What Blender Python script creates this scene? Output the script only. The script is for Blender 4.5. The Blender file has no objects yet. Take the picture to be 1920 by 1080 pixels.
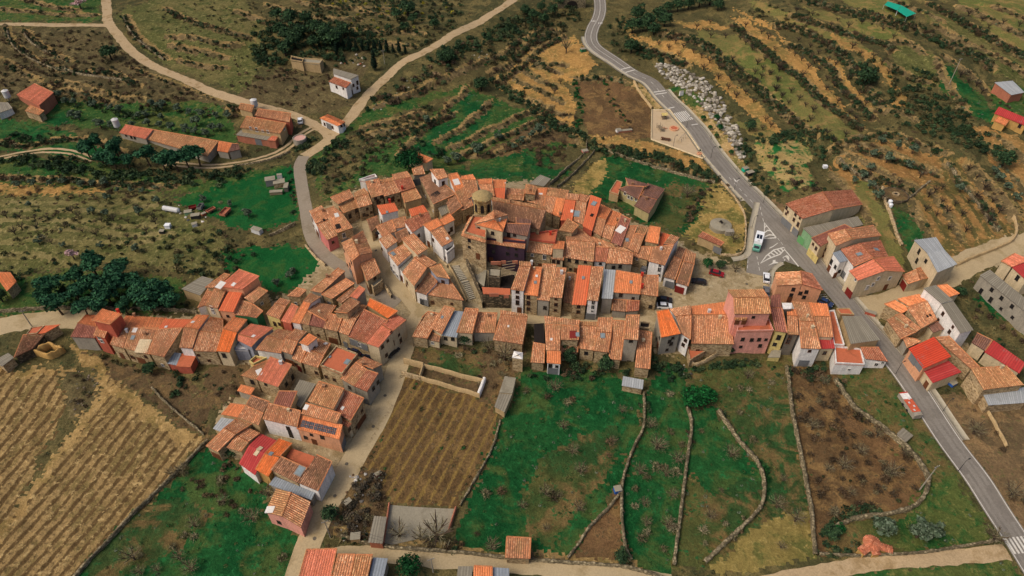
import bpy, bmesh, math, random
import numpy as np
from mathutils import Vector, Matrix
from mathutils.bvhtree import BVHTree
from mathutils.geometry import delaunay_2d_cdt

# ------------------------------------------------------------------ camera, sky, sun, exposure
SC = bpy.context.scene
COL = SC.collection
CAM_H, PITCH, FPX = 130.0, math.radians(42.7), 1281.0
cam_d = bpy.data.cameras.new('drone_camera')
cam = bpy.data.objects.new('drone_camera', cam_d)
COL.objects.link(cam)
cam.location = (0, 0, CAM_H)
cam.rotation_euler = (math.pi/2 - PITCH, 0, 0)
cam_d.sensor_width = 36.0
cam_d.lens = FPX/1920*36.0
cam_d.clip_start, cam_d.clip_end = 1.0, 5000.0
SC.camera = cam

SUN_EL, SUN_AZ = math.radians(52), math.radians(-112)     # azimuth from +Y towards +X
world = bpy.data.worlds.new('World'); SC.world = world; world.use_nodes = True
wn = world.node_tree.nodes; bg = wn['Background']
sky = wn.new('ShaderNodeTexSky'); sky.sky_type = 'NISHITA'; sky.sun_disc = False
sky.sun_elevation = SUN_EL; sky.sun_rotation = SUN_AZ % (2*math.pi)
sky.dust_density = 5.0; sky.ozone_density = 0.6; sky.air_density = 0.7
world.node_tree.links.new(sky.outputs[0], bg.inputs[0]); bg.inputs[1].default_value = 0.13
sun_d = bpy.data.lights.new('sun', 'SUN'); sun_d.energy = 1.25; sun_d.angle = math.radians(24)
sun_d.color = (1.0, 0.93, 0.82)
sun = bpy.data.objects.new('sun', sun_d); COL.objects.link(sun)
sv = Vector((math.sin(SUN_AZ)*math.cos(SUN_EL), math.cos(SUN_AZ)*math.cos(SUN_EL), math.sin(SUN_EL)))
sun.rotation_euler = sv.to_track_quat('Z', 'Y').to_euler()
sun.location = (-100, 100, 300)
SC.view_settings.view_transform = 'Standard'; SC.view_settings.look = 'None'
SC.view_settings.exposure = 0.24; SC.view_settings.gamma = 1.0
SC.view_settings.use_curve_mapping = False
SC.render.engine = 'CYCLES'
SC.cycles.max_bounces = 4; SC.cycles.diffuse_bounces = 3; SC.cycles.glossy_bounces = 2
SC.cycles.use_denoising = True

# ------------------------------------------------------------------ pixel -> world (photo pixels, 1920 x 1080)
ST, CT = math.sin(PITCH), math.cos(PITCH)
FR = {'A':(560,290,4),'B':(860,290,4),'C':(740,480,3.692),'D':(1200,460,4),'E':(120,480,4.5),'F':(360,480,4.5),
      'G':(360,660,3),'H':(1400,320,3.375),'I':(1500,560,3.857),'J':(1000,60,3.857),'K':(0,120,4),'L':(420,60,4),
      'M':(0,560,2.077),'N':(540,660,2.571),'O':(1400,640,2.4538),'Q':(1640,420,4.911),'S':(1600,600,5.4),
      'T':(1440,0,4),'U':(1440,180,4),'V':(1040,250,4.695),'X':(0,540,4.91),'Y':(0,300,3.085),'Z':(560,180,3.43),
      'W':(1380,330,5.4),'a':(1000,0,4),'b':(500,0,3.43),'c':(0,0,3.43),'d':(820,640,2.454),'e':(1160,660,2.5725),
      'f':(140,820,3.84),'P':(0,0,1)}
def fpx(fr, p):
    x0, y0, s = FR[fr]
    return (x0 + p[0]/s, y0 + p[1]/s)
def ray(px, py):
    x = (np.asarray(px, float)-960)/FPX; y = -(np.asarray(py, float)-540)/FPX
    return np.stack([x, y*ST+CT, y*CT-ST], -1)
def unp(px, py, z):
    d = ray(px, py); t = (np.asarray(z, float)-CAM_H)/d[..., 2]
    return np.stack([d[..., 0]*t, d[..., 1]*t, np.broadcast_to(z, t.shape)], -1)

# base terrain heights in metres at photo positions (plaza = 0)
CTRL = [(1330,520,0),(1440,460,0),(1380,560,-.5),(1560,545,0),(1640,630,-.6),(1700,705,-1.2),(1790,840,-2.5),(1900,1010,-4),(1960,1080,-4.5),
 (1372,332,.5),(1338,293,1),(1304,241,1.6),(1252,190,2.4),(1187,138,3.5),(1110,60,5),(1120,0,6.5),(1260,255,.8),(1150,330,-.5),(1200,380,0),
 (870,490,5.5),(900,380,6.5),(780,340,6),(700,400,4.5),(640,370,3.8),(600,420,2.4),(640,490,1.8),(700,540,.8),(790,585,-1.6),(740,470,3.4),
 (740,530,1.2),(960,430,4.6),(1050,420,3.2),(1150,450,2),(1230,480,.6),(1000,500,1.2),(1130,505,.4),(900,590,-2.2),(1000,605,-2.4),(1100,610,-2.2),(1220,610,-1.6),
 (900,650,-3.5),(1100,700,-4.4),(1300,680,-4.4),(1450,670,-4.2),(1560,690,-3.6),(1030,850,-6),(1230,900,-6.5),(1350,900,-6.6),(1470,900,-6.4),(1620,850,-5.4),
 (1000,1060,-7.5),(1300,1070,-7.5),(1550,1060,-6.6),(1740,1000,-5),(1640,740,-3.2),(1850,820,-2.2),(1860,660,-.5),(1760,560,.6),(1850,480,2.5),(1600,450,2),
 (760,650,-2.6),(725,740,-3.6),(680,830,-4.6),(630,920,-5.4),(570,1050,-6.4),(800,850,-5.2),(800,1000,-6.4),(560,830,-4),(430,760,-3.6),(400,660,-2.2),(520,620,-1),
 (450,560,.4),(560,560,.8),(620,560,.6),(250,600,-.4),(60,605,-.4),(200,700,-3.6),(330,680,-2.8),(90,680,-2.4),(380,820,-5),(60,800,-5),(150,1000,-6.4),(330,980,-7.2),
 (450,950,-6.4),(200,540,.6),(30,530,.5),(300,480,2.2),(100,420,3.4),(400,420,2.2),(530,380,1.5),(500,480,1.5),(565,310,2.2),(250,325,1.2),(30,300,2),(420,300,2.4),
 (330,250,4),(120,230,4.5),(560,230,4),(640,240,3.6),(620,170,6),(700,170,5),(470,150,7.5),(330,140,8),(180,140,8.5),(60,140,8.5),(200,40,13),(60,20,14),(400,50,12),
 (600,60,11),(800,50,9.5),(800,95,8),(940,15,9),(700,250,3),(850,220,2),(900,300,1),(1000,240,.5),(1000,140,2.5),(1000,60,5),(1060,220,0),(1090,290,-1),
 (1450,250,4.5),(1350,150,6.5),(1300,70,9),(1450,80,10.5),(1550,180,8.5),(1600,260,6),(1650,100,13),(1700,200,9),(1800,250,7.5),(1800,100,13.5),(1900,30,18),(1900,200,9.5),
 (1720,380,4.4),(1800,380,5),(1900,350,6),(1550,330,3),(1700,20,17),(1540,10,14),(-100,300,4),(-100,700,-3),(-100,50,14),(2020,300,8),(2020,700,0),(2020,50,18)]
_c = np.array(CTRL, float)
CXY = unp(_c[:, 0], _c[:, 1], _c[:, 2]); CZ = _c[:, 2]
def base_z(X, Y):
    X = np.asarray(X, float); Y = np.asarray(Y, float); sh = X.shape
    x = X.ravel(); y = Y.ravel(); out = np.empty(x.size)
    for i in range(0, x.size, 40000):
        d2 = (x[i:i+40000, None]-CXY[None, :, 0])**2 + (y[i:i+40000, None]-CXY[None, :, 1])**2
        w = 1.0/(d2+64.0)**2
        out[i:i+40000] = (w*CZ).sum(1)/w.sum(1)
    return out.reshape(sh)
def seg_dist(x, y, pl, signed=False):
    """distance from points to a polyline (n,2); sign is + on the far/left side"""
    best = np.full(x.shape, 1e9); sgn = np.ones(x.shape)
    for (ax, ay), (bx, by) in zip(pl[:-1], pl[1:]):
        dx, dy = bx-ax, by-ay; L2 = dx*dx+dy*dy+1e-9
        t = np.clip(((x-ax)*dx+(y-ay)*dy)/L2, 0, 1)
        d = np.hypot(x-ax-t*dx, y-ay-t*dy)
        m = d < best
        best = np.where(m, d, best)
        if signed: sgn = np.where(m, np.sign(dx*(y-ay)-dy*(x-ax)+1e-12), sgn)
    return best*sgn if signed else best
def base_ground(px, py):
    z = np.zeros(np.shape(px))
    for _ in range(12):
        p = unp(px, py, z); z = z*.3+.7*base_z(p[..., 0], p[..., 1])
    return unp(px, py, z)
def smooth_line(pts, step=1.5):
    """Catmull-Rom through 2D points, resampled"""
    p = np.array(pts, float); out = []
    n = len(p)
    for i in range(n-1):
        p0, p1, p2, p3 = p[max(i-1, 0)], p[i], p[i+1], p[min(i+2, n-1)]
        k = max(2, int(np.hypot(*(p2-p1))/step))
        t = np.linspace(0, 1, k, endpoint=False)[:, None]
        out.append(.5*((2*p1)+(-p0+p2)*t+(2*p0-5*p1+4*p2-p3)*t**2+(-p0+3*p1-3*p2+p3)*t**3))
    out.append(p[-1:])
    return np.concatenate(out)
def world_line(pixels, step=1.5, smooth=True):
    a = np.array(pixels, float); w = base_ground(a[:, 0], a[:, 1])[:, :2]
    if smooth: return smooth_line(w, step)
    out = []
    for p, q in zip(w[:-1], w[1:]):
        k = max(1, int(np.hypot(*(q-p))/step))
        out += [p+(q-p)*t for t in np.linspace(0, 1, k, endpoint=False)]
    return np.array(out+[w[-1]])
# ------------------------------------------------------------------ roads (photo pixels, half width in metres)
ROADS = {
 'main': ([(1121,-25),(1125,20),(1112,52),(1108,72),(1118,90),(1153,114),(1187,137),(1222,155),(1252,190),(1278,215),(1304,243),(1338,292),(1372,332),(1425,388),(1475,440),(1520,490),(1565,545),(1610,600),(1660,657),(1687,690),(1740,766),(1789,840),(1850,925),(1903,1007),(1955,1090)], 2.9),
 'hill': ([(196,-20),(201,20),(203,42),(228,75),(262,108),(300,130),(360,155),(420,180),(470,195),(540,213),(585,232),(618,256),(598,276),(570,293)], 2.0),
 'gully': ([(570,293),(562,312),(566,350),(574,395),(583,440),(606,476),(650,508),(700,545),(745,572)], 2.0),
 'ridge': ([(990,-20),(945,12),(880,50),(800,95),(740,130),(700,168),(668,207),(640,238),(618,256)], 2.1),
 'west': ([(-30,620),(20,608),(70,601),(130,598),(190,600)], 3.2),
 'south': ([(790,590),(762,640),(742,700),(712,775),(680,832),(645,895),(605,960),(575,1030),(555,1095)], 2.7),
 'lane': ([(565,1062),(640,1040),(720,1040),(830,1052),(980,1062),(1130,1073),(1260,1092)], 1.7),
 'lane2': ([(1400,1098),(1520,1078),(1600,1062),(1700,1050),(1800,1044),(1890,1036)], 1.6),
 'trackw': ([(-20,45),(60,46),(130,47),(200,48)], 1.5),
 'farm': ([(596,236),(566,252),(540,276),(500,295),(440,308),(380,312),(310,306)], 1.7),
 'field': ([(175,300),(130,285),(80,283),(30,290),(-20,300)], 1.5),
 'village': ([(690,415),(700,450),(715,490),(735,525),(765,558),(790,590)], 2.0),
 'lower': ([(790,590),(900,590),(1000,600),(1120,603),(1230,600),(1300,590)], 1.6),
 'eastlane': ([(1595,583),(1690,560),(1750,528),(1810,497),(1870,470),(1940,455)], 4.0),
}
RW = {k: (world_line(p), h) for k, (p, h) in ROADS.items()}
# terrace banks: photo pixel polylines (left to right = higher ground on the far side), step in metres
BANKS = [
 ([(1185,86),(1230,100),(1260,113),(1285,123)],1.0),
 ([(1240,65),(1300,76),(1340,100),(1375,130),(1410,155),(1455,200),(1500,235),(1528,258)],1.6),
 ([(1375,48),(1410,78),(1460,118),(1500,148),(1540,188),(1590,223),(1615,245)],1.3),
 ([(1480,83),(1525,106),(1560,134),(1580,168),(1610,200),(1633,223)],0.9),
 ([(1455,49),(1500,56),(1550,85),(1585,111),(1605,140),(1625,173),(1653,205)],1.5),
 ([(1485,31),(1540,51),(1595,68),(1650,83),(1673,93)],1.2),
 ([(1505,0),(1610,26),(1670,46),(1735,61),(1810,96),(1860,128)],1.8),
 ([(1740,8),(1810,48),(1875,84),(1925,113)],1.4),
 ([(1560,285),(1600,268),(1650,255),(1700,265),(1770,290)],1.0),
 ([(1600,280),(1650,295),(1700,308),(1760,325)],.9),
 ([(1575,300),(1620,325),(1680,345),(1720,360)],.9),
 ([(1775,305),(1800,335),(1840,380),(1868,430)],1.2),
 ([(10,50),(15,70),(40,95),(80,118),(130,138),(200,138),(260,165)],1.2),
 ([(45,60),(70,85),(100,105),(130,118)],.8),
 ([(232,32),(250,65),(275,88),(310,110)],.9),
 ([(310,18),(350,38),(410,58),(470,75)],.9),
 ([(0,270),(60,275),(150,262),(230,290)],.8),
 ([(0,335),(100,338),(180,345),(260,350),(330,352)],.8),
 ([(560,235),(520,225),(470,210),(430,200)],.9),
 ([(930,150),(960,135),(1010,95),(1060,65)],1.1),
 ([(960,110),(1000,80),(1040,60)],.8),
 ([(1000,105),(1020,125),(1045,140)],.7),
 ([(1005,200),(1035,225),(1070,245),(1085,262)],1.0),
 ([(1130,280),(1180,293),(1230,308),(1300,328),(1345,340)],1.4),
 ([(1080,150),(1130,148),(1170,155)],.8),
 ([(720,265),(790,240),(850,215)],.8),
 ([(870,290),(930,262),(1000,230),(1035,205)],.9),
 ([(640,1005),(760,1030),(900,1042),(1050,1056),(1180,1066)],.6),
]
BW = [(world_line(p, 3.0), s) for p, s in BANKS]
BANKS2 = [ # further contour banks, step in metres
 ([(315,70),(350,73),(379,76),(423,85),(449,87)],.8), ([(321,87),(356,96),(388,102),(423,108)],.7), ([(335,114),(379,125),(423,128)],.7), ([(-30,108),(0,114),(17,122),(38,137),(70,150)],.7),
 ([(108,154),(146,163),(190,175),(233,187),(262,187)],.8), ([(0,17),(58,23),(96,26),(180,29)],.6), ([(38,0),(76,9),(105,15),(140,22)],.6), ([(60,150),(100,165),(150,178),(210,190)],.6), ([(250,130),(300,150),(350,170),(410,190)],.5),
 ([(500,9),(529,17),(558,26),(587,32),(622,35),(675,38)],1.0), ([(550,0),(582,9),(617,15),(675,17),(742,19)],.9), ([(675,20),(710,29),(742,31)],.7), ([(663,73),(704,79),(748,85),(777,87)],.8), ([(440,20),(470,32),(500,45),(520,60)],.7), ([(620,55),(680,58),(740,62),(790,66)],.7),
 ([(792,169),(835,149),(870,137),(908,117),(952,99),(996,73),(1019,55)],1.0), ([(704,201),(762,181),(806,163)],.8), ([(681,242),(719,233),(762,224),(792,216)],.7), ([(686,254),(722,248),(751,242),(770,233)],.6),
 ([(751,292),(777,262),(809,233),(835,210),(876,166)],.8), ([(821,268),(864,242),(902,210),(920,192)],.8), ([(847,280),(908,251),(966,224),(1001,204)],.9), ([(873,291),(923,289),(966,271),(1025,248),(1060,233)],.7),
 ([(920,137),(966,111),(996,87),(1019,73),(1054,58)],1.0), ([(978,111),(984,125),(1001,143),(1025,157),(1042,163)],1.0), ([(996,99),(1001,117),(1013,125),(1039,122),(1060,125)],.9), ([(955,128),(964,146),(990,163),(1025,181),(1054,192)],1.0), ([(940,150),(960,172),(990,190),(1030,206),(1060,220)],.8),
 ([(1752,47),(1790,70),(1830,90),(1865,105),(1890,120),(1930,145)],1.1), ([(1797,15),(1840,32),(1865,42),(1890,55),(1930,78)],1.1), ([(1865,15),(1890,22),(1930,42)],.9), ([(1670,0),(1700,12),(1735,25),(1760,40)],.9),
 ([(1667,97),(1680,82),(1710,80),(1727,100)],1.0), ([(1665,120),(1690,135),(1715,150),(1740,155)],.8), ([(1752,112),(1765,140),(1780,160),(1795,190),(1810,217)],.9), ([(1770,105),(1800,130),(1830,150),(1850,175)],.7), ([(1600,200),(1640,215),(1680,215),(1720,230)],.8),
 ([(1580,287),(1615,302),(1655,322),(1690,340),(1720,352)],1.0), ([(1605,272),(1640,280),(1690,300),(1735,315),(1762,320)],1.0), ([(1577,300),(1602,315),(1630,337),(1657,355)],.9), ([(1562,320),(1580,340),(1595,360),(1615,395),(1630,425)],.8),
 ([(1747,360),(1762,380),(1775,405),(1790,430),(1802,450)],.8), ([(1810,315),(1830,335),(1850,360),(1875,387),(1895,410),(1912,425)],1.0), ([(1825,320),(1855,345),(1880,375),(1902,405)],.8), ([(1705,370),(1720,405),(1735,430),(1742,445)],.8),
 
 ([(1840,270),(1870,300),(1900,340),(1930,380)],.7), ([(1860,255),(1900,285),(1940,320)],.7),
]
FAINT = [([(0,413),(97,412),(194,420),(292,425)],.4), ([(0,430),(97,428),(194,435),(324,439)],.4), ([(0,452),(97,449),(181,455),(292,449)],.4), ([(0,475),(80,481),(150,498)],.4), ([(0,397),(97,394),(194,397),(292,384)],.4), ([(0,383),(90,380),(190,384),(280,372)],.4)]
B2W = [(world_line(p, 3.0), s) for p, s in BANKS2]; FW = [(world_line(p, 3.0), s) for p, s in FAINT]
ALLB = BW+B2W+FW
VILLAGE = [(590,395),(690,345),(780,322),(870,335),(1000,340),(1110,375),(1300,470),(1400,505),(1450,515),(1550,590),(1640,680),(1560,672),(1480,650),(1240,665),(1225,640),(1215,665),(1010,660),(990,600),(975,625),(780,632),(750,690),(700,775),(600,980),(510,955),(520,905),(405,835),(410,780),(470,690),(150,640),(140,610),(180,590),(365,595),(380,565),(440,520),(520,565),(600,505),(605,470)]
def pip(x, y, poly):
    poly = np.asarray(poly); inside = np.zeros(x.shape, bool)
    x0, y0 = poly[:, 0], poly[:, 1]; j = len(poly)-1
    for i in range(len(poly)):
        c = (y0[i] > y) != (y0[j] > y)
        with np.errstate(divide='ignore', invalid='ignore'):
            xi = (x0[j]-x0[i])*(y-y0[i])/(y0[j]-y0[i]+1e-12)+x0[i]
        inside ^= c & (x < xi); j = i
    return inside
def wpoly(pixels):
    a = np.array(pixels, float); return base_ground(a[:, 0], a[:, 1])[:, :2]
VPOLY = wpoly(VILLAGE)
FLATS = [VPOLY, wpoly([(1208,198),(1262,196),(1335,300),(1318,308),(1210,278)]), wpoly([(1395,385),(1430,380),(1480,430),(1560,525),(1560,545),(1440,575),(1370,580),(1360,480)]), wpoly([(722,940),(868,945),(848,1012),(715,1025)])]
_rs = np.random.RandomState(7)
_ph = _rs.rand(24)*6.28; _kx = _rs.randn(24)*.9; _ky = _rs.randn(24)*.9
def tz(X, Y, detail=True):
    X = np.asarray(X, float); Y = np.asarray(Y, float)
    z = base_z(X, Y)
    mask = np.ones(z.shape)
    for w, h in RW.values():
        lo, hi = w.min(0)-14, w.max(0)+14
        m = (X > lo[0]) & (X < hi[0]) & (Y > lo[1]) & (Y < hi[1])
        if m.any():
            d = seg_dist(X[m], Y[m], w[::3] if len(w) > 8 else w)
            mask[m] = np.minimum(mask[m], np.clip((d-h-2.2)/5, 0, 1))
    for fp in FLATS: mask[pip(X, Y, fp)] = 0
    for w, s in ALLB:
        lo, hi = w.min(0)-22, w.max(0)+22
        m = (X > lo[0]) & (X < hi[0]) & (Y > lo[1]) & (Y < hi[1])
        if m.any():
            d = seg_dist(X[m], Y[m], w, True); ad = np.abs(d)
            t = np.clip((d+.9)/1.8, 0, 1); t = t*t*(3-2*t)
            z[m] += (t-.5)*s*np.clip(1-ad/20, 0, 1)*mask[m]
    if detail:
        n = np.zeros(z.shape)
        for i in range(24): n += np.sin(X*_kx[i]*.9+Y*_ky[i]*.9+_ph[i])
        z = z+n*.035*mask
    return z
def ground(px, py):
    """photo pixel -> point on the terrain"""
    px = np.asarray(px, float); py = np.asarray(py, float)
    z = base_ground(px, py)[..., 2]
    for _ in range(5):
        p = unp(px, py, z); z = .5*z+.5*tz(p[..., 0], p[..., 1])
    p = unp(px, py, z)
    p[..., 2] = tz(p[..., 0], p[..., 1])
    return p
def gpt(fr, x, y):
    a, b = fpx(fr, (x, y)); p = ground(np.array([a]), np.array([b]))[0]
    return Vector(p)

# ------------------------------------------------------------------ helpers: objects and meshes
def tag(o, label=None, cat=None, group=None, kind=None):
    if label: o['label'] = label
    if cat: o['category'] = cat
    if group: o['group'] = group
    if kind: o['kind'] = kind
    return o
def link(o, parent=None):
    COL.objects.link(o)
    if parent is not None: o.parent = parent
    return o
def empty(name, loc, label=None, cat=None, group=None, rz=0.0):
    o = bpy.data.objects.new(name, None); o.location = loc; o.rotation_euler = (0, 0, rz); o.empty_display_size = .3
    return tag(link(o), label, cat, group)
def mesh_np(name, verts, faces_flat, fsize, mats, parent=None, loc=None, fmat=None, fcol=None, smooth=False, kind=None):
    """big mesh from arrays; faces all of size fsize"""
    me = bpy.data.meshes.new(name)
    v = np.asarray(verts, np.float32).reshape(-1, 3); f = np.asarray(faces_flat, np.int32).ravel(); nf = len(f)//fsize
    me.vertices.add(len(v)); me.vertices.foreach_set('co', v.ravel())
    me.loops.add(len(f)); me.loops.foreach_set('vertex_index', f)
    me.polygons.add(nf); me.polygons.foreach_set('loop_start', np.arange(0, len(f), fsize, dtype=np.int32))
    if smooth: me.polygons.foreach_set('use_smooth', np.ones(nf, bool))
    for m in (mats if isinstance(mats, (list, tuple)) else [mats]): me.materials.append(m)
    if fmat is not None: me.polygons.foreach_set('material_index', np.asarray(fmat, np.int32))
    me.update(calc_edges=True)
    if fcol is not None:
        at = me.attributes.new('tint', 'FLOAT_COLOR', 'FACE')
        c = np.ones((nf, 4), np.float32); c[:, :3] = fcol; at.data.foreach_set('color', c.ravel())
    o = bpy.data.objects.new(name, me)
    if loc is not None: o.location = loc
    link(o, parent)
    if kind: o['kind'] = kind
    return o
class MB:
    """collects simple shapes into one mesh"""
    def __init__(s): s.v = []; s.f = []; s.m = []; s.mi = 0
    def add(s, vs, fs):
        b = len(s.v); s.v += [tuple(p) for p in vs]; s.f += [tuple(b+i for i in f) for f in fs]; s.m += [s.mi]*len(fs); return s
    def box(s, c, d, rz=0.0, top=1.0):
        x, y, z = d[0]/2, d[1]/2, d[2]/2; ca, sa = math.cos(rz), math.sin(rz); vs = []
        for k, sc in ((-1, 1), (1, top)):
            for i, j in ((-1, -1), (1, -1), (1, 1), (-1, 1)):
                a, b = i*x*sc, j*y*sc
                vs.append((c[0]+a*ca-b*sa, c[1]+a*sa+b*ca, c[2]+k*z))
        return s.add(vs, [(3, 2, 1, 0), (4, 5, 6, 7), (0, 1, 5, 4), (1, 2, 6, 5), (2, 3, 7, 6), (3, 0, 4, 7)])
    def tube(s, pts, rad, n=6, cap=True):
        P = [Vector(p) for p in pts]; R = rad if isinstance(rad, (list, tuple)) else [rad]*len(P); vs = []; fs = []
        for i, p in enumerate(P):
            t = (P[min(i+1, len(P)-1)]-P[max(i-1, 0)]).normalized()
            u = t.cross(Vector((0, 0, 1)) if abs(t.z) < .9 else Vector((1, 0, 0))).normalized(); w = t.cross(u)
            for k in range(n):
                a = 2*math.pi*k/n; vs.append(p+(u*math.cos(a)+w*math.sin(a))*R[i])
        for i in range(len(P)-1):
            for k in range(n):
                fs.append((i*n+k, i*n+(k+1) % n, (i+1)*n+(k+1) % n, (i+1)*n+k))
        if cap: fs += [tuple(range(n)), tuple((len(P)-1)*n+k for k in reversed(range(n)))]
        return s.add(vs, fs)
    def lathe(s, c, prof, n=16):
        vs = []; fs = []
        for r, z in prof:
            for k in range(n):
                a = 2*math.pi*k/n; vs.append((c[0]+r*math.cos(a), c[1]+r*math.sin(a), c[2]+z))
        for i in range(len(prof)-1):
            for k in range(n): fs.append((i*n+k, i*n+(k+1) % n, (i+1)*n+(k+1) % n, (i+1)*n+k))
        fs += [tuple(reversed(range(n))), tuple((len(prof)-1)*n+k for k in range(n))]
        return s.add(vs, fs)
    def mesh(s, name, mats):
        me = bpy.data.meshes.new(name); me.from_pydata(s.v, [], s.f)
        ms = mats if isinstance(mats, (list, tuple)) else [mats]
        for m in ms: me.materials.append(m)
        if len(ms) > 1: me.polygons.foreach_set('material_index', s.m)
        bm = bmesh.new(); bm.from_mesh(me); bmesh.ops.recalc_face_normals(bm, faces=bm.faces); bm.to_mesh(me); bm.free()
        me.update(); return me
    def build(s, name, mats, parent=None, loc=(0, 0, 0), rz=0.0, label=None, kind=None):
        o = bpy.data.objects.new(name, s.mesh(name, mats)); o.location = loc; o.rotation_euler = (0, 0, rz)
        link(o, parent); return tag(o, label, kind=kind)
def place(name, me, parent=None, loc=(0, 0, 0), rot=(0, 0, 0), sc=None):
    o = bpy.data.objects.new(name, me); o.location = loc; o.rotation_euler = rot
    if sc is not None: o.scale = sc
    return link(o, parent)
KIDS = {}
def copy_tree(o, parent=None):
    c = o.copy(); link(c)
    if parent is not None: c.parent = parent
    for ch in list(o.children): copy_tree(ch, c)
    return c

# ------------------------------------------------------------------ materials
MATS = {}
def nodes(name):
    m = bpy.data.materials.new(name); m.use_nodes = True; nt = m.node_tree
    b = nt.nodes['Principled BSDF']; b.inputs['Roughness'].default_value = .9
    b.inputs['Specular IOR Level'].default_value = .2
    MATS[name] = m
    return m, nt, b
def N(nt, t, **kw):
    n = nt.nodes.new(t)
    for k, v in kw.items(): setattr(n, k, v)
    return n
def noise(nt, vec, scale, detail=3.0, rough=.6, dist=0.0):
    n = N(nt, 'ShaderNodeTexNoise'); n.inputs['Scale'].default_value = scale; n.inputs['Detail'].default_value = detail
    n.inputs['Roughness'].default_value = rough; n.inputs['Distortion'].default_value = dist
    nt.links.new(vec, n.inputs['Vector']); return n.outputs['Fac']
def ramp(nt, fac, a, b):
    r = N(nt, 'ShaderNodeMapRange'); r.interpolation_type = 'SMOOTHSTEP'
    nt.links.new(fac, r.inputs[0]); r.inputs[1].default_value = a; r.inputs[2].default_value = b; return r.outputs[0]
def mix(nt, fac, a, b, mode='MIX'):
    m = N(nt, 'ShaderNodeMix', data_type='RGBA', blend_type=mode)
    for i, x in ((0, fac), (6, a), (7, b)):
        if hasattr(x, 'is_output'): nt.links.new(x, m.inputs[i])
        elif i == 0: m.inputs[0].default_value = x
        else: m.inputs[i].default_value = (*x, 1)
    return m.outputs[2]
def math_n(nt, op, a, b=0.0):
    m = N(nt, 'ShaderNodeMath', operation=op)
    for i, x in ((0, a), (1, b)):
        if hasattr(x, 'is_output'): nt.links.new(x, m.inputs[i])
        else: m.inputs[i].default_value = x
    return m.outputs[0]
def bump(nt, b, h, strength=.5, dist=.1):
    n = N(nt, 'ShaderNodeBump'); n.inputs['Strength'].default_value = strength; n.inputs['Distance'].default_value = dist
    nt.links.new(h, n.inputs['Height']); nt.links.new(n.outputs[0], b.inputs['Normal'])
def vmul(nt, col, fac, lo, hi):
    """multiply a colour by a grey between lo and hi"""
    r = N(nt, 'ShaderNodeMapRange'); nt.links.new(fac, r.inputs[0]); r.inputs[1].default_value = .3; r.inputs[2].default_value = .7
    r.inputs[3].default_value = lo; r.inputs[4].default_value = hi; r.clamp = False
    c = N(nt, 'ShaderNodeCombineColor')
    for i in range(3): nt.links.new(r.outputs[0], c.inputs[i])
    return mix(nt, 1.0, col, c.outputs[0], 'MULTIPLY')
def ground_mat(name, cols, k=(.035, .16, .6), rows=None, contrast=.5, bias=(.42, .58), spots=None):
    """cols: base, second, third, fleck; rows: (angle, pitch m, colour, duty, raggedness)"""
    m, nt, b = nodes(name)
    pos = N(nt, 'ShaderNodeNewGeometry').outputs['Position']
    n1, n2, n3, n4 = noise(nt, pos, k[0], 5, .6), noise(nt, pos, k[1], 5, .65, .6), noise(nt, pos, k[2], 4, .7), noise(nt, pos, 2.2, 4, .75)
    c = mix(nt, ramp(nt, n1, *bias), cols[0], cols[1])
    c = mix(nt, ramp(nt, n2, .47, .62), c, cols[2])
    if rows:
        ang, pitch, rc, duty, rag = rows
        s = N(nt, 'ShaderNodeSeparateXYZ'); nt.links.new(pos, s.inputs[0])
        d = math_n(nt, 'ADD', math_n(nt, 'MULTIPLY', s.outputs[0], -math.sin(ang)/pitch), math_n(nt, 'MULTIPLY', s.outputs[1], math.cos(ang)/pitch))
        d = math_n(nt, 'ADD', d, math_n(nt, 'MULTIPLY', n2, .10))
        f = math_n(nt, 'ABSOLUTE', math_n(nt, 'SUBTRACT', math_n(nt, 'FRACT', d), .5))
        f = math_n(nt, 'ADD', f, math_n(nt, 'MULTIPLY', math_n(nt, 'SUBTRACT', n3, .5), rag))
        c = mix(nt, ramp(nt, f, duty/2+.09, duty/2-.09), c, rc)
    if len(cols) > 3: c = mix(nt, ramp(nt, n3, .55, .68), c, cols[3])
    c = vmul(nt, c, n3, 1-contrast*.5, 1+contrast*.5)
    c = vmul(nt, c, n4, 1-contrast*.6, 1+contrast*.6)
    nt.links.new(c, b.inputs['Base Color'])
    b.inputs['Specular IOR Level'].default_value = .05
    bump(nt, b, math_n(nt, 'ADD', n4, math_n(nt, 'MULTIPLY', n3, 2.0)), .7, .35)
    return m
def plain(name, c, rough=.85, var=.25, scale=.5, stain=None, spec=.2, fine=3.0, metal=0.0, streak=0.0):
    m, nt, b = nodes(name)
    pos = N(nt, 'ShaderNodeNewGeometry').outputs['Position']
    n1, n2 = noise(nt, pos, scale, 5, .65), noise(nt, pos, fine, 3, .6)
    col = mix(nt, ramp(nt, n1, .5, .68), c, stain) if stain else mix(nt, 0.0, c, c)
    col = vmul(nt, col, n1, 1-var*.5, 1+var*.5); col = vmul(nt, col, n2, 1-var*.6, 1+var*.6)
    if streak:
        mp = N(nt, 'ShaderNodeMapping'); mp.inputs['Scale'].default_value = (1, 1, .12); nt.links.new(pos, mp.inputs[0])
        col = vmul(nt, col, noise(nt, mp.outputs[0], 1.3, 5, .7), 1-streak, 1+streak*.6)
    nt.links.new(col, b.inputs['Base Color']); b.inputs['Roughness'].default_value = rough
    b.inputs['Specular IOR Level'].default_value = spec; b.inputs['Metallic'].default_value = metal
    bump(nt, b, n2, .3, .05)
    return m
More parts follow.
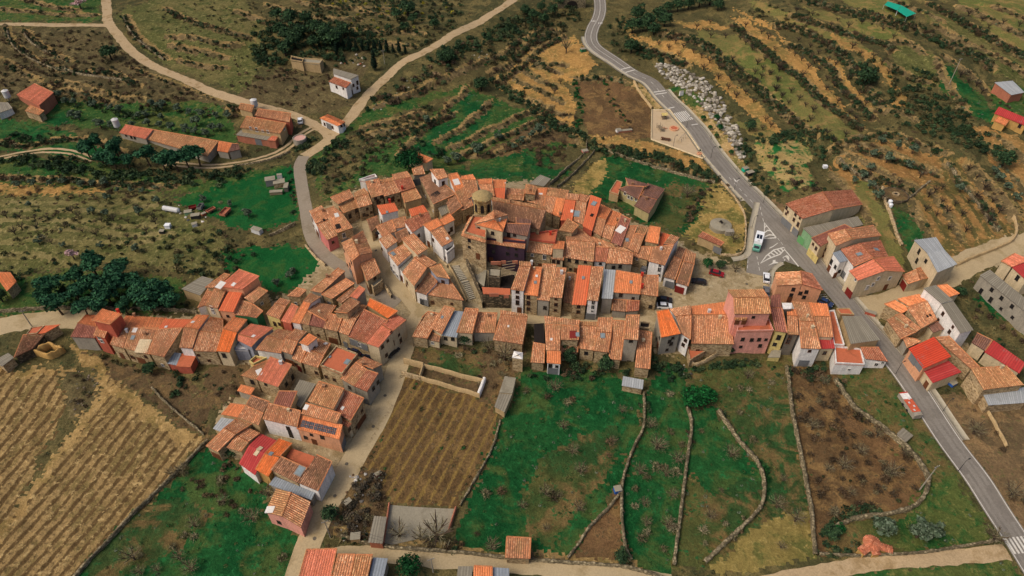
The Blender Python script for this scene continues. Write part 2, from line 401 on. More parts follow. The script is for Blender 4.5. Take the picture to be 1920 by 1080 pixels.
def stone_mat(name, a, c2, mortar, scale=1.6):
    m, nt, b = nodes(name)
    pos = N(nt, 'ShaderNodeNewGeometry').outputs['Position']
    mp = N(nt, 'ShaderNodeMapping'); mp.inputs['Scale'].default_value = (1, 1, 1.7); nt.links.new(pos, mp.inputs[0])
    v = N(nt, 'ShaderNodeTexVoronoi'); v.inputs['Scale'].default_value = scale; nt.links.new(mp.outputs[0], v.inputs['Vector'])
    sep = N(nt, 'ShaderNodeSeparateColor'); nt.links.new(v.outputs['Color'], sep.inputs[0])
    n1 = noise(nt, pos, .35, 5, .65)
    c = mix(nt, sep.outputs[0], a, c2)
    c = mix(nt, ramp(nt, v.outputs['Distance'], .38, .55), c, mortar)
    c = vmul(nt, c, n1, .72, 1.25); c = vmul(nt, c, sep.outputs[1], .88, 1.1)
    nt.links.new(c, b.inputs['Base Color'])
    bump(nt, b, v.outputs['Distance'], .5, .08)
    return m
def tint_mat(name, noise_scale=.25, lichen=None, amount=(.5, .66), var=.3, rough=.92):
    """colour comes from each piece's own 'tint' attribute; weathering from noise"""
    m, nt, b = nodes(name)
    pos = N(nt, 'ShaderNodeNewGeometry').outputs['Position']
    at = N(nt, 'ShaderNodeAttribute', attribute_name='tint')
    n1, n2 = noise(nt, pos, noise_scale, 5, .7), noise(nt, pos, 2.5, 3, .6)
    c = at.outputs['Color']
    if lichen: c = mix(nt, math_n(nt, 'MULTIPLY', ramp(nt, n1, *amount), .75), c, lichen)
    c = vmul(nt, c, n2, 1-var, 1+var)
    nt.links.new(c, b.inputs['Base Color']); b.inputs['Roughness'].default_value = rough
    b.inputs['Specular IOR Level'].default_value = .15
    return m
def S(r, g, b):
    """sRGB 0-255 -> linear"""
    return tuple(((x/255)/12.92 if x <= 10 else ((x/255+.055)/1.055)**2.4) for x in (r, g, b))
tint_mat('tiles_old', .22, S(150,118,78)); tint_mat('tiles_plain', .3, S(158,104,70), (.5, .72), .16)
tint_mat('tiles_brown', .25, S(120,95,66)); tint_mat('tiles_tan', .25, S(150,120,80)); tint_mat('leaf', .5, None, var=.25)
tint_mat('sheet', .3, S(120,115,105), (.55, .8), .1, .6)
WALLC = {'stone':None,'white':S(222,216,206),'cream':S(196,176,140),'ochre':S(178,140,80),'pink':S(212,148,128),'red':S(172,88,66),'grey':S(150,141,124),
 'yellow':S(202,180,112),'green':S(50,110,70),'purple':S(62,44,56),'bluegrey':S(140,142,150),'salmon':S(206,150,112),'brick':S(166,104,78),'tanwall':S(172,146,104),'dullyellow':S(176,160,112),'roseate':S(194,116,106),'darkgrey':S(104,96,84),'greenwall':S(120,154,112)}
for k, c in WALLC.items():
    if c is None: stone_mat('w_'+k, S(158,132,94), S(124,102,72), S(168,146,110))
    else: plain('w_'+k, c, .9, .26, .3, tuple(x*.74 for x in c), streak=.2)
stone_mat('darkstone', S(120,104,80), S(88,76,58), S(66,58,44), 1.3)
MATS['w_darkstone'] = MATS['darkstone']
stone_mat('rubble', S(146,132,102), S(116,104,80), S(92,82,60), 1.7)
plain('asphalt', S(124,117,106), .9, .22, .12, S(108,101,90)); plain('asphalt_old', S(134,122,104), .9, .2, .2, S(116,104,86))
plain('concrete_street', S(166,147,112), .9, .22, .18, S(140,122,88)); plain('dirt_road', S(166,143,108), .95, .3, .25, S(132,110,76))
plain('pavement', S(160,150,128), .9, .15, .3, S(140,128,104)); plain('kerb', S(176,166,146), .9, .1)
plain('paint', S(198,192,178), .7, .22, .8, S(176,168,152)); plain('glass', (.012,.013,.015), .15, .1, spec=.5)
plain('frame_brown', S(96,62,40), .7, .2); plain('frame_white', S(206,200,190), .7, .1); plain('frame_dark', S(58,48,40), .7, .2)
plain('door_wood', S(104,62,38), .7, .25, 1.0); plain('door_red', S(116,36,30), .7, .2); plain('door_green', S(96,146,92), .7, .15)
plain('door_grey', S(112,112,110), .6, .15); plain('metal_grey', S(120,118,112), .5, .15); plain('metal_dark', S(46,44,42), .5, .15)
plain('chimney', S(150,112,82), .9, .3, 1.0, S(110,82,60)); plain('chimney_red', S(176,52,36), .8, .2)
plain('trunk', S(74,60,46), .95, .3, 1.0); plain('trunk_dark', S(44,36,30), .95, .3, 1.0)
plain('twig', S(92,80,66), .95, .3, 1.0); plain('twig_grey', S(112,102,88), .95, .3, 1.0)
plain('ridge', S(186,120,78), .9, .3, .8, S(160,124,86)); plain('terrace_tile', S(178,98,66), .85, .2, .4, S(150,84,56))
plain('flat_conc', S(140,132,112), .9, .2, .2, S(118,110,92)); plain('wood_beam', S(126,110,86), .9, .3, .8)
plain('solar', (.008,.012,.022), .2, .1, spec=.6); plain('rubber', (.015,.015,.015), .8, .1); plain('silo', S(188,186,180), .6, .12)
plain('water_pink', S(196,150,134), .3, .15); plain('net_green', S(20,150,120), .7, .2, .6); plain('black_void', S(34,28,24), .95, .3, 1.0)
plain('plaza_sand', S(176,154,122), .9, .12, .2, S(160,138,104)); plain('boulder', S(176,168,152), .9, .35, 1.0, S(120,110,94))
plain('lamp_glass', S(205,200,188), .4, .1)
# ------------------------------------------------------------------ the ground: one sheet cut into fields along their borders
def row_angle(p, q):
    w = wpoly([p, q]); d = w[1]-w[0]; return math.atan2(d[1], d[0])
G = ground_mat
G('scrubland', [S(86,78,48), S(70,68,42), S(106,94,58), S(46,54,32)], (.03, .14, .7), contrast=.7)
G('scrub_brown', [S(90,78,52), S(76,68,44), S(106,94,62), S(60,60,38)], (.04, .18, .7), contrast=.7)
G('slope_grass', [S(106,98,58), S(90,90,50), S(76,80,42), S(122,112,72)], (.03, .14, .8), contrast=.6)
G('lush', [S(22,70,34), S(34,78,38), S(66,84,42), S(32,86,44)], (.035, .13, .7), contrast=.55)
G('lush_mixed', [S(44,70,36), S(82,82,44), S(106,88,54), S(34,76,40)], (.04, .14, .7), contrast=.55, bias=(.4,.6))
G('lawn', [S(20,78,36), S(28,84,40), S(50,86,40), S(18,68,32)], (.05, .2, .9), contrast=.35)
G('meadow', [S(58,84,40), S(80,88,44), S(40,78,36), S(104,98,54)], (.035, .14, .7), contrast=.5)
G('earth_tan', [S(158,120,70), S(140,104,60), S(122,98,56), S(172,134,82)], (.05, .18, .8), contrast=.4)
G('earth_brown', [S(108,82,54), S(90,70,46), S(122,96,60), S(72,62,42)], (.05, .2, .8), contrast=.55)
G('earth_dark', [S(96,78,54), S(80,66,46), S(112,90,58), S(70,72,42)], (.05, .2, .8), contrast=.6)
G('straw', [S(156,130,74), S(138,118,66), S(104,100,52), S(170,144,88)], (.05, .18, .9), contrast=.4)
G('straw_dull', [S(128,112,62), S(112,102,54), S(92,92,48), S(142,124,74)], (.05, .18, .9), contrast=.4)
G('orchard_tan', [S(168,128,72), S(150,116,66), S(128,108,60), S(178,140,84)], (.04, .16, .8), contrast=.45)
G('orchard_green', [S(110,104,58), S(92,98,50), S(136,114,68), S(80,92,46)], (.04, .16, .8), contrast=.45)
G('plot_green', [S(164,140,90), S(150,126,76), S(34,92,44), S(30,80,38)], (.05, .22, .5), contrast=.4)
G('garden_earth', [S(176,146,96), S(158,128,84), S(112,104,56), S(186,158,112)], (.06, .2, .9), contrast=.35)
G('paving_ground', [S(164,146,112), S(150,132,98), S(138,120,86), S(172,156,124)], (.06, .25, .9), contrast=.22)
G('vine_a', [S(150,124,80), S(138,114,72), S(120,102,62), S(162,138,92)], (.05, .2, .9), rows=(row_angle((60,1000), (262,760)), 2.35, S(94,74,46), .40, .3), contrast=.4)
G('vine_a_west', [S(150,124,80), S(138,114,72), S(120,102,62), S(162,138,92)], (.05, .2, .9), rows=(row_angle((0,868), (106,733)), 2.6, S(94,74,46), .40, .3), contrast=.4)
G('vine_b', [S(100,78,50), S(90,70,44), S(114,90,56), S(80,68,42)], (.05, .25, .8), rows=(row_angle((734,909), (828,749)), 2.3, S(126,102,56), .24, .9), contrast=.5)
G('terrace_lines', [S(150,114,66), S(128,98,58), S(96,88,48), S(164,128,78)], (.05, .18, .8), rows=(row_angle((1745,400), (1815,520)), 4.5, S(92,84,48), .4, .7), contrast=.45)
G('lot_brown', [S(116,94,66), S(98,82,58), S(134,108,74), S(84,80,48)], (.05, .2, .9), contrast=.5)
FIELDS = [  # name, material, polygon (photo pixels)
 ('hillside', 'scrub_brown', [(-200,55),(190,50),(215,70),(300,140),(420,190),(540,220),(420,215),(250,180),(100,175),(-200,215)]),
 ('hillside', 'slope_grass', [(215,30),(420,-60),(500,60),(470,180),(300,120)]),
 ('hillside', 'scrub_brown', [(420,190),(560,110),(700,90),(660,200),(560,220)]),
 ('meadow', 'meadow', [(-200,-60),(195,-60),(190,40),(-200,40)]),
 ('meadow', 'lush', [(-200,222),(60,225),(230,290),(240,310),(60,282),(-200,290)]),
 ('meadow', 'lush', [(70,180),(140,190),(160,235),(90,235)]),
 ('olive_grove', 'meadow', [(100,190),(400,190),(440,230),(440,275),(240,245),(150,240)]),
 ('meadow', 'meadow', [(-200,300),(60,296),(180,305),(330,345),(540,310),(545,330),(360,362),(180,350),(-200,338)]),
 ('orchard_strip', 'orchard_tan', [(-200,340),(180,350),(200,362),(140,372),(-200,372)]),
 ('grass_slope', 'slope_grass', [(-200,372),(300,360),(400,420),(430,470),(400,540),(320,500),(160,490),(60,510),(-200,520)]),
 ('meadow', 'meadow', [(-200,530),(30,520),(130,505),(340,520),(350,585),(190,590),(-200,595)]),
 ('lawn', 'lawn', [(325,374),(380,358),(440,340),(500,322),(550,310),(556,360),(554,412),(515,428),(470,432),(420,420),(385,402),(350,388)]),
 ('lawn', 'lawn', [(416,476),(450,464),(560,460),(580,468),(608,496),(535,552),(505,545),(470,525),(430,505)]),
 ('valley_meadow', 'meadow', [(585,300),(640,250),(700,195),(880,160),(1000,215),(1085,270),(1060,330),(990,330),(840,318),(700,330),(620,380),(590,350)]),
 ('valley_scrub', 'scrubland', [(600,310),(650,250),(760,210),(850,175),(800,230),(700,275),(660,330),(610,370)]),
 ('valley_grass', 'lush', [(790,255),(880,170),(945,198),(935,215),(830,290),(760,290)]),
 ('valley_grass', 'meadow', [(920,215),(965,200),(1000,212),(900,270),(850,290)]),
 ('valley_brown', 'earth_dark', [(905,285),(1000,232),(1080,205),(1090,262),(1030,265),(930,300)]),
 ('valley_grass', 'lush', [(835,318),(900,300),(990,278),(1060,290),(1068,320),(1030,340),(990,345),(860,328)]),
 ('plot', 'meadow', [(910,300),(985,292),(980,325),(940,315)]),
 ('terrace_field', 'orchard_tan', [(925,150),(960,120),(1010,90),(1075,60),(1098,90),(1115,120),(1100,145),(1060,155),(1080,200),(1080,240),(1040,235),(1000,205),(945,165)]),
 ('dug_field', 'earth_brown', [(1080,155),(1135,148),(1190,160),(1222,205),(1222,260),(1180,262),(1100,255),(1090,200)]),
 ('dug_field', 'orchard_tan', [(1100,255),(1180,262),(1225,270),(1318,298),(1335,325),(1300,322),(1180,290),(1120,275)]),
 ('roadside_bed', 'garden_earth', [(1190,155),(1225,160),(1258,200),(1222,206)]),
 ('roadside_garden', 'garden_earth', [(1258,165),(1290,170),(1340,215),(1395,300),(1405,325),(1390,335),(1345,275),(1310,230),(1275,190)]),
 ('roadside_garden', 'meadow', [(1258,168),(1285,162),(1320,185),(1318,200),(1285,195)]),
 ('orchard_terrace', 'orchard_tan', [(1175,35),(1180,65),(1230,73),(1280,75),(1320,100),(1355,130),(1380,155),(1410,180),(1440,210),(1465,240),(1460,255),(1425,258),(1413,240),(1425,220),(1385,200),(1360,165),(1340,140),(1305,120),(1260,103),(1220,85),(1185,75),(1171,55)]),
 ('orchard_terrace', 'orchard_green', [(1375,235),(1425,220),(1440,235),(1453,253),(1425,260),(1410,250)]),
 ('orchard_terrace', 'orchard_green', [(1300,54),(1340,63),(1385,65),(1410,83),(1460,120),(1500,150),(1540,193),(1585,225),(1610,250),(1585,270),(1560,280),(1530,253),(1460,195),(1410,150),(1360,105),(1310,75)]),
 ('orchard_terrace', 'orchard_tan', [(1255,44),(1310,38),(1368,46),(1350,53),(1320,56),(1280,52)]),
 ('orchard_terrace', 'orchard_tan', [(1368,34),(1400,38),(1440,65),(1490,95),(1525,125),(1555,165),(1580,200),(1615,233),(1618,241),(1593,223),(1540,185),(1505,145),(1455,110),(1420,80),(1385,50)]),
 ('orchard_terrace', 'orchard_tan', [(1375,19),(1410,28),(1460,63),(1483,79),(1530,100),(1575,119),(1600,160),(1630,200),(1643,223),(1628,220),(1605,195),(1578,160),(1555,130),(1520,104),(1475,79),(1440,54),(1400,33)]),
 ('orchard_terrace', 'orchard_green', [(1410,-4),(1490,28),(1560,53),(1620,85),(1660,120),(1660,135),(1610,103),(1550,75),(1490,48),(1420,20)]),
 ('orchard_terrace', 'orchard_tan', [(1555,58),(1605,83),(1650,113),(1675,140),(1693,170),(1698,193),(1680,209),(1658,198),(1663,190),(1678,193),(1680,178),(1655,140),(1615,108),(1560,75)]),
 ('orchard_terrace', 'orchard_green', [(1510,10),(1610,35),(1675,55),(1715,75),(1710,90),(1650,75),(1585,55),(1525,35)]),
 ('orchard_terrace', 'slope_grass', [(1670,85),(1720,80),(1770,115),(1780,150),(1740,160),(1680,125)]),
 ('orchard_terrace', 'straw_dull', [(1730,15),(1780,38),(1840,70),(1925,128),(1925,150),(1860,115),(1800,75),(1740,38)]),
 ('upper_field', 'orchard_green', [(1500,-60),(1700,-60),(1710,45),(1680,38),(1600,15)]),
 ('upper_field', 'slope_grass', [(1735,15),(1770,28),(1830,65),(1900,110),(1990,160),(1990,190),(1890,150),(1820,100),(1745,45)]),
 ('upper_field', 'orchard_green', [(1740,-60),(2100,-60),(2100,150),(1930,110),(1840,50)]),
 ('field_by_shed', 'lush', [(1755,112),(1775,125),(1830,165),(1850,200),(1880,235),(1850,232),(1800,205),(1770,165)]),
 ('field_by_shed', 'slope_grass', [(1680,95),(1745,95),(1765,150),(1730,165),(1690,130)]),
 ('field_by_shed', 'meadow', [(1850,160),(2000,160),(2000,260),(1870,240)]),
 ('ploughed_terrace', 'earth_tan', [(1822,238),(1860,245),(1920,265),(2050,300),(2050,460),(1925,420),(1890,350),(1850,290)]),
 ('vegetable_plot', 'plot_green', [(1412,262),(1440,258),(1500,255),(1530,285),(1515,305),(1525,345),(1480,358),(1445,340),(1425,305)]),
 ('olive_terrace', 'earth_tan', [(1560,310),(1580,285),(1640,262),(1700,275),(1770,290),(1780,310),(1740,345),(1720,360),(1660,345),(1640,400),(1610,390),(1590,345),(1565,325)]),
 ('olive_terrace', 'orchard_green', [(1600,330),(1640,345),(1660,400),(1690,470),(1700,540),(1650,480),(1620,440),(1615,390)]),
 ('terraced_field', 'terrace_lines', [(1705,370),(1740,350),(1780,300),(1810,300),(1870,370),(1900,430),(1880,460),(1790,500),(1740,440)]),
 ('meadow_strip', 'lush', [(1672,388),(1700,392),(1732,435),(1735,450),(1700,470),(1690,440)]),
 ('green_plot', 'lush', [(1130,290),(1180,295),(1260,320),(1330,340),(1320,370),(1290,440),(1225,430),(1130,370),(1085,370),(1115,320)]),
 ('green_plot', 'straw', [(1072,345),(1120,300),(1140,295),(1138,320),(1110,365),(1085,372)]),
 ('green_plot', 'lush_mixed', [(1225,390),(1250,345),(1320,345),(1300,400),(1270,445),(1225,425)]),
 ('tank_meadow', 'straw', [(1335,345),(1352,342),(1385,385),(1398,420),(1395,465),(1370,478),(1330,465),(1285,440),(1310,400)]),
 ('village_ground', 'paving_ground', VILLAGE),
 ('village_ground', 'paving_ground', [(1590,560),(1690,545),(1760,510),(1850,455),(2100,400),(2100,470),(1860,500),(1740,560),(1640,600)]),
 ('village_ground', 'paving_ground', [(1690,540),(1660,660),(1740,720),(1830,700),(1800,600)]),
 ('roadside_strip', 'lot_brown', [(1440,375),(1480,380),(1460,408)]),
 ('meadow_bank', 'lush', [(1830,560),(1900,610),(2050,700),(2050,640),(1850,545)]),
 ('vineyard', 'vine_a_west', [(-250,720),(30,690),(100,690),(115,730),(125,760),(0,1010),(-250,1110)]),
 ('vineyard', 'vine_a', [(190,690),(215,700),(250,745),(330,800),(388,828),(290,930),(190,1035),(130,1120),(-250,1120),(-80,1020),(10,1003),(110,850),(200,720)]),
 ('farm_track', 'track_tan', [(130,645),(160,655),(200,690),(206,735),(108,870),(2,1015),(-16,1015),(94,862),(188,735),(187,700),(150,680)]),
 ('farm_track', 'track_tan', [(30,695),(110,690),(180,705),(250,740),(330,795),(372,825),(340,838),(290,800),(230,750),(180,720),(100,702),(20,712)]),
 ('scrub_patch', 'scrub_brown', [(120,700),(180,700),(185,735),(140,790),(122,760)]),
 ('bank_ground', 'earth_dark', [(150,655),(250,690),(330,700),(400,740),(390,826),(340,800),(270,745),(210,705),(190,680)]),
 ('garden_ground', 'earth_dark', [(380,690),(460,680),(480,720),(430,750),(400,770),(395,740)]),
 ('orchard_meadow', 'lush', [(388,835),(440,870),(500,905),(500,960),(558,1000),(548,1100),(100,1120),(190,1045),(290,940)]),
 ('orchard_meadow', 'lush_mixed', [(150,1060),(250,960),(330,930),(400,960),(360,1010),(280,1060),(180,1100)]),
 ('garden_ground', 'earth_dark', [(775,655),(990,655),(960,720),(935,770),(905,745),(770,700)]),
 ('garden_ground', 'lush_mixed', [(795,655),(860,660),(910,680),(900,705),(840,700),(800,690)]),
 ('vineyard', 'vine_b', [(752,702),(905,748),(938,782),(928,832),(858,950),(740,945),(705,900),(665,880)]),
 ('rubble_yard', 'earth_dark', [(665,870),(715,890),(730,940),(700,1020),(640,1010),(605,985)]),
 ('big_meadow', 'lush', [(985,690),(1150,700),(1208,742),(1200,805),(1160,915),(1110,985),(1062,1050),(842,1035),(905,880),(940,790),(965,735)]),
 ('big_meadow', 'lush_mixed', [(1010,860),(1080,820),(1150,800),(1165,840),(1130,900),(1070,980),(1040,1030),(990,1000),(980,930)]),
 ('fallow_triangle', 'earth_brown', [(1165,925),(1172,1035),(1160,1060),(1062,1060),(1110,985)]),
 ('green_strip', 'lush', [(1212,735),(1245,680),(1290,690),(1294,770),(1288,870),(1276,960),(1258,1100),(1180,1070),(1168,960),(1168,900),(1205,810)]),
 ('curved_meadow', 'lush', [(1292,765),(1345,765),(1400,845),(1432,905),(1425,955),(1390,990),(1320,1060),(1262,1070),(1275,960),(1290,860)]),
 ('curved_meadow', 'lush_mixed', [(1285,890),(1340,930),(1390,900),(1432,900),(1425,955),(1390,990),(1320,1060),(1262,1070)]),
 ('long_meadow', 'lush_mixed', [(1300,690),(1465,668),(1478,740),(1502,860),(1532,1045),(1400,1075),(1310,1070),(1395,990),(1436,945),(1436,900),(1400,830),(1350,765),(1300,740)]),
 ('long_meadow', 'straw_dull', [(1440,975),(1515,960),(1532,1045),(1400,1075),(1330,1070),(1390,1010)]),
 ('scrub_plot', 'earth_brown', [(1480,675),(1560,692),(1600,765),(1650,802),(1700,842),(1738,890),(1730,930),(1690,960),(1600,975),(1560,990),(1545,1045),(1530,1030),(1500,860)]),
 ('roadside_meadow', 'lush_mixed', [(1565,695),(1660,690),(1690,740),(1770,850),(1820,930),(1872,1015),(1640,1045),(1550,1035),(1562,990),(1700,960),(1738,915),(1735,880),(1650,800),(1600,760)]),
 ('roadside_meadow', 'meadow', [(1740,905),(1790,890),(1870,1015),(1700,1035),(1640,1000),(1700,965)]),
 ('east_lot', 'lot_brown', [(1735,735),(1850,745),(1960,755),(2100,900),(2100,1100),(1960,1080),(1900,975)]),
 ('lower_strip', 'meadow', [(1600,1075),(1890,1045),(1930,1100),(1560,1120)]),
]
G('track_tan', [S(158,130,82), S(148,120,74), S(126,106,62), S(168,140,92)], (.06, .2, .9), contrast=.35)
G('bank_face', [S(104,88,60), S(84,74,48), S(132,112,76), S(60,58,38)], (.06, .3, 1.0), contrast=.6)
G('bank_strip', [S(146,120,76), S(134,110,68), S(114,100,60), S(158,132,88)], (.05, .2, .9), contrast=.4)
G('pale_strip', [S(128,116,74), S(118,108,66), S(104,98,58), S(140,126,84)], (.05, .2, .9), contrast=.4)
# grid in world space, cropped to what the camera can see with a wide margin
ys = []; y = 55.0
while y < 520: ys.append(y); y += .62+.5*max(0, (y-110))/250
ys = np.array(ys); xs = np.arange(-330, 330, .74)
GX, GY = np.meshgrid(xs, ys)
GX = GX+_rs.uniform(-.22, .22, GX.shape); GY = GY+_rs.uniform(-.2, .2, GY.shape)
def project(X, Y, Z):
    dz = Z-CAM_H
    zc = Y*CT-dz*ST; yc = Y*ST+dz*CT
    return 960+FPX*X/zc, 540-FPX*yc/zc
_zb = base_z(GX[::6, ::6], GY[::6, ::6])
_zb = np.repeat(np.repeat(_zb, 6, 0), 6, 1)[:GX.shape[0], :GX.shape[1]]
PX, PY = project(GX, GY, _zb)
keepv = (PX > -190) & (PX < 2110) & (PY > -75) & (PY < 1180)
GZ = np.zeros(GX.shape); GZ[keepv] = tz(GX[keepv], GY[keepv])
nr, nc = GX.shape
ii, jj = np.meshgrid(np.arange(nr-1), np.arange(nc-1), indexing='ij')
a = ii*nc+jj
quad = np.stack([a, a+1, a+nc+1, a+nc], -1).reshape(-1, 4)
kq = (keepv[:-1, :-1] & keepv[1:, :-1] & keepv[:-1, 1:] & keepv[1:, 1:]).ravel()
quad = quad[kq]
VXYZ = np.stack([GX.ravel(), GY.ravel(), GZ.ravel()], -1)
cen = VXYZ[quad].mean(1)
cpx, cpy = project(cen[:, 0], cen[:, 1], base_z(cen[:, 0], cen[:, 1]))
_g = np.where(_rs.rand(len(cpx)) < .35, 3.0, 1.0)*np.where(cpy < 330, .4, .8)
cpx = cpx+_rs.normal(0, 2.6, cpx.shape)*_g+4*np.sin(cpy*.09)+2*np.sin(cpx*.21+1); cpy = cpy+_rs.normal(0, 1.9, cpy.shape)*_g+2.5*np.sin(cpx*.11)
cls = np.full(len(quad), -1)
for i, (nm, mt, poly) in enumerate(FIELDS): cls[pip(cpx, cpy, poly)] = i
NAT = np.array([m in ('scrubland','scrub_brown','slope_grass','meadow','orchard_tan','orchard_green','earth_tan','earth_dark','terrace_lines','lush','earth_brown') for _, m, _ in FIELDS]+[True])
natural = NAT[cls]
for tag_, lines in ((1000, B2W+BW), (2000, FW)):
    for w, s in lines:
        lo, hi = w.min(0)-5, w.max(0)+5
        m = np.where((cen[:, 0] > lo[0]) & (cen[:, 0] < hi[0]) & (cen[:, 1] > lo[1]) & (cen[:, 1] < hi[1]) & natural)[0]
        if not len(m): continue
        wob = .5*np.sin(cen[m, 0]*.31+cen[m, 1]*.23)+_rs.normal(0, .25, len(m))
        d = seg_dist(cen[m, 0], cen[m, 1], w, True)+wob
        far_w = 1.0+.5*np.clip((cen[m, 1]-150)/200, 0, 1)
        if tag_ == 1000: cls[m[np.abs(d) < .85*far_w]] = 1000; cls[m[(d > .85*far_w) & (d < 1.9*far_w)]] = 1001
        else: cls[m[np.abs(d) < 1.0]] = 1002
def ground_piece(nm, mt, sel):
    q = quad[sel]
    if not len(q): return
    u, inv = np.unique(q, return_inverse=True)
    mesh_np(nm, VXYZ[u], inv.reshape(-1), 4, MATS[mt], smooth=True, kind='structure')
ground_piece('hillside_ground', 'scrubland', cls == -1)
for i, (nm, mt, poly) in enumerate(FIELDS): ground_piece(nm, mt, cls == i)
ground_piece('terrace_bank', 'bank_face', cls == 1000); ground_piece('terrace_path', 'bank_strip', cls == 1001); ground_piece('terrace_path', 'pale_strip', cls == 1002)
# far land beyond the fields, to the horizon, a little lower than the sheet it runs under
fx, fy = np.meshgrid(np.linspace(-2600, 2600, 131), np.linspace(-1500, 3600, 131))
fz = base_z(fx, fy)-2.6-np.clip((np.hypot(fx, fy-230)-330)/60, 0, 40)*.4*(fy < 300)
a = (np.arange(130)[:, None]*131+np.arange(130)[None, :]).ravel()
mesh_np('terrain', np.stack([fx.ravel(), fy.ravel(), fz.ravel()], -1), np.stack([a, a+1, a+132, a+131], -1), 4, MATS['scrubland'], smooth=True, kind='structure')

# ------------------------------------------------------------------ roads, pavements, markings
def offset_line(w, d):
    t = np.gradient(w, axis=0); t /= np.linalg.norm(t, axis=1)[:, None]+1e-9
    return w+np.stack([-t[:, 1], t[:, 0]], -1)*d
def ribbon(name, w, o0, o1, dz, mat, kind='structure', thick=0.0, n=5, rag=0.0):
    offs = np.linspace(o0, o1, n); rows = [offset_line(w, o) for o in offs]
    if rag:
        rows[0] = offset_line(w, 0)*0+rows[0]+_rs.uniform(-rag, rag, rows[0].shape); rows[-1] = rows[-1]+_rs.uniform(-rag, rag, rows[-1].shape)
    P = np.stack(rows, 1); L = len(w)
    Z = tz(P[..., 0], P[..., 1], False)+dz
    v = np.concatenate([P, Z[..., None]], -1)
    base = (np.arange(L-1)[:, None]*n+np.arange(n-1)[None, :]).ravel()
    f = np.stack([base+n, base+n+1, base+1, base], -1)
    v = v.reshape(-1, 3)
    if thick:
        lo = v.reshape(L, n, 3)[:, [0, -1]].copy(); lo[..., 2] -= thick
        b0 = len(v); v = np.concatenate([v, lo.reshape(-1, 3)])
        i = np.arange(L-1)
        s1 = np.stack([i*n, (i+1)*n, b0+(i+1)*2, b0+i*2], -1)
        s2 = np.stack([(i+1)*n+n-1, i*n+n-1, b0+i*2+1, b0+(i+1)*2+1], -1)
        f = np.concatenate([f, s1, s2])
    return mesh_np(name, v, f, 4, MATS[mat], kind=kind)
ribbon('main_road', RW['main'][0], -2.9, 2.9, .07, 'asphalt', n=7)
for k, nm, mt, rag in (('hill','hill_track','dirt_road',.25),('gully','gully_road','asphalt_old',.05),('ridge','ridge_track','dirt_road',.3),('west','west_road','concrete_street',.3),
    ('south','south_street','concrete_street',.06),('lane','lower_lane','concrete_street',.25),('lane2','lower_lane','dirt_road',.25),('trackw','side_track','dirt_road',.25),
    ('village','village_street','concrete_street',.05),('lower','lower_street','concrete_street',.05),('eastlane','east_lane','concrete_street',.4)):
    ribbon(nm, RW[k][0], -RW[k][1], RW[k][1], {'ridge':.075,'gully':.08,'south':.066,'lane':.06,'village':.072,'lower':.062,'trackw':.05,'lane2':.062}.get(k, .058), mt, rag=rag)
for k in ('farm', 'field'):
    for s in (-1, 1):
        ribbon('wheel_track', RW[k][0], s*.95-.5, s*.95+.5, .055 if k == 'farm' else .06, 'dirt_road', rag=.15)
def sheet(name, pixels, dz, mat, kind='structure', step=1.6, w=None):
    """a polygon laid on the ground"""
    P = wpoly(pixels) if w is None else np.array(w)
    b = []
    for p, q in zip(P, np.roll(P, -1, 0)):
        k = max(1, int(np.hypot(*(q-p))/step)); b += [p+(q-p)*t for t in np.linspace(0, 1, k, endpoint=False)]
    b = np.array(b); lo, hi = b.min(0), b.max(0)
    gx, gy = np.meshgrid(np.arange(lo[0], hi[0], step), np.arange(lo[1], hi[1], step)); gx = gx.ravel(); gy = gy.ravel()
    m = pip(gx, gy, b) & (seg_dist(gx, gy, np.vstack([b, b[:1]])) > step*.4)
    pts = [Vector(p) for p in b]+[Vector((x, y)) for x, y in zip(gx[m], gy[m])]
    nb = len(b)
    r = delaunay_2d_cdt(pts, [(i, (i+1) % nb) for i in range(nb)], [], 1, 1e-4)
    xy = np.array([tuple(p) for p in r[0]])
    z = tz(xy[:, 0], xy[:, 1], False)+dz
    f = np.array([t if len(t) == 3 else t[:3] for t in r[2]])
    return mesh_np(name, np.column_stack([xy, z]), f, 3, MATS[mat], kind=kind)
sheet('junction', [(1412,390),(1428,388),(1476,440),(1518,488),(1548,522),(1535,530),(1500,500),(1472,490),(1455,494),(1442,508),(1432,518),(1399,511),(1402,480),(1408,440),(1410,410)], .05, 'asphalt')
sheet('plaza', [(1399,511),(1436,519),(1446,540),(1440,562),(1370,560),(1290,585),(1232,592),(1232,560),(1290,545),(1306,500),(1315,480),(1345,490)], .052, 'paving_ground')
MAINW = RW['main'][0]
def arc(p):
    q = base_ground(np.array([p[0]]), np.array([p[1]]))[0, :2]
    return int(np.argmin(np.hypot(*(MAINW-q).T)))
i0, i1 = arc((1262,176)), arc((1955,1085))
ribbon('pavement', MAINW[arc((1240,172)):arc((1790,842))], 3.05, 4.7, .2, 'pavement', thick=.3, n=3)
ribbon('pavement', MAINW[arc((1108,70)):arc((1418,380))], -4.4, -3.05, .2, 'pavement', thick=.3, n=3)
ribbon('kerb', MAINW[arc((1240,172)):arc((1790,842))], 2.9, 3.05, .18, 'kerb', thick=.3, n=2)
ribbon('kerb', MAINW[arc((1108,70)):arc((1418,380))], -3.05, -2.9, .18, 'kerb', thick=.3, n=2)
wl = world_line([(1418,380),(1414,398),(1407,430),(1402,470),(1392,482),(1372,486)], 1.0)
ribbon('pavement', wl, -.7, 1.0, .2, 'pavement', thick=.3, n=3)
ribbon('kerb', wl, 1.0, 1.15, .18, 'kerb', thick=.3, n=2)
wl = world_line([(1445,545),(1444,518),(1452,502),(1466,493)], 1.0)
ribbon('pavement', wl, -.9, .5, .2, 'pavement', thick=.3, n=3)
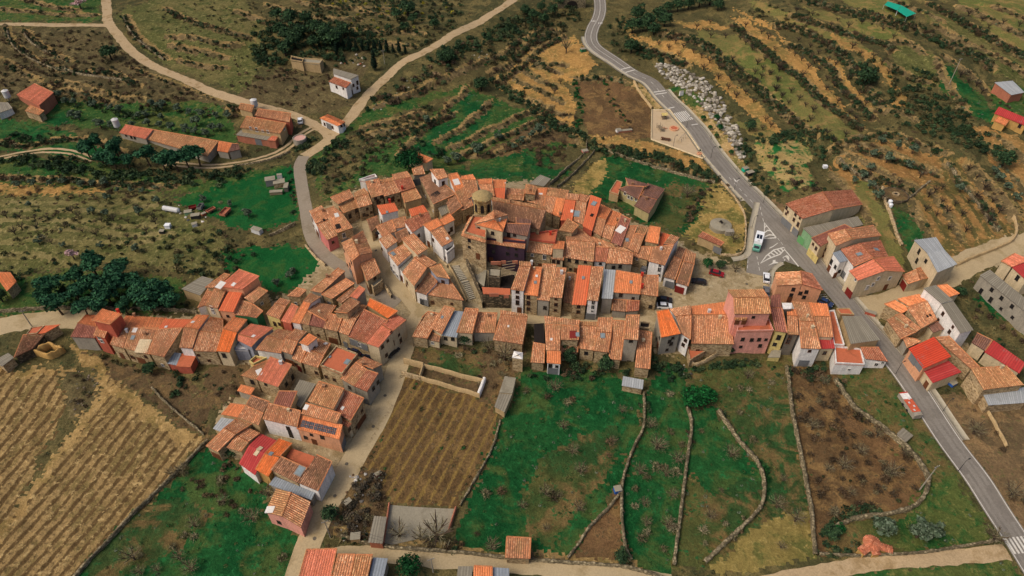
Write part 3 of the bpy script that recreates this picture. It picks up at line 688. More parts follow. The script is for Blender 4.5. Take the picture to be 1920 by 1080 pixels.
# painted lines
ribbon('edge_line', MAINW[arc((1687,690)):], 2.5, 2.66, .08, 'paint', n=2); ribbon('edge_line', MAINW[arc((1640,632)):], -2.66, -2.5, .08, 'paint', n=2)
ribbon('edge_line', MAINW[:arc((1190,139))], 2.35, 2.5, .08, 'paint', n=2); ribbon('edge_line', MAINW[:arc((1190,139))], -2.5, -2.35, .08, 'paint', n=2)
ribbon('centre_line', MAINW[:arc((1180,132))], -.07, .08, .08, 'paint', n=2)
def dashes(w, off, ln, gap, width=.14, dz=.082):
    s = np.concatenate([[0], np.cumsum(np.hypot(*np.diff(w, axis=0).T))]); t = 0.0
    while t+ln < s[-1]:
        q = np.stack([np.interp(np.linspace(t, t+ln, 4), s, w[:, k]) for k in (0, 1)], -1)
        ribbon('road_dash', q, off-width/2, off+width/2, dz, 'paint', n=2); t += ln+gap
dashes(MAINW[arc((1187,138)):arc((1255,192))], 0, 2.0, 3.0)
dashes(RW['main'][0][arc((1372,332)):arc((1425,386))], -1.0, 1.6, 1.8)
dashes(world_line([(1425,388),(1432,418)], 1.0), 0, 1.6, 1.2)
dashes(world_line([(1419,481),(1425,512)], .8), 0, 1.4, 1.0); dashes(world_line([(1403,478),(1401,508)], .8), 0, 1.4, 1.0)
dashes(world_line([(1458,447),(1470,462)], .8), 0, 1.2, .8)
def mark(name, pix, dz=.084): return sheet(name, pix, dz, 'paint', step=3.0)
def bar_across(px, off0, off1, along, name='road_bar', dz=.083):
    i = arc(px); w = MAINW[max(0, i-6):i+7]; s = np.concatenate([[0], np.cumsum(np.hypot(*np.diff(w, axis=0).T))]); m = s[-1]/2
    q = np.stack([np.interp(np.linspace(m-along/2, m+along/2, 2), s, w[:, k]) for k in (0, 1)], -1)
    return ribbon(name, q, off0, off1, dz, 'paint', n=3)
for p in ((1173,131),(1180,134),(1240,170),(1246,174)): bar_across(p, -2.5, 2.5, .55)
bar_across((1267,203), -2.6, 0, .5); bar_across((1296,233), 0, 2.6, .5)
ci = arc((1281,219))
w = MAINW[ci-5:ci+6]
for k in range(7): # zebra bars along the road
    o = -2.55+k*.78
    c0 = len(MAINW[:ci]); q = MAINW[ci-2:ci+3]
    ribbon('zebra_bar', q, o, o+.42, .083, 'paint', n=2)
for k in range(6):
    q = MAINW[arc((1905,1011)):arc((1905,1011))+3]; ribbon('zebra_bar', q, -2.4+k*.85, -1.95+k*.85, .083, 'paint', n=2)
def wf(*pts): return [fpx('W', p) for p in pts]
# junction hatching, seen from the air
mark('hatch_edge', wf((284,468),(292,478),(288,640),(282,640))); mark('hatch_edge', wf((284,468),(412,622),(400,630),(290,482)))
mark('hatch_edge', wf((288,640),(284,632),(402,622),(410,632)))
for y in (500, 545, 590):
    k = (y-468)/160; xr = 288+ (y-468)*.8
    mark('hatch_bar', wf((290,y+22),(290+(xr-290)*.5,y),(xr,y+8),(xr+8,y+18),(290+(xr-290)*.5,y+14),(290,y+36)))
mark('hatch_edge', wf((243,890),(250,880),(300,808),(380,745),(480,722),(494,728),(480,732),(388,755),(310,815),(256,882)))
mark('hatch_edge', wf((243,890),(256,880),(330,832),(440,790),(490,742),(494,728),(498,745),(450,798),(336,842)))
for (x0, y0, x1, y1) in ((318,800,350,822),(345,778,388,806),(372,757,420,790),(405,742,450,778),(440,732,476,762)):
    mark('hatch_bar', wf((x0,y0),(x0+10,y0-6),(x1+8,y1-4),(x1-4,y1+3)))
mark('edge_line', wf((490,752),(500,750),(638,915),(628,920))); 
mark('arrow_marking', wf((332,738),(345,722),(372,712),(420,678),(424,684),(378,718),(358,732)))
mark('arrow_marking', wf((325,908),(370,880),(372,856),(400,850),(398,868),(425,876),(420,886),(380,888),(332,908)))
mark('stop_line', wf((402,880),(480,876),(480,882),(402,888)))
for (pts) in ( # S T O P, lying on the asphalt along the side road
    ((470,828),(492,812),(494,818),(476,832),(500,850),(488,862),(484,858),(492,850)), ((496,812),(504,808),(530,840),(524,846)), ((490,818),(512,800),(515,806),(494,823)),
    ((508,814),(526,806),(542,836),(522,848)), ((528,820),(540,856),(532,860),(514,826))):
    try: mark('road_letter', wf(*pts))
    except Exception: pass
for k in range(3): # rows of triangles before the bend
    for (cx, cy, s) in ((440+k*11, 158, 1), (490+k*12, 176, -1)):
        mark('triangle_marking', [fpx('a', p) for p in ((cx-4,cy+6*s),(cx+4,cy+6*s),(cx,cy-9*s))])
mark('road_arrow', [fpx('V', p) for p in ((1570,392),(1600,420),(1630,405),(1604,428),(1612,436),(1588,424))])
for k in range(4): mark('parking_line', [fpx('D', p) for p in ((1352+k*6,372+k*14),(1392+k*10,368+k*14),(1393+k*10,371+k*14),(1353+k*6,375+k*14))])
# playground apron
sheet('playground', [fpx('a', p) for p in ((892,830),(1028,828),(1272,1180),(1060,1110),(882,1040))], .09, 'plaza_sand')

# worn lanes, patches and manhole covers
plain('worn_asphalt', S(115,108,98), .9, .3, .3)
for o in (-2.0, -.8, .8, 2.0): ribbon('wheel_wear', MAINW, o-.28, o+.28, .073, 'worn_asphalt', n=2, rag=.1)
plain('asphalt_patch', S(112,105,95), .9, .2, .4)
for (px, o0, o1, n) in (((1345,302),-2.4,-.4,5), ((1450,415),.4,2.4,6), ((1590,575),-2.2,-.6,7), ((1700,708),.3,2.3,5), ((1765,803),-2.4,-.5,8), ((1840,912),.2,2.2,6), ((1290,228),.2,2.2,4)):
    i = arc(px); ribbon('road_patch', MAINW[i:i+n], o0, o1, .076, 'asphalt_patch', n=3)
plain('manhole', S(92,84,70), .6, .2)
for k, (x, y) in enumerate(((722,742),(650,870),(628,930),(700,800),(800,610),(760,680),(1262,522),(1258,552),(740,560),(705,470),(1400,533),(860,500),(590,1010))):
    q = ground(np.array([x*1.0]), np.array([y*1.0]))[0]; a = np.linspace(0, 6.28, 9)[:-1]
    sheet('manhole_cover', None, .1, 'manhole', w=[(q[0]+.42*math.cos(t), q[1]+.42*math.sin(t)) for t in a], step=2.0)
# ------------------------------------------------------------------ houses
RNG = random.Random(11); NRS = np.random.RandomState(5)
PAL = {
 'old': ('tiles_old', 'tile', [S(206,142,98), S(192,126,86), S(214,158,114), S(172,112,78), S(220,174,132), S(156,110,80), S(200,134,92)]),
 'oldred': ('tiles_plain', 'tile', [S(182,110,80), S(162,94,68), S(194,128,96), S(146,88,64), S(186,134,104)]),
 'new': ('tiles_plain', 'tile', [S(218,134,84), S(210,124,76), S(226,148,98), S(214,130,82)]),
 'bright': ('tiles_plain', 'tile', [S(222,120,62), S(214,110,54), S(228,128,70)]),
 'red': ('tiles_plain', 'pan', [S(204,104,66), S(198,98,62), S(210,112,72)]),
 'salmon': ('tiles_plain', 'tile', [S(208,124,92), S(202,116,84), S(214,132,102)]),
 'brown': ('tiles_brown', 'tile', [S(154,108,78), S(134,92,66), S(172,124,92), S(116,86,66), S(186,140,106)]),
 'tan': ('tiles_tan', 'tile', [S(200,148,100), S(184,132,88), S(210,162,116), S(164,114,76), S(196,130,86)]),
 'pinkbrown': ('tiles_plain', 'tile', [S(164,106,86), S(152,96,78), S(172,116,96), S(142,90,74)]),
 'villa': ('tiles_plain', 'tile', [S(136,98,82), S(126,90,74), S(146,108,92)]),
 'sheet': ('sheet', 'pan', [S(158,160,158), S(150,152,150), S(164,166,164)]),
 'bluesheet': ('sheet', 'pan', [S(140,146,150), S(132,138,142)]),
 'conc': ('sheet', 'pan', [S(132,124,106), S(122,114,98), S(138,130,112)]),
 'redsheet': ('sheet', 'pan', [S(176,60,54), S(170,54,50), S(180,70,64)]),
 'crimson': ('sheet', 'pan', [S(200,72,46), S(194,66,42)]),
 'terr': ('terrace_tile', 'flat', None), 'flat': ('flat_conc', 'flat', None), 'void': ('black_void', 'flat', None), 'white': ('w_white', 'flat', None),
}
WALLQ = []       # every outer wall face: dict(house, quad of Vectors, normal, top, bottom)
OCC_V, OCC_F = [], []
HOUSES = []
def occ(quad):
    b = len(OCC_V); OCC_V.extend([tuple(p) for p in quad]); OCC_F.append(tuple(range(b, b+len(quad))))
def tri_area(p): return .5*np.linalg.norm(np.cross(p[2]-p[0], p[3]-p[1]))
def ground_z(x, y): return float(tz(np.array([x]), np.array([y]))[0])
def tile_mesh(name, quad, pal, parent, origin, mode, pitch=.45, row=.46):
    """barrel tiles: columns from ridge to eave, each tile a bent face with its own tint"""
    r0, r1, e1, e0 = [np.asarray(p, float)-origin for p in quad]
    wid = max(np.linalg.norm(e1-e0), np.linalg.norm(r1-r0)); ln = max(np.linalg.norm(e0-r0), np.linalg.norm(e1-r1))
    nrm = np.cross(r1-r0+e1-e0, e0-r0+e1-r1); nrm /= np.linalg.norm(nrm)+1e-9
    if nrm[2] < 0: nrm = -nrm
    if mode == 'pan': row = ln; pitch = .55; hgt = .06
    else: hgt = .17
    nu = max(2, int(wid/pitch)); nv = max(1, int(round(ln/row)))
    U, V = np.meshgrid(np.arange(nu), np.arange(nv), indexing='ij'); U = U.ravel(); V = V.ravel()
    jit = NRS.uniform(-.035, .035, (len(U), 2)) if mode == 'tile' else np.zeros((len(U), 2))
    def P(u, v): 
        u = u[:, None]; v = v[:, None]
        return (r0*(1-u)+r1*u)*(1-v)+(e0*(1-u)+e1*u)*v
    vs = []
    for du, dh in ((.15, .0), (.5, hgt), (.85, .0)):
        for dv, lift in ((0, -.01), (1.06, .035)):
            p = P((U+du+jit[:, 0])/nu, np.clip((V+dv)/nv, 0, 1.02))
            lift_j = NRS.uniform(-.012, .02, len(U)) if mode == 'tile' else 0
            vs.append(p+nrm*np.reshape(dh+(lift if mode == 'tile' else 0)+lift_j, (-1, 1)))
    v = np.stack(vs, 1)                     # tile, 6, 3: (du0 dv0, du0 dv1, du1 dv0, ...)
    n = len(U); b = np.arange(n)*6
    f = np.stack([np.stack([b, b+1, b+3, b+2], -1), np.stack([b+2, b+3, b+5, b+4], -1)], 1).reshape(-1, 4)
    c = np.array(PAL[pal][2])
    gu, gv = max(1, nu//5), max(1, nv//5); patch = NRS.randint(0, len(c), (gu+1, gv+1))
    idx = np.where(NRS.rand(n) < .5, patch[np.minimum((U+NRS.randint(-2, 3, n))*gu//nu, gu), np.minimum((V+NRS.randint(-2, 3, n))*gv//nv, gv)], NRS.randint(0, len(c), n))
    # whole courses and patches were relaid at different times
    colv = NRS.uniform(.8, 1.18, nu)[U]; col = (c[idx]*.65+c.mean(0)*.35)*colv[:, None]*NRS.uniform(.88, 1.14, (n, 1))*NRS.uniform(.9, 1.1)
    if mode == 'pan': col = c[idx]*NRS.uniform(.94, 1.06, (n, 1))
    return mesh_np('roof_tiles' if mode == 'tile' else 'roof_ribs', v.reshape(-1, 3), f, 4, MATS[PAL[pal][0]], parent=parent, fcol=np.repeat(col, 2, 0), kind='stuff')
SLABC = {}
def slab_mat(pal):
    if PAL[pal][2] is None: return MATS[PAL[pal][0]]
    if pal not in SLABC:
        c = np.mean(np.array(PAL[pal][2]), 0)*.46  # darkened slab: shade in the channels between tiles is put into its colour
        if pal in ('red', 'bright', 'redsheet', 'crimson', 'sheet', 'bluesheet', 'conc', 'salmon', 'new'): c = c*1.7
        SLABC[pal] = plain('slab_'+pal, tuple(c), .9, .22, .5)
    return SLABC[pal]
def house(label, wall, fr, roofs, cat='house', name='village_house', group=None, wins=(), doors=(), sky=(), chims=(), auto=True, ridge=True, extra_h=0.0):
    solved = []; prev = None
    for r in roofs:
        quad, he, pal = r[:3]; op = r[3] if len(r) > 3 else {}
        f2 = op.get('fr', fr)
        q = np.array([fpx(f2, p) for p in quad])
        sl = op.get('slope', .015 if PAL[pal][1] == 'flat' else (.16 if pal in ('sheet', 'conc', 'bluesheet') else .27))
        mr, me_ = q[:2].mean(0), q[2:].mean(0)
        if he == 'b':
            hr = prev
            z = hr-1.0
            for _ in range(25):
                run = np.linalg.norm((unp(*me_, z)-unp(*mr, hr))[:2]); z = z*.5+.5*(hr-sl*run)
            ze = z
        else:
            if isinstance(he, str): ze = float(he)       # absolute height
            else:
                z = he
                for _ in range(14):
                    p = unp(*me_, z); z = .4*z+.6*(ground_z(p[0], p[1])+he)
                ze = z
            hr = ze+.8
            for _ in range(25):
                run = np.linalg.norm((unp(*me_, ze)-unp(*mr, hr))[:2]); hr = hr*.5+.5*(ze+sl*run)
            prev = hr
        P3 = np.array([unp(*q[0], hr), unp(*q[1], hr), unp(*q[2], ze), unp(*q[3], ze)])
        solved.append((P3, pal, op, q, hr, ze))
    allp = np.concatenate([s[0] for s in solved]); c = allp[:, :2].mean(0); org = np.array([c[0], c[1], ground_z(*c)])
    root = empty(name, org, label, cat, group)
    H = dict(root=root, org=org, wall=wall, walls=[], auto=auto, roofs=[], label=label)
    wb = {}
    for si, (P3, pal, op, q, hr, ze) in enumerate(solved):
        w = op.get('w', wall); mb = wb.setdefault(w, MB())
        # polygon without repeated corners
        idx = [i for i in range(4) if np.linalg.norm(P3[i]-P3[i-1]) > .15]
        poly = P3[idx]; n = len(poly)
        if n < 3: continue
        ar = sum(poly[i-1][0]*poly[i][1]-poly[i][0]*poly[i-1][1] for i in range(n)); sg = 1 if ar > 0 else -1
        ins = []
        for i in range(n):
            a, b = poly[i], poly[(i+1) % n]
            shared = any(sj != si and sum(np.min(np.hypot(*(oq-qq).T)) < 1.6 for qq in (project_xy(a), project_xy(b))) == 2 for sj, oq in ((j, solved[j][3]) for j in range(len(solved))))
            ins.append(0.02 if shared else (.06 if PAL[pal][1] == 'flat' else .2))
        nrm = []
        for i in range(n):
            d = (poly[(i+1) % n]-poly[i])[:2]; d = d/(np.linalg.norm(d)+1e-9); nrm.append(np.array([-d[1], d[0]])*sg)  # inward
        top = []
        for i in range(n):
            n0, n1 = nrm[i-1], nrm[i]; d0, d1 = ins[i-1], ins[i]
            A = np.array([n0, n1]); det = abs(A[0, 0]*A[1, 1]-A[0, 1]*A[1, 0])
            off = np.linalg.solve(A, [d0, d1]) if det > .25 else (n0*d0+n1*d1)*.5
            if np.linalg.norm(off) > 1: off = off/np.linalg.norm(off)
            top.append(np.array([*(poly[i][:2]+off), poly[i][2]-.13]))
        flat = PAL[pal][1] == 'flat'; par = op.get('par', .0)
        for i in range(n):
            a, b = top[i].copy(), top[(i+1) % n].copy()
            if flat: a[2] += .04; b[2] += .04
            ba, bb = a.copy(), b.copy(); ba[2] = ground_z(a[0], a[1])-.9; bb[2] = ground_z(b[0], b[1])-.9
            if op.get('base') is not None: ba[2] = bb[2] = op['base']
            mb.add([ba-org, bb-org, b-org, a-org], [(0, 1, 2, 3) if sg > 0 else (3, 2, 1, 0)])
            occ([ba, bb, b, a])
            out = -nrm[i]
            H['walls'].append((ba, bb, b, a, np.array([out[0], out[1], 0.0]), w, ins[i] < .05))
        # slab
        up = np.array([0, 0, .02]); dn = np.array([0, 0, -.14]); sb = MB(); L = poly-org
        sb.add([p+up for p in L]+[p+dn for p in L], [tuple(range(n)), tuple(range(2*n-1, n-1, -1))]+[(i, n+i, n+(i+1) % n, (i+1) % n) for i in range(n)])
        ro = sb.build(op.get('part', 'roof' if not flat else 'roof_terrace'), slab_mat(pal), root)
        occ([p for p in poly])
        H['roofs'].append((ro, P3, pal, q, hr, ze))
        if PAL[pal][1] != 'flat': tile_mesh('t', P3, pal, ro, org, PAL[pal][1])
        if ridge and PAL[pal][1] == 'tile' and np.linalg.norm(P3[0]-P3[1]) > 1:
            rb = MB(); rb.tube([P3[0]-org+[0, 0, .06], P3[1]-org+[0, 0, .06]], .15, 5); rb.build('ridge_tiles', MATS['ridge'], ro)
            for k in (0, 1):
                if RNG.random() < .5:
                    lb = MB(); lb.tube([P3[k]-org+[0, 0, .05], P3[3 if k == 0 else 2]-org+[0, 0, .05]], .13, 5); lb.build('verge_tiles', MATS['ridge'], ro)
        if par:
            pm = MB()
            for i in range(n):
                a, b = poly[i]-org, poly[(i+1) % n]-org; m = (a+b)/2; d = b-a
                a2 = math.atan2(d[1], d[0]); pm.box((m[0]+nrm[i][0]*.12, m[1]+nrm[i][1]*.12, m[2]+par/2), (np.linalg.norm(d[:2])-.02*i, .22, par), a2)
                occ([poly[i], poly[(i+1) % n], poly[(i+1) % n]+[0, 0, par], poly[i]+[0, 0, par]])
            pm.build('parapet', MATS['w_'+op.get('pw', w)], root, kind='stuff')
    for w, mb in wb.items():
        mb.build('wall', MATS['darkstone'] if w == 'darkstone' else MATS['w_'+w], root)
    H['wins'] = [fpx(fr, p) for p in wins]; H['doors'] = [(fpx(fr, p[:2]), p[2] if len(p) > 2 else 'door_wood') for p in doors]
    H['sky'] = [(fpx(fr, s[:2]), s[2] if len(s) > 2 else 1.0, s[3] if len(s) > 3 else 'w') for s in sky]; H['chims'] = [(fpx(fr, p[:2]), p[2] if len(p) > 2 else 'chimney') for p in chims]
    HOUSES.append(H); return H
def project_xy(p):
    x, y = project(p[0], p[1], p[2]); return np.array([x, y])

V = 'houses of the old village'
# upper cluster by the gully road
house('white corner house with a skewed tile roof where the gully road bends', 'white', 'A', [([(95,448),(265,388),(325,435),(130,518)],6,'old'), ([(95,448),(190,408),(170,383),(78,425)],'b','old')], group=V, sky=[(190,490,.8,'d')])
house('stone house with a white skylight behind the red corner house', 'stone', 'A', [([(215,468),(328,438),(408,548),(285,590)],5.5,'old')], group=V, sky=[(285,455,1.5),(295,540,1.8,'d')], wins=[(340,605)], doors=[(350,640,'door_grey')])
house('small red painted house with an orange roof at the road bend', 'roseate', 'A', [([(135,525),(225,490),(305,600),(215,640)],4.6,'old')], group=V, wins=[(257,656)], auto=False)
house('stone house with a grey tan lower roof on the rim of the upper cluster', 'stone', 'A', [([(235,322),(383,262),(415,318),(295,372)],6.5,'old'), ([(295,376),(412,324),(450,395),(340,440)],4.6,'tan')], group=V, wins=[(432,418),(385,460)])
house('stone house with white framed windows in the upper cluster', 'stone', 'A', [([(420,322),(525,295),(555,370),(450,400)],5,'old'), ([(420,322),(525,295),(490,252),(412,288)],'b','tan')], group=V, wins=[(514,404),(545,432),(490,450),(430,425)])
house('tall tile roofed house with a white parapet terrace on its back', 'stone', 'A', [([(500,205),(605,180),(635,300),(545,325)],6.3,'old'), ([(455,200),(575,160),(592,182),(500,204)],4.5,'terr',{'w':'white','par':.9})], group=V, wins=[(577,328),(605,355),(620,315)])
house('stone house with a wide tan roof and a row of small windows', 'stone', 'A', [([(610,215),(715,195),(765,280),(640,315)],6,'old'), ([(610,215),(715,195),(705,172),(610,190)],'b','tan')], group=V, wins=[(672,330),(708,322),(750,342)])
house('house with a plain red lower roof and a red chimney at the north rim', 'stone', 'A', [([(712,193),(842,168),(875,245),(765,280)],6,'oldred'), ([(712,193),(842,168),(812,125),(702,148)],'b','old')], group=V, chims=[(778,258,'chimney_red')])
house('cream rendered house with a pale tan roof in the upper cluster', 'tanwall', 'A', [([(772,290),(880,255),(922,325),(795,362)],5.2,'tan')], group=V)
house('small detached tile hut at the top of the upper alley', 'grey', 'A', [([(850,108),(928,83),(952,145),(865,155)],4,'old')], group=V, cat='hut', name='hut', doors=[(885,180,'door_grey')], auto=False)
house('white walled house with a flat red roof and a red chimney', 'white', 'A', [([(585,380),(718,360),(748,418),(622,450)],5.6,'red')], group=V, chims=[(684,358,'chimney_red')], sky=[(663,432,.9,'g')])
house('cream house with a tapering orange roof beside the upper alley', 'cream', 'A', [([(822,410),(935,376),(968,425),(845,465)],5,'red')], group=V)
house('low house with a brown roof at the head of the village street', 'stone', 'A', [([(510,490),(590,460),(612,520),(545,580)],3.8,'brown')], group=V)
house('old tile roofed house second from the head of the village street', 'white', 'A', [([(580,540),(700,488),(735,572),(628,612)],4.6,'old'), ([(700,490),(800,465),(822,540),(728,555)],5,'old')], group=V, sky=[(590,590,1.2,'d')])
house('big red brown tile roof with a white gable in the village centre', 'white', 'A', [([(790,498),(975,428),(998,490),(852,585)],6.2,'oldred')], group=V, wins=[(900,606)])
house('low ochre roof wedged between taller roofs in the village centre', 'ochre', 'A', [([(720,592),(810,552),(830,600),(750,668)],4.2,'brown')], group=V)
house('white street house with an ochre tile roof and small balcony', 'white', 'A', [([(605,635),(682,588),(742,650),(658,708)],5,'old')], group=V, wins=[(590,680),(625,705)])
house('tall cream house with a lone raised roof in the village centre', 'cream', 'A', [([(772,632),(862,592),(968,705),(893,752)],6.5,'old')], group=V)
house('long white street house stepping down the village street', 'white', 'A', [([(668,740),(790,670),(850,740),(740,835)],5.6,'old'), ([(740,835),(850,742),(880,790),(780,880)],4.6,'conc',{'slope':.1})], group=V, sky=[(708,745,1.4,'g')], wins=[(695,850),(715,880),(742,910),(762,935)])
house('cream house with two crossing tile roofs by the street corner', 'cream', 'A', [([(865,775),(960,850),(865,985),(775,880)],5.5,'old'), ([(865,775),(930,745),(1040,812),(960,850)],'b','old')], group=V, wins=[(815,960)])
house('fan shaped house with a wide tile roof at the foot of the steps', 'stone', 'C', [([(238,115),(295,178),(215,268),(143,245)],4.6,'brown',{'w':'white'}), ([(295,178),(382,165),(476,308),(215,268)],4.2,'old',{'slope':.2})], group=V, wins=[(262,320),(395,330)], doors=[(205,320,'door_grey')], chims=[(330,120,'chimney')])
house('narrow tan roofed house over the fan shaped house, with a grey dormer', 'bluegrey', 'C', [([(240,82),(318,55),(382,158),(290,142)],6.2,'tan')], group=V)
house('tall pink gabled house between the gully road and the village street', 'salmon', 'A', [([(400,622),(455,752),(553,735),(483,572)],7.5,'old'), ([(400,622),(455,752),(400,800),(318,662)],'b','old')], group=V)
house('small stone house with a walled porch at the street fork', 'stone', 'A', [([(465,822),(568,780),(612,885),(515,950)],5.2,'old')], group=V, wins=[(570,925)])
house('low stone porch of a roofless outbuilding at the street fork', 'stone', 'A', [([(520,952),(610,895),(632,950),(560,1005)],3,'flat',{'par':.5})], cat='outbuilding', name='outbuilding', auto=False)
house('narrow white house with orange roofs beside the church square', 'white', 'A', [([(990,582),(1085,540),(1158,645),(1075,690)],5.5,'old'), ([(932,525),(1040,478),(1078,528),(985,575)],6.5,'new'), ([(1040,500),(1135,440),(1170,490),(1078,535)],5.2,'new'), ([(1075,692),(1158,650),(1168,700),(1112,745)],3.6,'void',{'par':.6})], group=V, sky=[(1115,630,.9)], wins=[(1010,640),(1145,560)])
house('big stone house with a patched roof and dark open loft near the church', 'stone', 'A', [([(1000,140),(1180,295),(1010,372),(905,172)],5.2,'brown',{'slope':.2}), ([(1180,298),(1228,388),(1145,450),(1105,360)],5.5,'brown'), ([(1045,400),(1120,362),(1152,415),(1070,460)],3.2,'conc')], group=V, sky=[(1028,300,2.6,'d')])
house('white penthouse box with a tile lid above the patched roof', 'white', 'A', [([(985,112),(1090,108),(1122,168),(1045,190)],8.4,'old')], group=V)
house('orange roofed house with a large white roof sheet near the church tower', 'white', 'A', [([(1120,150),(1192,135),(1252,236),(1172,275)],6.2,'new'), ([(1174,278),(1255,238),(1310,382),(1227,420)],5,'old',{'w':'stone'})], group=V, sky=[(1182,207,2.4)])
house('small lean-to tile roof against the church square', 'stone', 'A', [([(1120,335),(1195,312),(1225,390),(1155,425)],4,'brown')], group=V)
house('house with bright tiles and white verge walls north of the church', 'white', 'B', [([(22,190),(132,190),(150,290),(70,330)],5.6,'old'), ([(22,190),(132,190),(108,148),(18,162)],'b','new')], group=V)
house('white sided narrow house with a two tone roof north of the church', 'white', 'B', [([(150,222),(252,220),(268,312),(195,310)],5.6,'old'), ([(150,222),(252,220),(250,180),(138,188)],'b','new')], group=V)
house('orange roofed house with white verges behind the church nave', 'white', 'B', [([(262,248),(350,246),(345,330),(275,315)],5.6,'red'), ([(262,248),(350,246),(358,190),(256,188)],'b','new')], group=V, sky=[(350,215,.5)])
house('long low tile roof behind the church nave, topped by a grey wall', 'stone', 'B', [([(352,302),(490,307),(485,345),(345,330)],5,'old'), ([(352,302),(490,307),(495,262),(358,250)],'b','old')], group=V)
house('terraced house with a weathered double pitch beside the grey shed', 'stone', 'B', [([(495,290),(575,300),(652,330),(640,385),(490,345)][:1]+[(650,308),(640,388),(490,345)],4.8,'old'), ([(495,290),(575,298),(592,236),(505,222)],5.6,'tan')], group=V)
house('terraced house with new orange tiles, red wall and a skylight', 'red', 'B', [([(588,252),(668,250),(655,310),(583,302)],5.6,'new')], group=V, sky=[(616,303,1.4)])
house('terraced house with wide tan back slope in the north row', 'stone', 'B', [([(655,312),(735,322),(700,446),(636,420)],5.2,'old'), ([(655,312),(800,330),(826,268),(672,248)],'b','tan'), ([(737,324),(800,334),(762,470),(702,446)],5.2,'new')], group=V, chims=[(760,455)])
house('terraced house with a plain deep red roof in the north row', 'red', 'B', [([(800,338),(878,345),(852,492),(762,490)],5.4,'red'), ([(806,335),(895,342),(908,300),(812,288)],'b','old')], group=V, sky=[(849,425,1.0)])
house('terraced house with a big grey roof window in the north row', 'stone', 'B', [([(880,345),(962,355),(937,528),(860,495)],5.4,'old'), ([(880,345),(962,355),(988,310),(913,295)],'b','old')], group=V, sky=[(887,445,2.4,'g')])
house('tall plain orange roof with two roof windows in the north row', 'red', 'B', [([(990,300),(1072,330),(1002,570),(930,532)],6.2,'red',{'slope':.2})], group=V, sky=[(1015,368,1.8,'g'),(1000,455,1.1,'d')])
house('terraced tile house next to the tall orange roof', 'stone', 'B', [([(1035,465),(1105,490),(1070,612),(1003,575)],5.4,'old'), ([(1035,465),(1105,490),(1147,410),(1070,372)],'b','new')], group=V)
house('terraced tile house with fresh tiles on its back slope', 'stone', 'B', [([(1090,525),(1175,540),(1140,642),(1065,612)],5.2,'old'), ([(1090,525),(1175,540),(1220,445),(1150,415)],'b','new')], group=V, chims=[(1190,500)])
house('terraced house with a mauve roof and a broad white skylight', 'stone', 'B', [([(1218,450),(1292,486),(1217,690),(1142,655)],5.2,'pinkbrown',{'slope':.2})], group=V, sky=[(1214,562,2.7)])
house('terraced tile house with a blue white roof window', 'stone', 'B', [([(1275,535),(1345,532),(1278,705),(1215,690)],4.6,'old',{'slope':.2})], group=V, sky=[(1263,641,1.4,'g')])
house('terraced house with a pale tan back roof at the east row end', 'stone', 'B', [([(1328,590),(1397,602),(1345,742),(1270,705)],4.6,'old'), ([(1330,590),(1397,602),(1424,545),(1350,530)],'b','tan')], group=V)
house('raised orange box roof on stone walls above the east row', 'stone', 'B', [([(1435,535),(1516,548),(1496,668),(1398,650)],6.2,'new',{'slope':.15}), ([(1514,580),(1592,602),(1560,665),(1498,695)],4.4,'red',{'slope':.1})], group=V, chims=[(1516,606)])
house('white gabled house with a wide tile roof above the plaza', 'white', 'B', [([(1450,695),(1612,675),(1545,830),(1424,800)],6.4,'old'), ([(1535,668),(1612,675),(1657,625),(1590,598)],'b','old')], group=V, wins=[(1505,862),(1503,903),(1510,832)], doors=[(1540,955,'door_grey')])
house('low twin garage with dark brown roofs on the plaza, western half', 'white', 'B', [([(1610,765),(1675,790),(1622,940),(1535,915)],3.6,'brown'), ([(1610,765),(1675,790),(1707,710),(1650,690)],'b','brown')], group=V, cat='garage', name='garage', doors=[(1585,960,'door_grey')], auto=False)
house('low twin garage with a red door on the plaza, eastern half', 'white', 'B', [([(1685,800),(1765,820),(1720,988),(1630,960)],3.6,'brown'), ([(1685,800),(1765,820),(1777,745),(1710,710)],'b','old')], group=V, cat='garage', name='garage', doors=[(1660,993,'door_red')], auto=False)
house('stone house with a red walled roof terrace next to the town hall', 'stone', 'B', [([(510,655),(712,665),(695,752),(498,728)],6,'old'), ([(530,598),(742,572),(722,668),(508,640)],7.4,'terr',{'par':.6,'pw':'red'})], group=V, wins=[(552,752),(643,768)], doors=[(612,815,'door_wood')], chims=[(688,600,'chimney_red')])
house('narrow cream house with a dark brown lower roof', 'cream', 'B', [([(702,708),(792,712),(786,795),(690,780)],5,'brown'), ([(702,705),(790,708),(797,652),(725,645)],6.6,'new')], group=V, wins=[(712,800),(747,802)])
house('broad stone house with the largest tile roof of the central block', 'stone', 'B', [([(805,640),(1025,660),(1012,805),(790,770)],5.6,'old'), ([(805,640),(1025,660),(905,535),(800,572)],'b','old')], group=V, wins=[(830,785),(886,798),(950,805)], doors=[(884,832)])
house('small tan roof box behind the broad stone house', 'stone', 'B', [([(818,478),(900,530),(850,585),(752,568)],6.8,'tan',{'slope':.15})], group=V)
house('house with a brown front roof and white garage front in the central block', 'white', 'B', [([(1027,690),(1127,700),(1107,805),(1013,800)],5.2,'oldred'), ([(1027,688),(1127,698),(1060,610),(940,560)],'b','old')], group=V, wins=[(1063,817)])
house('grey plastered house with a tapering tile roof in the central block', 'grey', 'B', [([(1130,700),(1312,738),(1302,822),(1105,815)],5,'old'), ([(1130,700),(1312,738),(1190,672),(1065,615)],'b','old')], group=V, wins=[(1210,838),(1160,845)])
house('low stone house at the narrow end of the central block', 'stone', 'B', [([(1335,690),(1447,690),(1420,792),(1308,762)],4,'old')], group=V, wins=[(1335,780),(1335,860)])
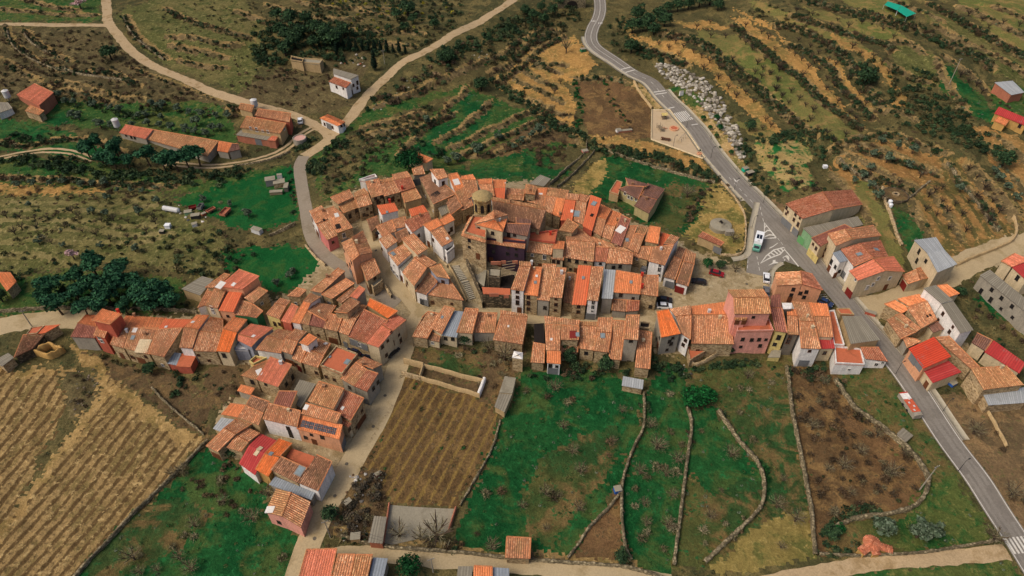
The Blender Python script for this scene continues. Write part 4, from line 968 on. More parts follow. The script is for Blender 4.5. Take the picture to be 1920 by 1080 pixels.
# town hall
tn = house('town hall with a stone wing, a dark purple facade and a roof terrace', 'stone', 'B', [
  ([(108,462),(212,470),(205,640),(42,592)],9.4,'terr',{'par':.7}), ([(212,470),(535,565),(500,668),(205,640)],9.0,'terr',{'w':'purple','par':.7}),
  ([(42,592),(205,640),(200,662),(20,610)],9.0,'old'), ([(205,642),(502,670),(497,706),(200,662)],8.6,'old',{'w':'purple'}), ([(108,462),(42,592),(18,605),(84,470)],9.0,'old',{'w':'stone'}),
  ([(270,480),(270,480),(332,577),(115,520)],11.6,'new',{'w':'cream'}), ([(270,480),(270,480),(372,452),(332,577)],11.6,'new',{'w':'cream'}), ([(270,480),(270,480),(115,520),(272,414)],11.6,'old',{'w':'cream'}), ([(270,480),(270,480),(272,414),(372,452)],11.6,'old',{'w':'cream'}),
  ([(350,515),(542,522),(517,612),(335,576)],11.2,'villa',{'w':'grey'}), ([(430,515),(542,522),(546,492),(430,470)],'b','villa',{'w':'grey'})],
  cat='town hall', name='town_hall', group=V, wins=[(80,642),(80,692),(263,680),(262,728),(368,695),(432,708),(366,742),(432,752),(150,560),(255,588),(420,600),(375,600)], doors=[(145,762,'door_wood'),(243,776,'door_wood'),(306,782,'door_wood')], auto=False, chims=[(305,500,'silo')])
# church
ch = house('stone church with a long brown tiled nave', 'stone', 'B', [([(250,345),(655,415),(605,562),(268,470)],7.6,'brown'), ([(250,345),(655,415),(662,392),(245,316)],'b','tan')], cat='church', name='church', auto=False)
tp = unp(*fpx('B', (176, 285)), 20.0)
gz = ground_z(tp[0], tp[1])
tw = MB(); R = 2.65
tw.lathe((0, 0, 0), [(R*1.06, -1), (R*1.06, 4), (R, 4.2), (R, 20-gz-1.4)], 8)
tw.build('tower', stone_mat('tower_stone', S(154,126,76), S(128,104,62), S(160,138,94), 1.5), ch['root'], loc=(tp[0]-ch['org'][0], tp[1]-ch['org'][1], gz-ch['org'][2]), rz=math.pi/8)
tl = Vector((tp[0]-ch['org'][0], tp[1]-ch['org'][1], gz-ch['org'][2])); ht = 20-gz
cr = MB(); cr.lathe((0, 0, 0), [(R+.05, ht-1.7), (R+.45, ht-1.35), (R+.45, ht-1.1), (R+.1, ht-.95)], 8); cr.build('cornice', MATS['tower_stone'], ch['root'], loc=tl, rz=math.pi/8)
cp = MB(); cp.lathe((0, 0, 0), [(R+.1, ht-.9), (R*.7, ht-.2), (R*.25, ht+.15), (.05, ht+.25)], 16); cp.build('dome', plain('dome_ochre', S(156,134,90), .9, .3, .8, S(120,106,72)), ch['root'], loc=tl)
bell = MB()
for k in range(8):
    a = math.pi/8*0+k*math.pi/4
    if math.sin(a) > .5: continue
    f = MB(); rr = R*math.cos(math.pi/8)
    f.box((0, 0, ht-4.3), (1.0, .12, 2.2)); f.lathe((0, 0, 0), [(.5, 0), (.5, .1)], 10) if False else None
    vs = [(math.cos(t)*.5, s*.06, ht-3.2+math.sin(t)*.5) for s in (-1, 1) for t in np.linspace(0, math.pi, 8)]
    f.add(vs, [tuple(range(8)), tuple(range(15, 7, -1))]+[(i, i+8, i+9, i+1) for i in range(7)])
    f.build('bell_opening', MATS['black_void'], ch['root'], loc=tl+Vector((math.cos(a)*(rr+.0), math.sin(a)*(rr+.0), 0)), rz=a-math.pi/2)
# centre row above the lower street
house('tall white four storey house in the centre row', 'white', 'C', [([(862,70),(942,75),(895,242),(803,231)],8.6,'old'), ([(862,70),(942,75),(940,42),(860,36)],'b','old')], group=V, wins=[(850,242),(850,285),(850,322)], doors=[(863,376,'door_wood')], auto=False, chims=[(948,55,'silo')])
house('stone house with a bright orange roof beside the tall white house', 'stone', 'C', [([(938,75),(1020,78),(992,277),(897,266)],7.4,'new',{'slope':.2})], group=V, wins=[(925,285),(925,325),(925,365)], sky=[(974,184,1.0,'g'),(983,140,.8)], auto=False)
house('grey plastered house with a weathered roof left of the four window house', 'grey', 'C', [([(1025,55),(1120,60),(1072,312),(986,302)],6.2,'old',{'slope':.2})], group=V, wins=[(1040,358)], chims=[(1007,130)], auto=False)
house('stone house with a column of small windows in the centre row', 'stone', 'C', [([(1120,80),(1190,86),(1160,292),(1070,286)],7.6,'old',{'slope':.2})], group=V, wins=[(1116,296),(1116,335),(1112,375)], auto=False)
house('low dark brown roof sunk between two taller houses of the centre row', 'stone', 'C', [([(1192,115),(1252,120),(1235,335),(1165,318)],3.4,'brown',{'slope':.2})], group=V, auto=False)
house('stone house with a plain orange red roof and white verge', 'stone', 'C', [([(1270,62),(1363,68),(1326,337),(1226,332)],6.0,'red',{'slope':.2})], group=V, sky=[(1305,152,1.0,'g')], wins=[(1273,350),(1270,386)], auto=False)
house('white fronted house with three windows and a grey garage door', 'white', 'C', [([(1365,75),(1447,78),(1410,312),(1332,306)],7.4,'old',{'slope':.2})], group=V, wins=[(1375,322),(1372,352),(1368,382)], doors=[(1352,428,'door_grey')], auto=False)
house('grey house roofed with pale corrugated sheet in the centre row', 'grey', 'C', [([(1450,92),(1530,97),(1510,294),(1433,290)],6,'sheet')], group=V, auto=False)
house('wide house with fresh orange tiles above two brown lean-to roofs', 'grey', 'C', [([(1535,100),(1716,130),(1702,264),(1518,252)],6,'new'), ([(1512,300),(1603,305),(1600,387),(1503,377)],2.8,'brown'), ([(1606,305),(1698,310),(1690,378),(1604,385)],2.8,'oldred')], group=V, sky=[(1636,182,1.0,'g')], chims=[(1712,137,'chimney_red'),(1712,215,'chimney_red')], wins=[(1565,268),(1650,292)], auto=False)
house('stone end house of the centre row with a white strip under its eave', 'stone', 'C', [([(1718,133),(1826,135),(1820,280),(1702,264)],5.6,'old')], group=V, wins=[(1770,350)], auto=False)
# the roofless ruin by the steps
ru = house('roofless ruin with bare beams and red brick patches beside the steps', 'darkstone', 'C', [([(605,215),(800,225),(800,268),(612,262)],5.2,'terr',{'part':'broken_floor'}), ([(652,85),(738,92),(730,150),(648,142)],5.4,'flat',{'par':.4,'part':'concrete_floor'}), ([(740,130),(830,130),(800,225),(722,220)],2.2,'void',{'part':'open_cellar'}), ([(500,62),(640,75),(620,210),(540,150)],2.0,'flat',{'part':'rubble_floor'})], cat='ruin', name='ruined_house', auto=False)
for k in range(6):
    a = unp(*fpx('C', (748-k*3, 45+k*19)), 6.4); b = unp(*fpx('C', (842-k*4, 30+k*19)), 6.4); m = MB(); m.tube([a-ru['org'], b-ru['org']], .14, 4); m.build('beam', MATS['wood_beam'], ru['root'])
for (x0, y0, x1, y1) in ((738,15,770,40),(815,15,852,40),(665,30,735,45),(655,225,720,265),(755,240,790,275)):
    z = 6.6 if y0 < 100 else 5.9; a = unp(*fpx('C', (x0, y1)), z); b = unp(*fpx('C', (x1, y1)), z); d = b-a
    m = MB(); m.box(((a+b)/2-ru['org']+[0, 0, -.2]), (np.linalg.norm(d), .3, 1.1), math.atan2(d[1], d[0])); m.build('brick_wall', MATS['w_brick'], ru['root'])
# south row
house('round ended stone house with a tile roof at the lower crossroads', 'stone', 'C', [([(232,385),(318,400),(225,572),(118,558)],3.8,'old',{'slope':.2}), ([(190,425),(232,385),(118,558),(118,558)],3.8,'old',{'slope':.2})], group=V, auto=False)
house('cream house with a tile roof and a small brown lean-to', 'cream', 'C', [([(345,345),(415,365),(325,542),(247,495)],4.4,'old',{'slope':.2}), ([(242,520),(317,560),(310,597),(215,575)],2.6,'brown')], group=V, sky=[(330,425,.9,'g')])
house('cream house roofed with pale grey corrugated sheet in the south row', 'cream', 'C', [([(415,378),(486,386),(430,562),(323,546)],4,'bluesheet')], group=V, wins=[(352,570),(402,574)], auto=False)
house('narrow tile house right of the grey sheet roof', 'cream', 'C', [([(490,362),(580,368),(537,537),(430,530)],4.6,'old',{'slope':.2})], group=V)
house('low whitewashed house with an ochre lichen roof in the south row', 'grey', 'C', [([(573,390),(712,395),(696,532),(543,530)],3.6,'old',{'slope':.2})], group=V, auto=False)
house('stone gabled house with a broad tile roof at the garden corner', 'stone', 'C', [([(735,408),(922,420),(886,612),(683,582)],4.2,'old',{'slope':.2}), ([(735,408),(922,420),(915,405),(735,375)],'b','old')], group=V, sky=[(787,487,.6)])
house('half burnt house with a charred hole in its tile roof', 'stone', 'C', [([(962,598),(1040,612),(1035,742),(943,737)],3.2,'old',{'slope':.2}), ([(965,470),(1033,465),(1038,606),(965,594)],3.8,'void',{'part':'charred_hole'})], group=V, auto=False)
house('long tile roof with a red sheet patch in the south row', 'stone', 'C', [([(1040,475),(1152,480),(1145,655),(1047,650)],5.4,'old',{'slope':.2}), ([(1040,475),(1275,482),(1280,445),(1035,416)],'b','old'), ([(1154,482),(1275,484),(1273,582),(1152,580)],6,'old',{'slope':.2})], group=V, auto=False, sky=[(1234,545,2.2,'r'),(1264,545,1.4,'g'),(1085,578,.7)])
house('low dark tile lean-to under the red sheet patch', 'stone', 'C', [([(1152,592),(1275,592),(1265,668),(1153,678)],3,'brown')], group=V, auto=False)
house('small white fronted house looking onto the big meadow', 'white', 'C', [([(1055,657),(1150,662),(1150,748),(1053,740)],4.4,'new')], group=V, wins=[(1077,762),(1122,764)], doors=[(1095,798,'door_grey')], auto=False)
house('stone house with a tan back slope and cracked garden wall', 'stone', 'C', [([(1280,480),(1400,490),(1382,655),(1280,640)],4.4,'old',{'slope':.2}), ([(1280,480),(1400,490),(1402,458),(1280,452)],'b','tan')], group=V, wins=[(1325,672)], auto=False)
house('stone house with a grey roof sheet next to the tall rendered house', 'stone', 'C', [([(1402,526),(1500,531),(1478,668),(1378,656)],4.6,'old',{'slope':.2}), ([(1402,526),(1500,531),(1507,425),(1410,428)],'b','old',{'slope':.1})], group=V, sky=[(1440,553,1.6,'g')], auto=False)
house('narrow tile roofed house left of the tall rendered house', 'stone', 'C', [([(1508,445),(1600,450),(1566,722),(1478,712)],3.6,'old',{'slope':.18})], group=V, auto=False)
house('tall grey rendered house with a single top window in the south row', 'grey', 'C', [([(1605,410),(1698,409),(1687,582),(1588,576)],8.4,'old',{'slope':.2})], group=V, wins=[(1636,586),(1620,738)], auto=False)
house('long tile roof at the east end of the south row', 'stone', 'C', [([(1690,512),(1782,530),(1766,782),(1662,772)],3.8,'old',{'slope':.18}), ([(1697,460),(1768,465),(1762,508),(1692,500)],4.6,'void',{'par':.5,'w':'stone'})], group=V, auto=False)
# south east row
house('grey corner house with a bright orange roof above the meadow', 'grey', 'D', [([(125,497),(214,480),(305,662),(158,692)],7.0,'bright',{'slope':.18})], group=V, wins=[(245,694),(233,738)])
house('white fronted house with a narrow tile roof next to the orange roof', 'white', 'D', [([(268,535),(385,522),(378,707),(310,662)],6.8,'old',{'slope':.2}), ([(268,535),(385,522),(380,452),(222,478)],'b','old')], group=V, wins=[(325,745),(342,712)], auto=False)
house('wide low house with a broad tile roof and walled patio', 'stone', 'D', [([(387,523),(672,522),(706,742),(388,737)],5.2,'old',{'slope':.2}), ([(387,523),(672,522),(640,425),(385,458)],'b','new'), ([(350,760),(480,752),(490,800),(372,870)],2.4,'terr',{'par':.4})], group=V, wins=[(430,790)], auto=False)
house('tall pink house with an orange tiled roof terrace', 'pink', 'D', [([(702,393),(962,390),(982,513),(710,516)],12.5,'tan'), ([(702,393),(962,390),(922,330),(658,334)],'b','tan'), ([(735,582),(966,560),(1000,645),(722,650)],8.2,'terr',{'par':.5}), ([(715,520),(806,520),(796,562),(712,562)],10.8,'tan')], group=V, wins=[(770,704),(838,708),(893,706),(945,706),(755,760),(900,752),(850,538)], doors=[(780,572,'door_wood'),(728,572,'door_wood')], auto=False)
house('narrow house with a mauve roof and a yellow garden front', 'yellow', 'D', [([(977,470),(1066,470),(1106,656),(1015,642)],8.6,'pinkbrown',{'slope':.2}), ([(977,470),(1066,470),(1050,365),(980,380)],'b','pinkbrown'), ([(985,790),(1062,770),(1050,840),(958,840)],1.6,'flat')], group=V, wins=[(1040,690),(1010,742)], auto=False)
house('dark fronted narrow house with a white roof box', 'darkgrey', 'D', [([(1104,530),(1182,532),(1192,672),(1105,667)],8,'old',{'slope':.2}), ([(1104,530),(1182,532),(1165,480),(1100,475)],'b','new'), ([(1066,432),(1140,432),(1136,475),(1072,478)],8.6,'white')], group=V, wins=[(1125,688),(1110,720)], auto=False)
house('white house with two long tile roofs above the bare garden', 'white', 'D', [([(1195,567),(1305,575),(1356,778),(1208,772)],7,'old',{'slope':.2}), ([(1195,567),(1305,575),(1262,430),(1143,424)],'b','old')], group=V, wins=[(1272,792)], doors=[(1232,868,'door_grey')], auto=False)
house('cream house with a red roof terrace by the warehouse', 'cream', 'D', [([(1302,533),(1425,535),(1448,690),(1328,686)],6.8,'old',{'slope':.2}), ([(1302,533),(1425,535),(1402,440),(1265,430)],'b','new'), ([(1328,690),(1446,688),(1462,772),(1354,776)],5,'redsheet')], group=V, wins=[(1385,806)], auto=False)
house('white building with two terracotta terraces beside the warehouse', 'white', 'D', [([(1412,497),(1456,492),(1530,755),(1450,752)],4.6,'terr',{'par':.5}), ([(1455,760),(1655,782),(1682,902),(1463,890)],3.8,'terr',{'par':.5})], group=V, wins=[(1568,932)], auto=False)
house('grey roofed warehouse with tan walls by the main road', 'tanwall', 'D', [([(1515,530),(1660,530),(1802,707),(1580,737)],5.6,'conc',{'slope':.05}), ([(1472,475),(1570,475),(1606,525),(1500,520)],3.4,'terr',{'par':.3})], cat='warehouse', name='warehouse', auto=False)
house('low white annex with a tile roof at the roadside end', 'white', 'D', [([(1652,765),(1792,765),(1862,872),(1692,852)],3.2,'oldred',{'slope':.2})], group=V, wins=[(1772,893),(1820,880)], auto=False)
house('orange roofed corner house with banded salmon walls at the junction', 'salmon', 'D', [([(1205,192),(1217,292),(1025,302),(1015,202)],5.6,'old',{'slope':.22}), ([(1205,192),(1217,292),(1372,337),(1292,215)],'b','oldred')], group=V, wins=[(1248,349),(1230,388),(1190,357),(1150,330),(1134,372),(1207,316)], doors=[(1117,415)], auto=False)
# west row
W_ = 'houses of the west row'
house('end house of the west row with a mauve front roof and bare grey wall', 'grey', 'E', [([(115,565),(275,597),(255,692),(53,682)],5,'pinkbrown'), ([(115,565),(275,597),(265,500),(180,497)],'b','new')], group=W_, auto=False)
house('red tower house with a raised tile roof in the west row', 'red', 'E', [([(240,543),(390,577),(490,490),(325,447)],8.2,'new',{'slope':.12}), ([(295,560),(392,580),(342,692),(243,670)],6.6,'old')], group=W_, wins=[(320,716),(297,690)], chims=[(462,475,'chimney_red')], auto=False)
house('stone house with a long tile roof right of the red tower house', 'stone', 'E', [([(455,592),(555,603),(500,777),(388,747)],5,'old',{'slope':.22}), ([(455,592),(840,612),(868,525),(522,505)],'b','new')], group=W_, wins=[(383,808)], chims=[(537,642,'silo'),(600,510)])
house('stone house with a cream roof terrace cut into its tiles', 'stone', 'E', [([(557,603),(790,617),(720,832),(503,777)],5,'old',{'slope':.22})], group=W_, sky=[(601,626,1.5),(583,690,1.3,'g'),(670,762,3.9,'c')], wins=[(575,850),(690,848)])
house('stone house with a red painted back roof in the west row', 'stone', 'E', [([(792,618),(1000,606),(842,852),(722,827)],5.2,'old',{'slope':.22}), ([(792,618),(1000,606),(1085,535),(852,530)],'b','red')], group=W_, sky=[(862,600,.8)])
house('white house with parapet walls and a lower sheet roofed porch', 'white', 'E', [([(1012,602),(1137,620),(1082,782),(972,772)],6,'old',{'slope':.22}), ([(1012,602),(1137,620),(1222,500),(1115,498)],'b','new'), ([(890,810),(990,820),(950,922),(858,902)],2.8,'bluesheet',{'w':'red'}), ([(995,822),(1117,837),(1067,938),(945,930)],2.8,'terr',{'w':'red'})], group=W_, sky=[(1088,560,.9)], auto=False)
house('stone house with a two tone dark tile roof in the west row', 'stone', 'E', [([(1140,635),(1345,650),(1285,808),(1093,802)],5.2,'old',{'slope':.22}), ([(1140,635),(1345,650),(1345,530),(1235,515)],'b','old')], group=W_, wins=[(1135,835)])
house('cream gabled house with a bright orange roof in the west row', 'cream', 'E', [([(1342,615),(1460,645),(1397,812),(1285,802)],5.6,'bright',{'slope':.25}), ([(1342,615),(1460,645),(1548,537),(1430,515)],'b','new')], group=W_, wins=[(1350,838),(1260,850)])
house('blue grey house with an orange roof and a walled white patio', 'bluegrey', 'F', [([(390,660),(557,705),(500,767),(385,712)],5.6,'salmon',{'slope':.22}), ([(390,660),(557,705),(687,608),(500,573)],'b','salmon'), ([(362,765),(400,720),(480,800),(362,798)],3.6,'white',{'par':.5})], group=W_, sky=[(520,678,1.0)])
# the block north of the west street
F_ = 'houses of the middle block'
house('large salmon house with a flat orange roof over the lawn', 'salmon', 'F', [([(395,112),(568,172),(425,280),(222,258)],8,'salmon',{'slope':.12}), ([(330,258),(437,282),(350,470),(223,458)],6.4,'red',{'slope':.2})], group=F_, sky=[(243,247,2.4),(352,242,1.2)])
house('old tile roof strip along the flat orange roof', 'stone', 'F', [([(272,147),(322,160),(207,268),(113,266)],6.6,'old',{'slope':.15})], group=F_)
house('cream three storey house with a narrow tile roof by the sheet shed', 'cream', 'F', [([(185,280),(287,285),(215,442),(113,420)],6.8,'old',{'slope':.2})], group=F_, wins=[(165,434),(180,468)])
house('white fronted low house at the west tip of the middle block', 'white', 'F', [([(130,277),(190,280),(110,417),(40,440)],5,'old',{'slope':.2})], group=F_)
house('green painted house with a rounded end', 'green', 'F', [([(415,370),(512,405),(465,507),(348,495)],5,'old',{'slope':.2}), ([(512,405),(600,465),(542,522),(465,507)],5,'old',{'slope':.2})], group=F_)
house('grey gabled barn roof above the green painted house', 'stone', 'F', [([(562,260),(640,297),(520,398),(438,352)],6,'old',{'slope':.15})], group=F_)
house('grey corrugated roof shed on the scrub edge west of the salmon house', 'tanwall', 'E', [([(990,277),(1165,170),(1262,195),(1147,332)],3,'conc',{'slope':.08})], cat='shed', name='shed', auto=False)
house('mustard yellow house on the narrow west street', 'yellow', 'F', [([(700,398),(797,422),(737,532),(620,490)],5.4,'old',{'slope':.22}), ([(700,398),(797,422),(832,380),(740,355)],'b','old')], group=F_, wins=[(700,572),(740,575)])
house('crimson house with a plain red roof next to the mustard yellow house', 'red', 'F', [([(840,400),(897,430),(832,572),(750,547)],5.2,'salmon',{'slope':.2})], group=F_)
house('narrow white house with an orange roof next to the crimson house', 'white', 'F', [([(940,387),(1002,402),(912,572),(835,557)],5.4,'new',{'slope':.2}), ([(940,385),(1002,400),(1087,345),(1000,315)],'b','old')], group=F_, auto=False)
house('tile roofed shed house at the lawn corner', 'stone', 'F', [([(880,268),(970,287),(905,347),(798,338)],4.2,'old',{'slope':.15})], group=F_)
house('long narrow tile roof running down from the gully road', 'grey', 'F', [([(1000,292),(1237,100),(1292,127),(1092,312)],4.4,'old',{'slope':.12})], group=F_, chims=[(1143,180)])
house('second long narrow tile roof beside the gully road', 'stone', 'F', [([(1093,325),(1300,190),(1372,232),(1182,362)],3.8,'old',{'slope':.12})], group=F_)
house('low brown roof strip tucked under the salmon terrace', 'stone', 'F', [([(1220,375),(1360,262),(1412,285),(1262,400)],3,'brown',{'slope':.1})], group=F_)
house('small salmon roofed upper room with grey sides', 'grey', 'F', [([(1410,250),(1462,282),(1392,362),(1332,340)],6.0,'salmon',{'slope':.1})], group=F_)
house('stone house with an unpainted tile roof on the west street', 'stone', 'F', [([(975,462),(1012,487),(985,582),(907,567)],5.2,'old',{'slope':.2}), ([(975,462),(1132,547),(1217,420),(1042,393)],'b','old'), ([(1012,487),(1132,547),(1107,607),(985,582)],5.0,'pinkbrown',{'slope':.2})], group=F_)
house('stone house with a mid block tile roof on the west street', 'stone', 'F', [([(1150,482),(1272,512),(1225,637),(1106,610)],5.4,'old',{'slope':.2}), ([(1200,472),(1312,482),(1422,390),(1330,355)],6.6,'old',{'slope':.15})], group=F_)
house('stone house with a pale front roof and white ridge wall', 'stone', 'F', [([(1290,502),(1392,527),(1320,672),(1228,637)],5.6,'old',{'slope':.2}), ([(1290,502),(1392,527),(1482,420),(1395,403)],'b','tan')], group=F_)
house('wide rust red tile roof near the south street corner', 'stone', 'F', [([(1452,450),(1652,547),(1490,742),(1313,677)],6,'oldred',{'slope':.2})], group=F_, doors=[(1370,735,'door_grey'),(1450,768,'door_grey')])
house('bright orange oblong roof above the village street', 'tanwall', 'F', [([(1500,358),(1737,465),(1652,527),(1477,415)],6.4,'bright',{'slope':.12})], group=F_)
house('cream corner house with a salmon roof over the south street', 'cream', 'F', [([(1602,583),(1692,637),(1575,772),(1473,737)],7.2,'salmon',{'slope':.2}), ([(1602,583),(1692,637),(1807,542),(1715,490)],'b','salmon')], group=F_, wins=[(1605,766),(1650,716),(1683,640),(1640,835),(1760,712),(1705,730),(1745,665)], auto=False)
# second row, south side
S_ = 'houses of the south side row'
house('white gabled house with a dark wide tile roof in the south side row', 'white', 'F', [([(637,675),(782,717),(750,822),(537,792)],4.6,'old',{'slope':.22}), ([(637,675),(782,717),(867,640),(722,615)],'b','old')], group=S_)
house('tile house with a white parapet step in the south side row', 'grey', 'F', [([(790,695),(892,722),(842,832),(753,802)],5,'old',{'slope':.22}), ([(790,695),(892,722),(972,640),(870,615)],'b','old')], group=S_)
house('low tile house between two white parapets in the south side row', 'stone', 'F', [([(885,760),(977,772),(920,902),(843,865)],4.4,'old',{'slope':.22}), ([(905,732),(977,757),(1057,690),(985,653)],6.4,'new',{'slope':.12,'w':'white'})], group=S_, wins=[(880,915)])
house('patchwork tile house left of the flat salmon terrace', 'stone', 'F', [([(990,785),(1112,842),(1062,942),(928,902)],4.8,'old',{'slope':.22}), ([(990,785),(1112,842),(1172,740),(1062,697)],'b','old')], group=S_, wins=[(1050,985)], sky=[(1128,742,1.0)])
house('square house with a flat salmon roof terrace', 'stone', 'F', [([(1220,765),(1402,832),(1270,1003),(1083,930)],6.2,'terr',{'par':.5})], group=S_, wins=[(1133,1018),(1200,1042)], sky=[(1163,853,.8,'g'),(1310,895,1.6,'g')], auto=False)
house('grey end house with crossed tile ridges on the south street', 'grey', 'G', [([(922,58),(985,100),(910,192),(836,150)],5.6,'old',{'slope':.22}), ([(985,100),(1048,122),(985,224),(910,192)],5.6,'oldred',{'slope':.22}), ([(922,58),(1020,95),(1072,70),(970,28)],'b','old')], group=S_, wins=[(888,200),(1020,205),(1045,170)], chims=[(965,72)])
# lower block
L_ = 'houses of the lower block'
house('stone house with a half new red roof and a yellow walled terrace', 'stone', 'G', [([(440,28),(562,72),(485,197),(363,155)],5.4,'salmon',{'slope':.15}), ([(345,82),(438,42),(363,155),(270,132)],5.4,'tan',{'slope':.15}), ([(325,62),(360,30),(425,42),(350,78)],4.8,'terr',{'w':'yellow','par':.8})], group=L_, wins=[(340,168),(415,182),(530,180),(565,142)], sky=[(382,115,1.9)], auto=False)
house('grey corrugated shed roof in the lower block yard', 'grey', 'G', [([(605,155),(697,180),(615,312),(543,270)],3.4,'conc',{'slope':.1})], group=L_, cat='shed', name='shed', auto=False)
house('narrow mauve roofed house behind the white house', 'cream', 'G', [([(490,220),(592,222),(555,312),(458,292)],5.6,'pinkbrown',{'slope':.2})], group=L_)
house('white house with a tile roof and stacked windows in the lower block', 'white', 'G', [([(432,288),(612,332),(592,422),(396,377)],5.8,'old',{'slope':.22})], group=L_, wins=[(541,428),(550,447),(557,467)], auto=False)
house('old house with the highest tile roof of the lower block', 'cream', 'G', [([(715,165),(857,207),(797,323),(653,277)],7.4,'tan',{'slope':.2}), ([(640,287),(842,347),(815,402),(613,347)],6.6,'old',{'slope':.2})], group=L_, sky=[(643,312,1.3)], auto=False)
house('cream house carrying a bank of solar panels', 'salmon', 'G', [([(615,358),(847,412),(830,492),(588,432)],5.2,'new',{'slope':.28})], group=L_, wins=[(640,480),(672,465),(732,476)], doors=[(690,507),(848,500,'door_grey')], auto=False)
house('stone house with a red brown roof along the south street', 'stone', 'G', [([(857,213),(967,260),(892,387),(800,335)],6,'oldred',{'slope':.2})], group=L_, sky=[(847,317,.9)], doors=[(930,385)])
house('cream lean-to porch at the street end of the solar house', 'cream', 'G', [([(835,375),(900,400),(880,425),(830,400)],4.4,'oldred',{'slope':.15})], group=L_, wins=[(885,435)], auto=False)
house('two tone tile house with a grey sheet porch at the garden edge', 'tanwall', 'G', [([(215,290),(302,300),(257,367),(163,350)],4.4,'new',{'slope':.2}), ([(302,300),(402,345),(375,412),(257,367)],4.4,'old',{'slope':.2}), ([(165,368),(237,380),(172,452),(118,430)],2.8,'sheet')], group=L_, auto=False)
house('dark brown tile roof behind the two tone tile house', 'stone', 'G', [([(335,245),(437,280),(402,342),(305,297)],4.4,'brown',{'slope':.2})], group=L_, auto=False)
house('little orange roof hut at the back of the lower block', 'grey', 'G', [([(275,185),(352,205),(330,242),(253,217)],2.8,'new',{'slope':.15})], cat='hut', name='hut', auto=False)
house('old gabled tile house at the west end of the lower block', 'stone', 'G', [([(180,430),(247,462),(145,562),(78,530)],4,'old',{'slope':.22}), ([(180,430),(247,462),(342,402),(257,370)],'b','old')], group=L_)
house('tile house with ivy over its garden wall', 'stone', 'G', [([(248,468),(317,507),(275,562),(193,537)],4,'old',{'slope':.22}), ([(248,468),(317,507),(382,457),(310,425)],'b','old')], group=L_, auto=False)
house('barn with a dark red sheet roof and a pale roof light', 'white', 'G', [([(320,525),(412,572),(355,692),(263,625)],4.2,'redsheet',{'slope':.2}), ([(320,525),(412,572),(477,500),(385,460)],'b','redsheet')], group=L_, cat='barn', name='barn', sky=[(382,545,1.2,'c'),(364,570,1.2,'c')], auto=False)
house('barn with a bright orange gabled roof', 'ochre', 'G', [([(410,570),(492,592),(430,702),(356,660)],4.6,'bright',{'slope':.22}), ([(410,570),(492,592),(564,515),(490,488)],'b','bright')], group=L_, cat='barn', name='barn', sky=[(445,574,1.1,'g')], auto=False)
house('dark tile house round a small brick courtyard', 'stone', 'G', [([(500,588),(650,654),(592,735),(440,662)],4.8,'brown',{'slope':.16}), ([(702,578),(790,617),(708,782),(594,735)],4.8,'brown',{'slope':.1,'w':'white'}), ([(562,542),(692,588),(652,652),(528,590)],2.2,'terr',{'w':'stone'})], group=L_, sky=[(608,670,2.3,'g')], auto=False)
house('low blue grey sheet roof between two tile houses', 'grey', 'G', [([(467,700),(692,790),(672,832),(433,745)],3,'bluesheet',{'slope':.08})], group=L_, cat='shed', name='shed', auto=False)
house('pink house with a gabled tile roof at the street bottom', 'pink', 'G', [([(560,788),(507,925),(413,902),(475,768)],4.6,'tan',{'slope':.22}), ([(560,788),(507,925),(612,987),(667,842)],'b','old')], group=L_, sky=[(440,888,1.9)], wins=[(490,957)], auto=False)
# buildings along the lower lane
B_ = 'buildings along the lower lane'
house('striped salmon roof barn at the bottom of the south street', 'tanwall', 'N', [([(90,952),(236,948),(205,1095),(50,1095)],4.2,'salmon',{'slope':.08})], cat='barn', name='barn', group=B_, auto=False)
house('speckled tile roof with a red seam on the lower lane', 'red', 'N', [([(242,975),(324,976),(298,1095),(212,1095)],4.2,'old',{'slope':.08}), ([(328,977),(409,978),(383,1095),(302,1095)],4.2,'tan',{'slope':.08})], group=B_, auto=False)
house('grey sheet roof next to the speckled tile roof', 'grey', 'N', [([(411,990),(481,995),(458,1095),(387,1095)],3.4,'bluesheet',{'slope':.06})], group=B_, cat='shed', name='shed', auto=False)
house('concrete roofed store on the lower lane', 'grey', 'N', [([(820,1033),(890,1033),(886,1095),(812,1095)],3,'conc',{'slope':.05})], group=B_, cat='store', name='store', auto=False)
house('small tile roof between a concrete store and a grey sheet on the lower lane', 'tanwall', 'N', [([(896,1030),(985,1035),(985,1095),(893,1095)],3.2,'new',{'slope':.08})], group=B_, cat='shed', name='shed', auto=False)
house('pale sheet roof at the east end of the lower lane sheds', 'grey', 'N', [([(987,1038),(1066,1043),(1066,1095),(987,1095)],3,'bluesheet',{'slope':.05})], group=B_, cat='shed', name='shed', auto=False)
house('ribbed grey shed with brick sides beside the concrete yard', 'brick', 'N', [([(415,790),(476,795),(456,922),(386,916)],2.8,'conc',{'slope':.06})], cat='shed', name='shed', auto=False)
house('stone hut with a tile roof at the foot of the big meadow', 'stone', 'N', [([(1055,890),(1171,897),(1166,997),(1049,992)],2.8,'old',{'slope':.08})], cat='hut', name='hut', auto=False)
house('concrete hut with a ribbed lid on the garden wall', 'tanwall', 'd', [([(310,160),(362,168),(345,240),(285,235)],2.6,'flat'), ([(285,237),(345,242),(310,325),(262,300)],2.4,'conc',{'slope':.05})], cat='hut', name='hut', auto=False)
house('stone dovecote with a white pyramid cap beside the garden path', 'stone', 'C', [([(853,682),(853,682),(886,714),(812,702)],5,'white',{'slope':.5}), ([(853,682),(853,682),(888,668),(886,714)],5,'white',{'slope':.5}), ([(853,682),(853,682),(812,702),(826,658)],5,'white',{'slope':.5}), ([(853,682),(853,682),(826,658),(888,668)],5,'white',{'slope':.5})], cat='dovecote', name='dovecote', auto=False)
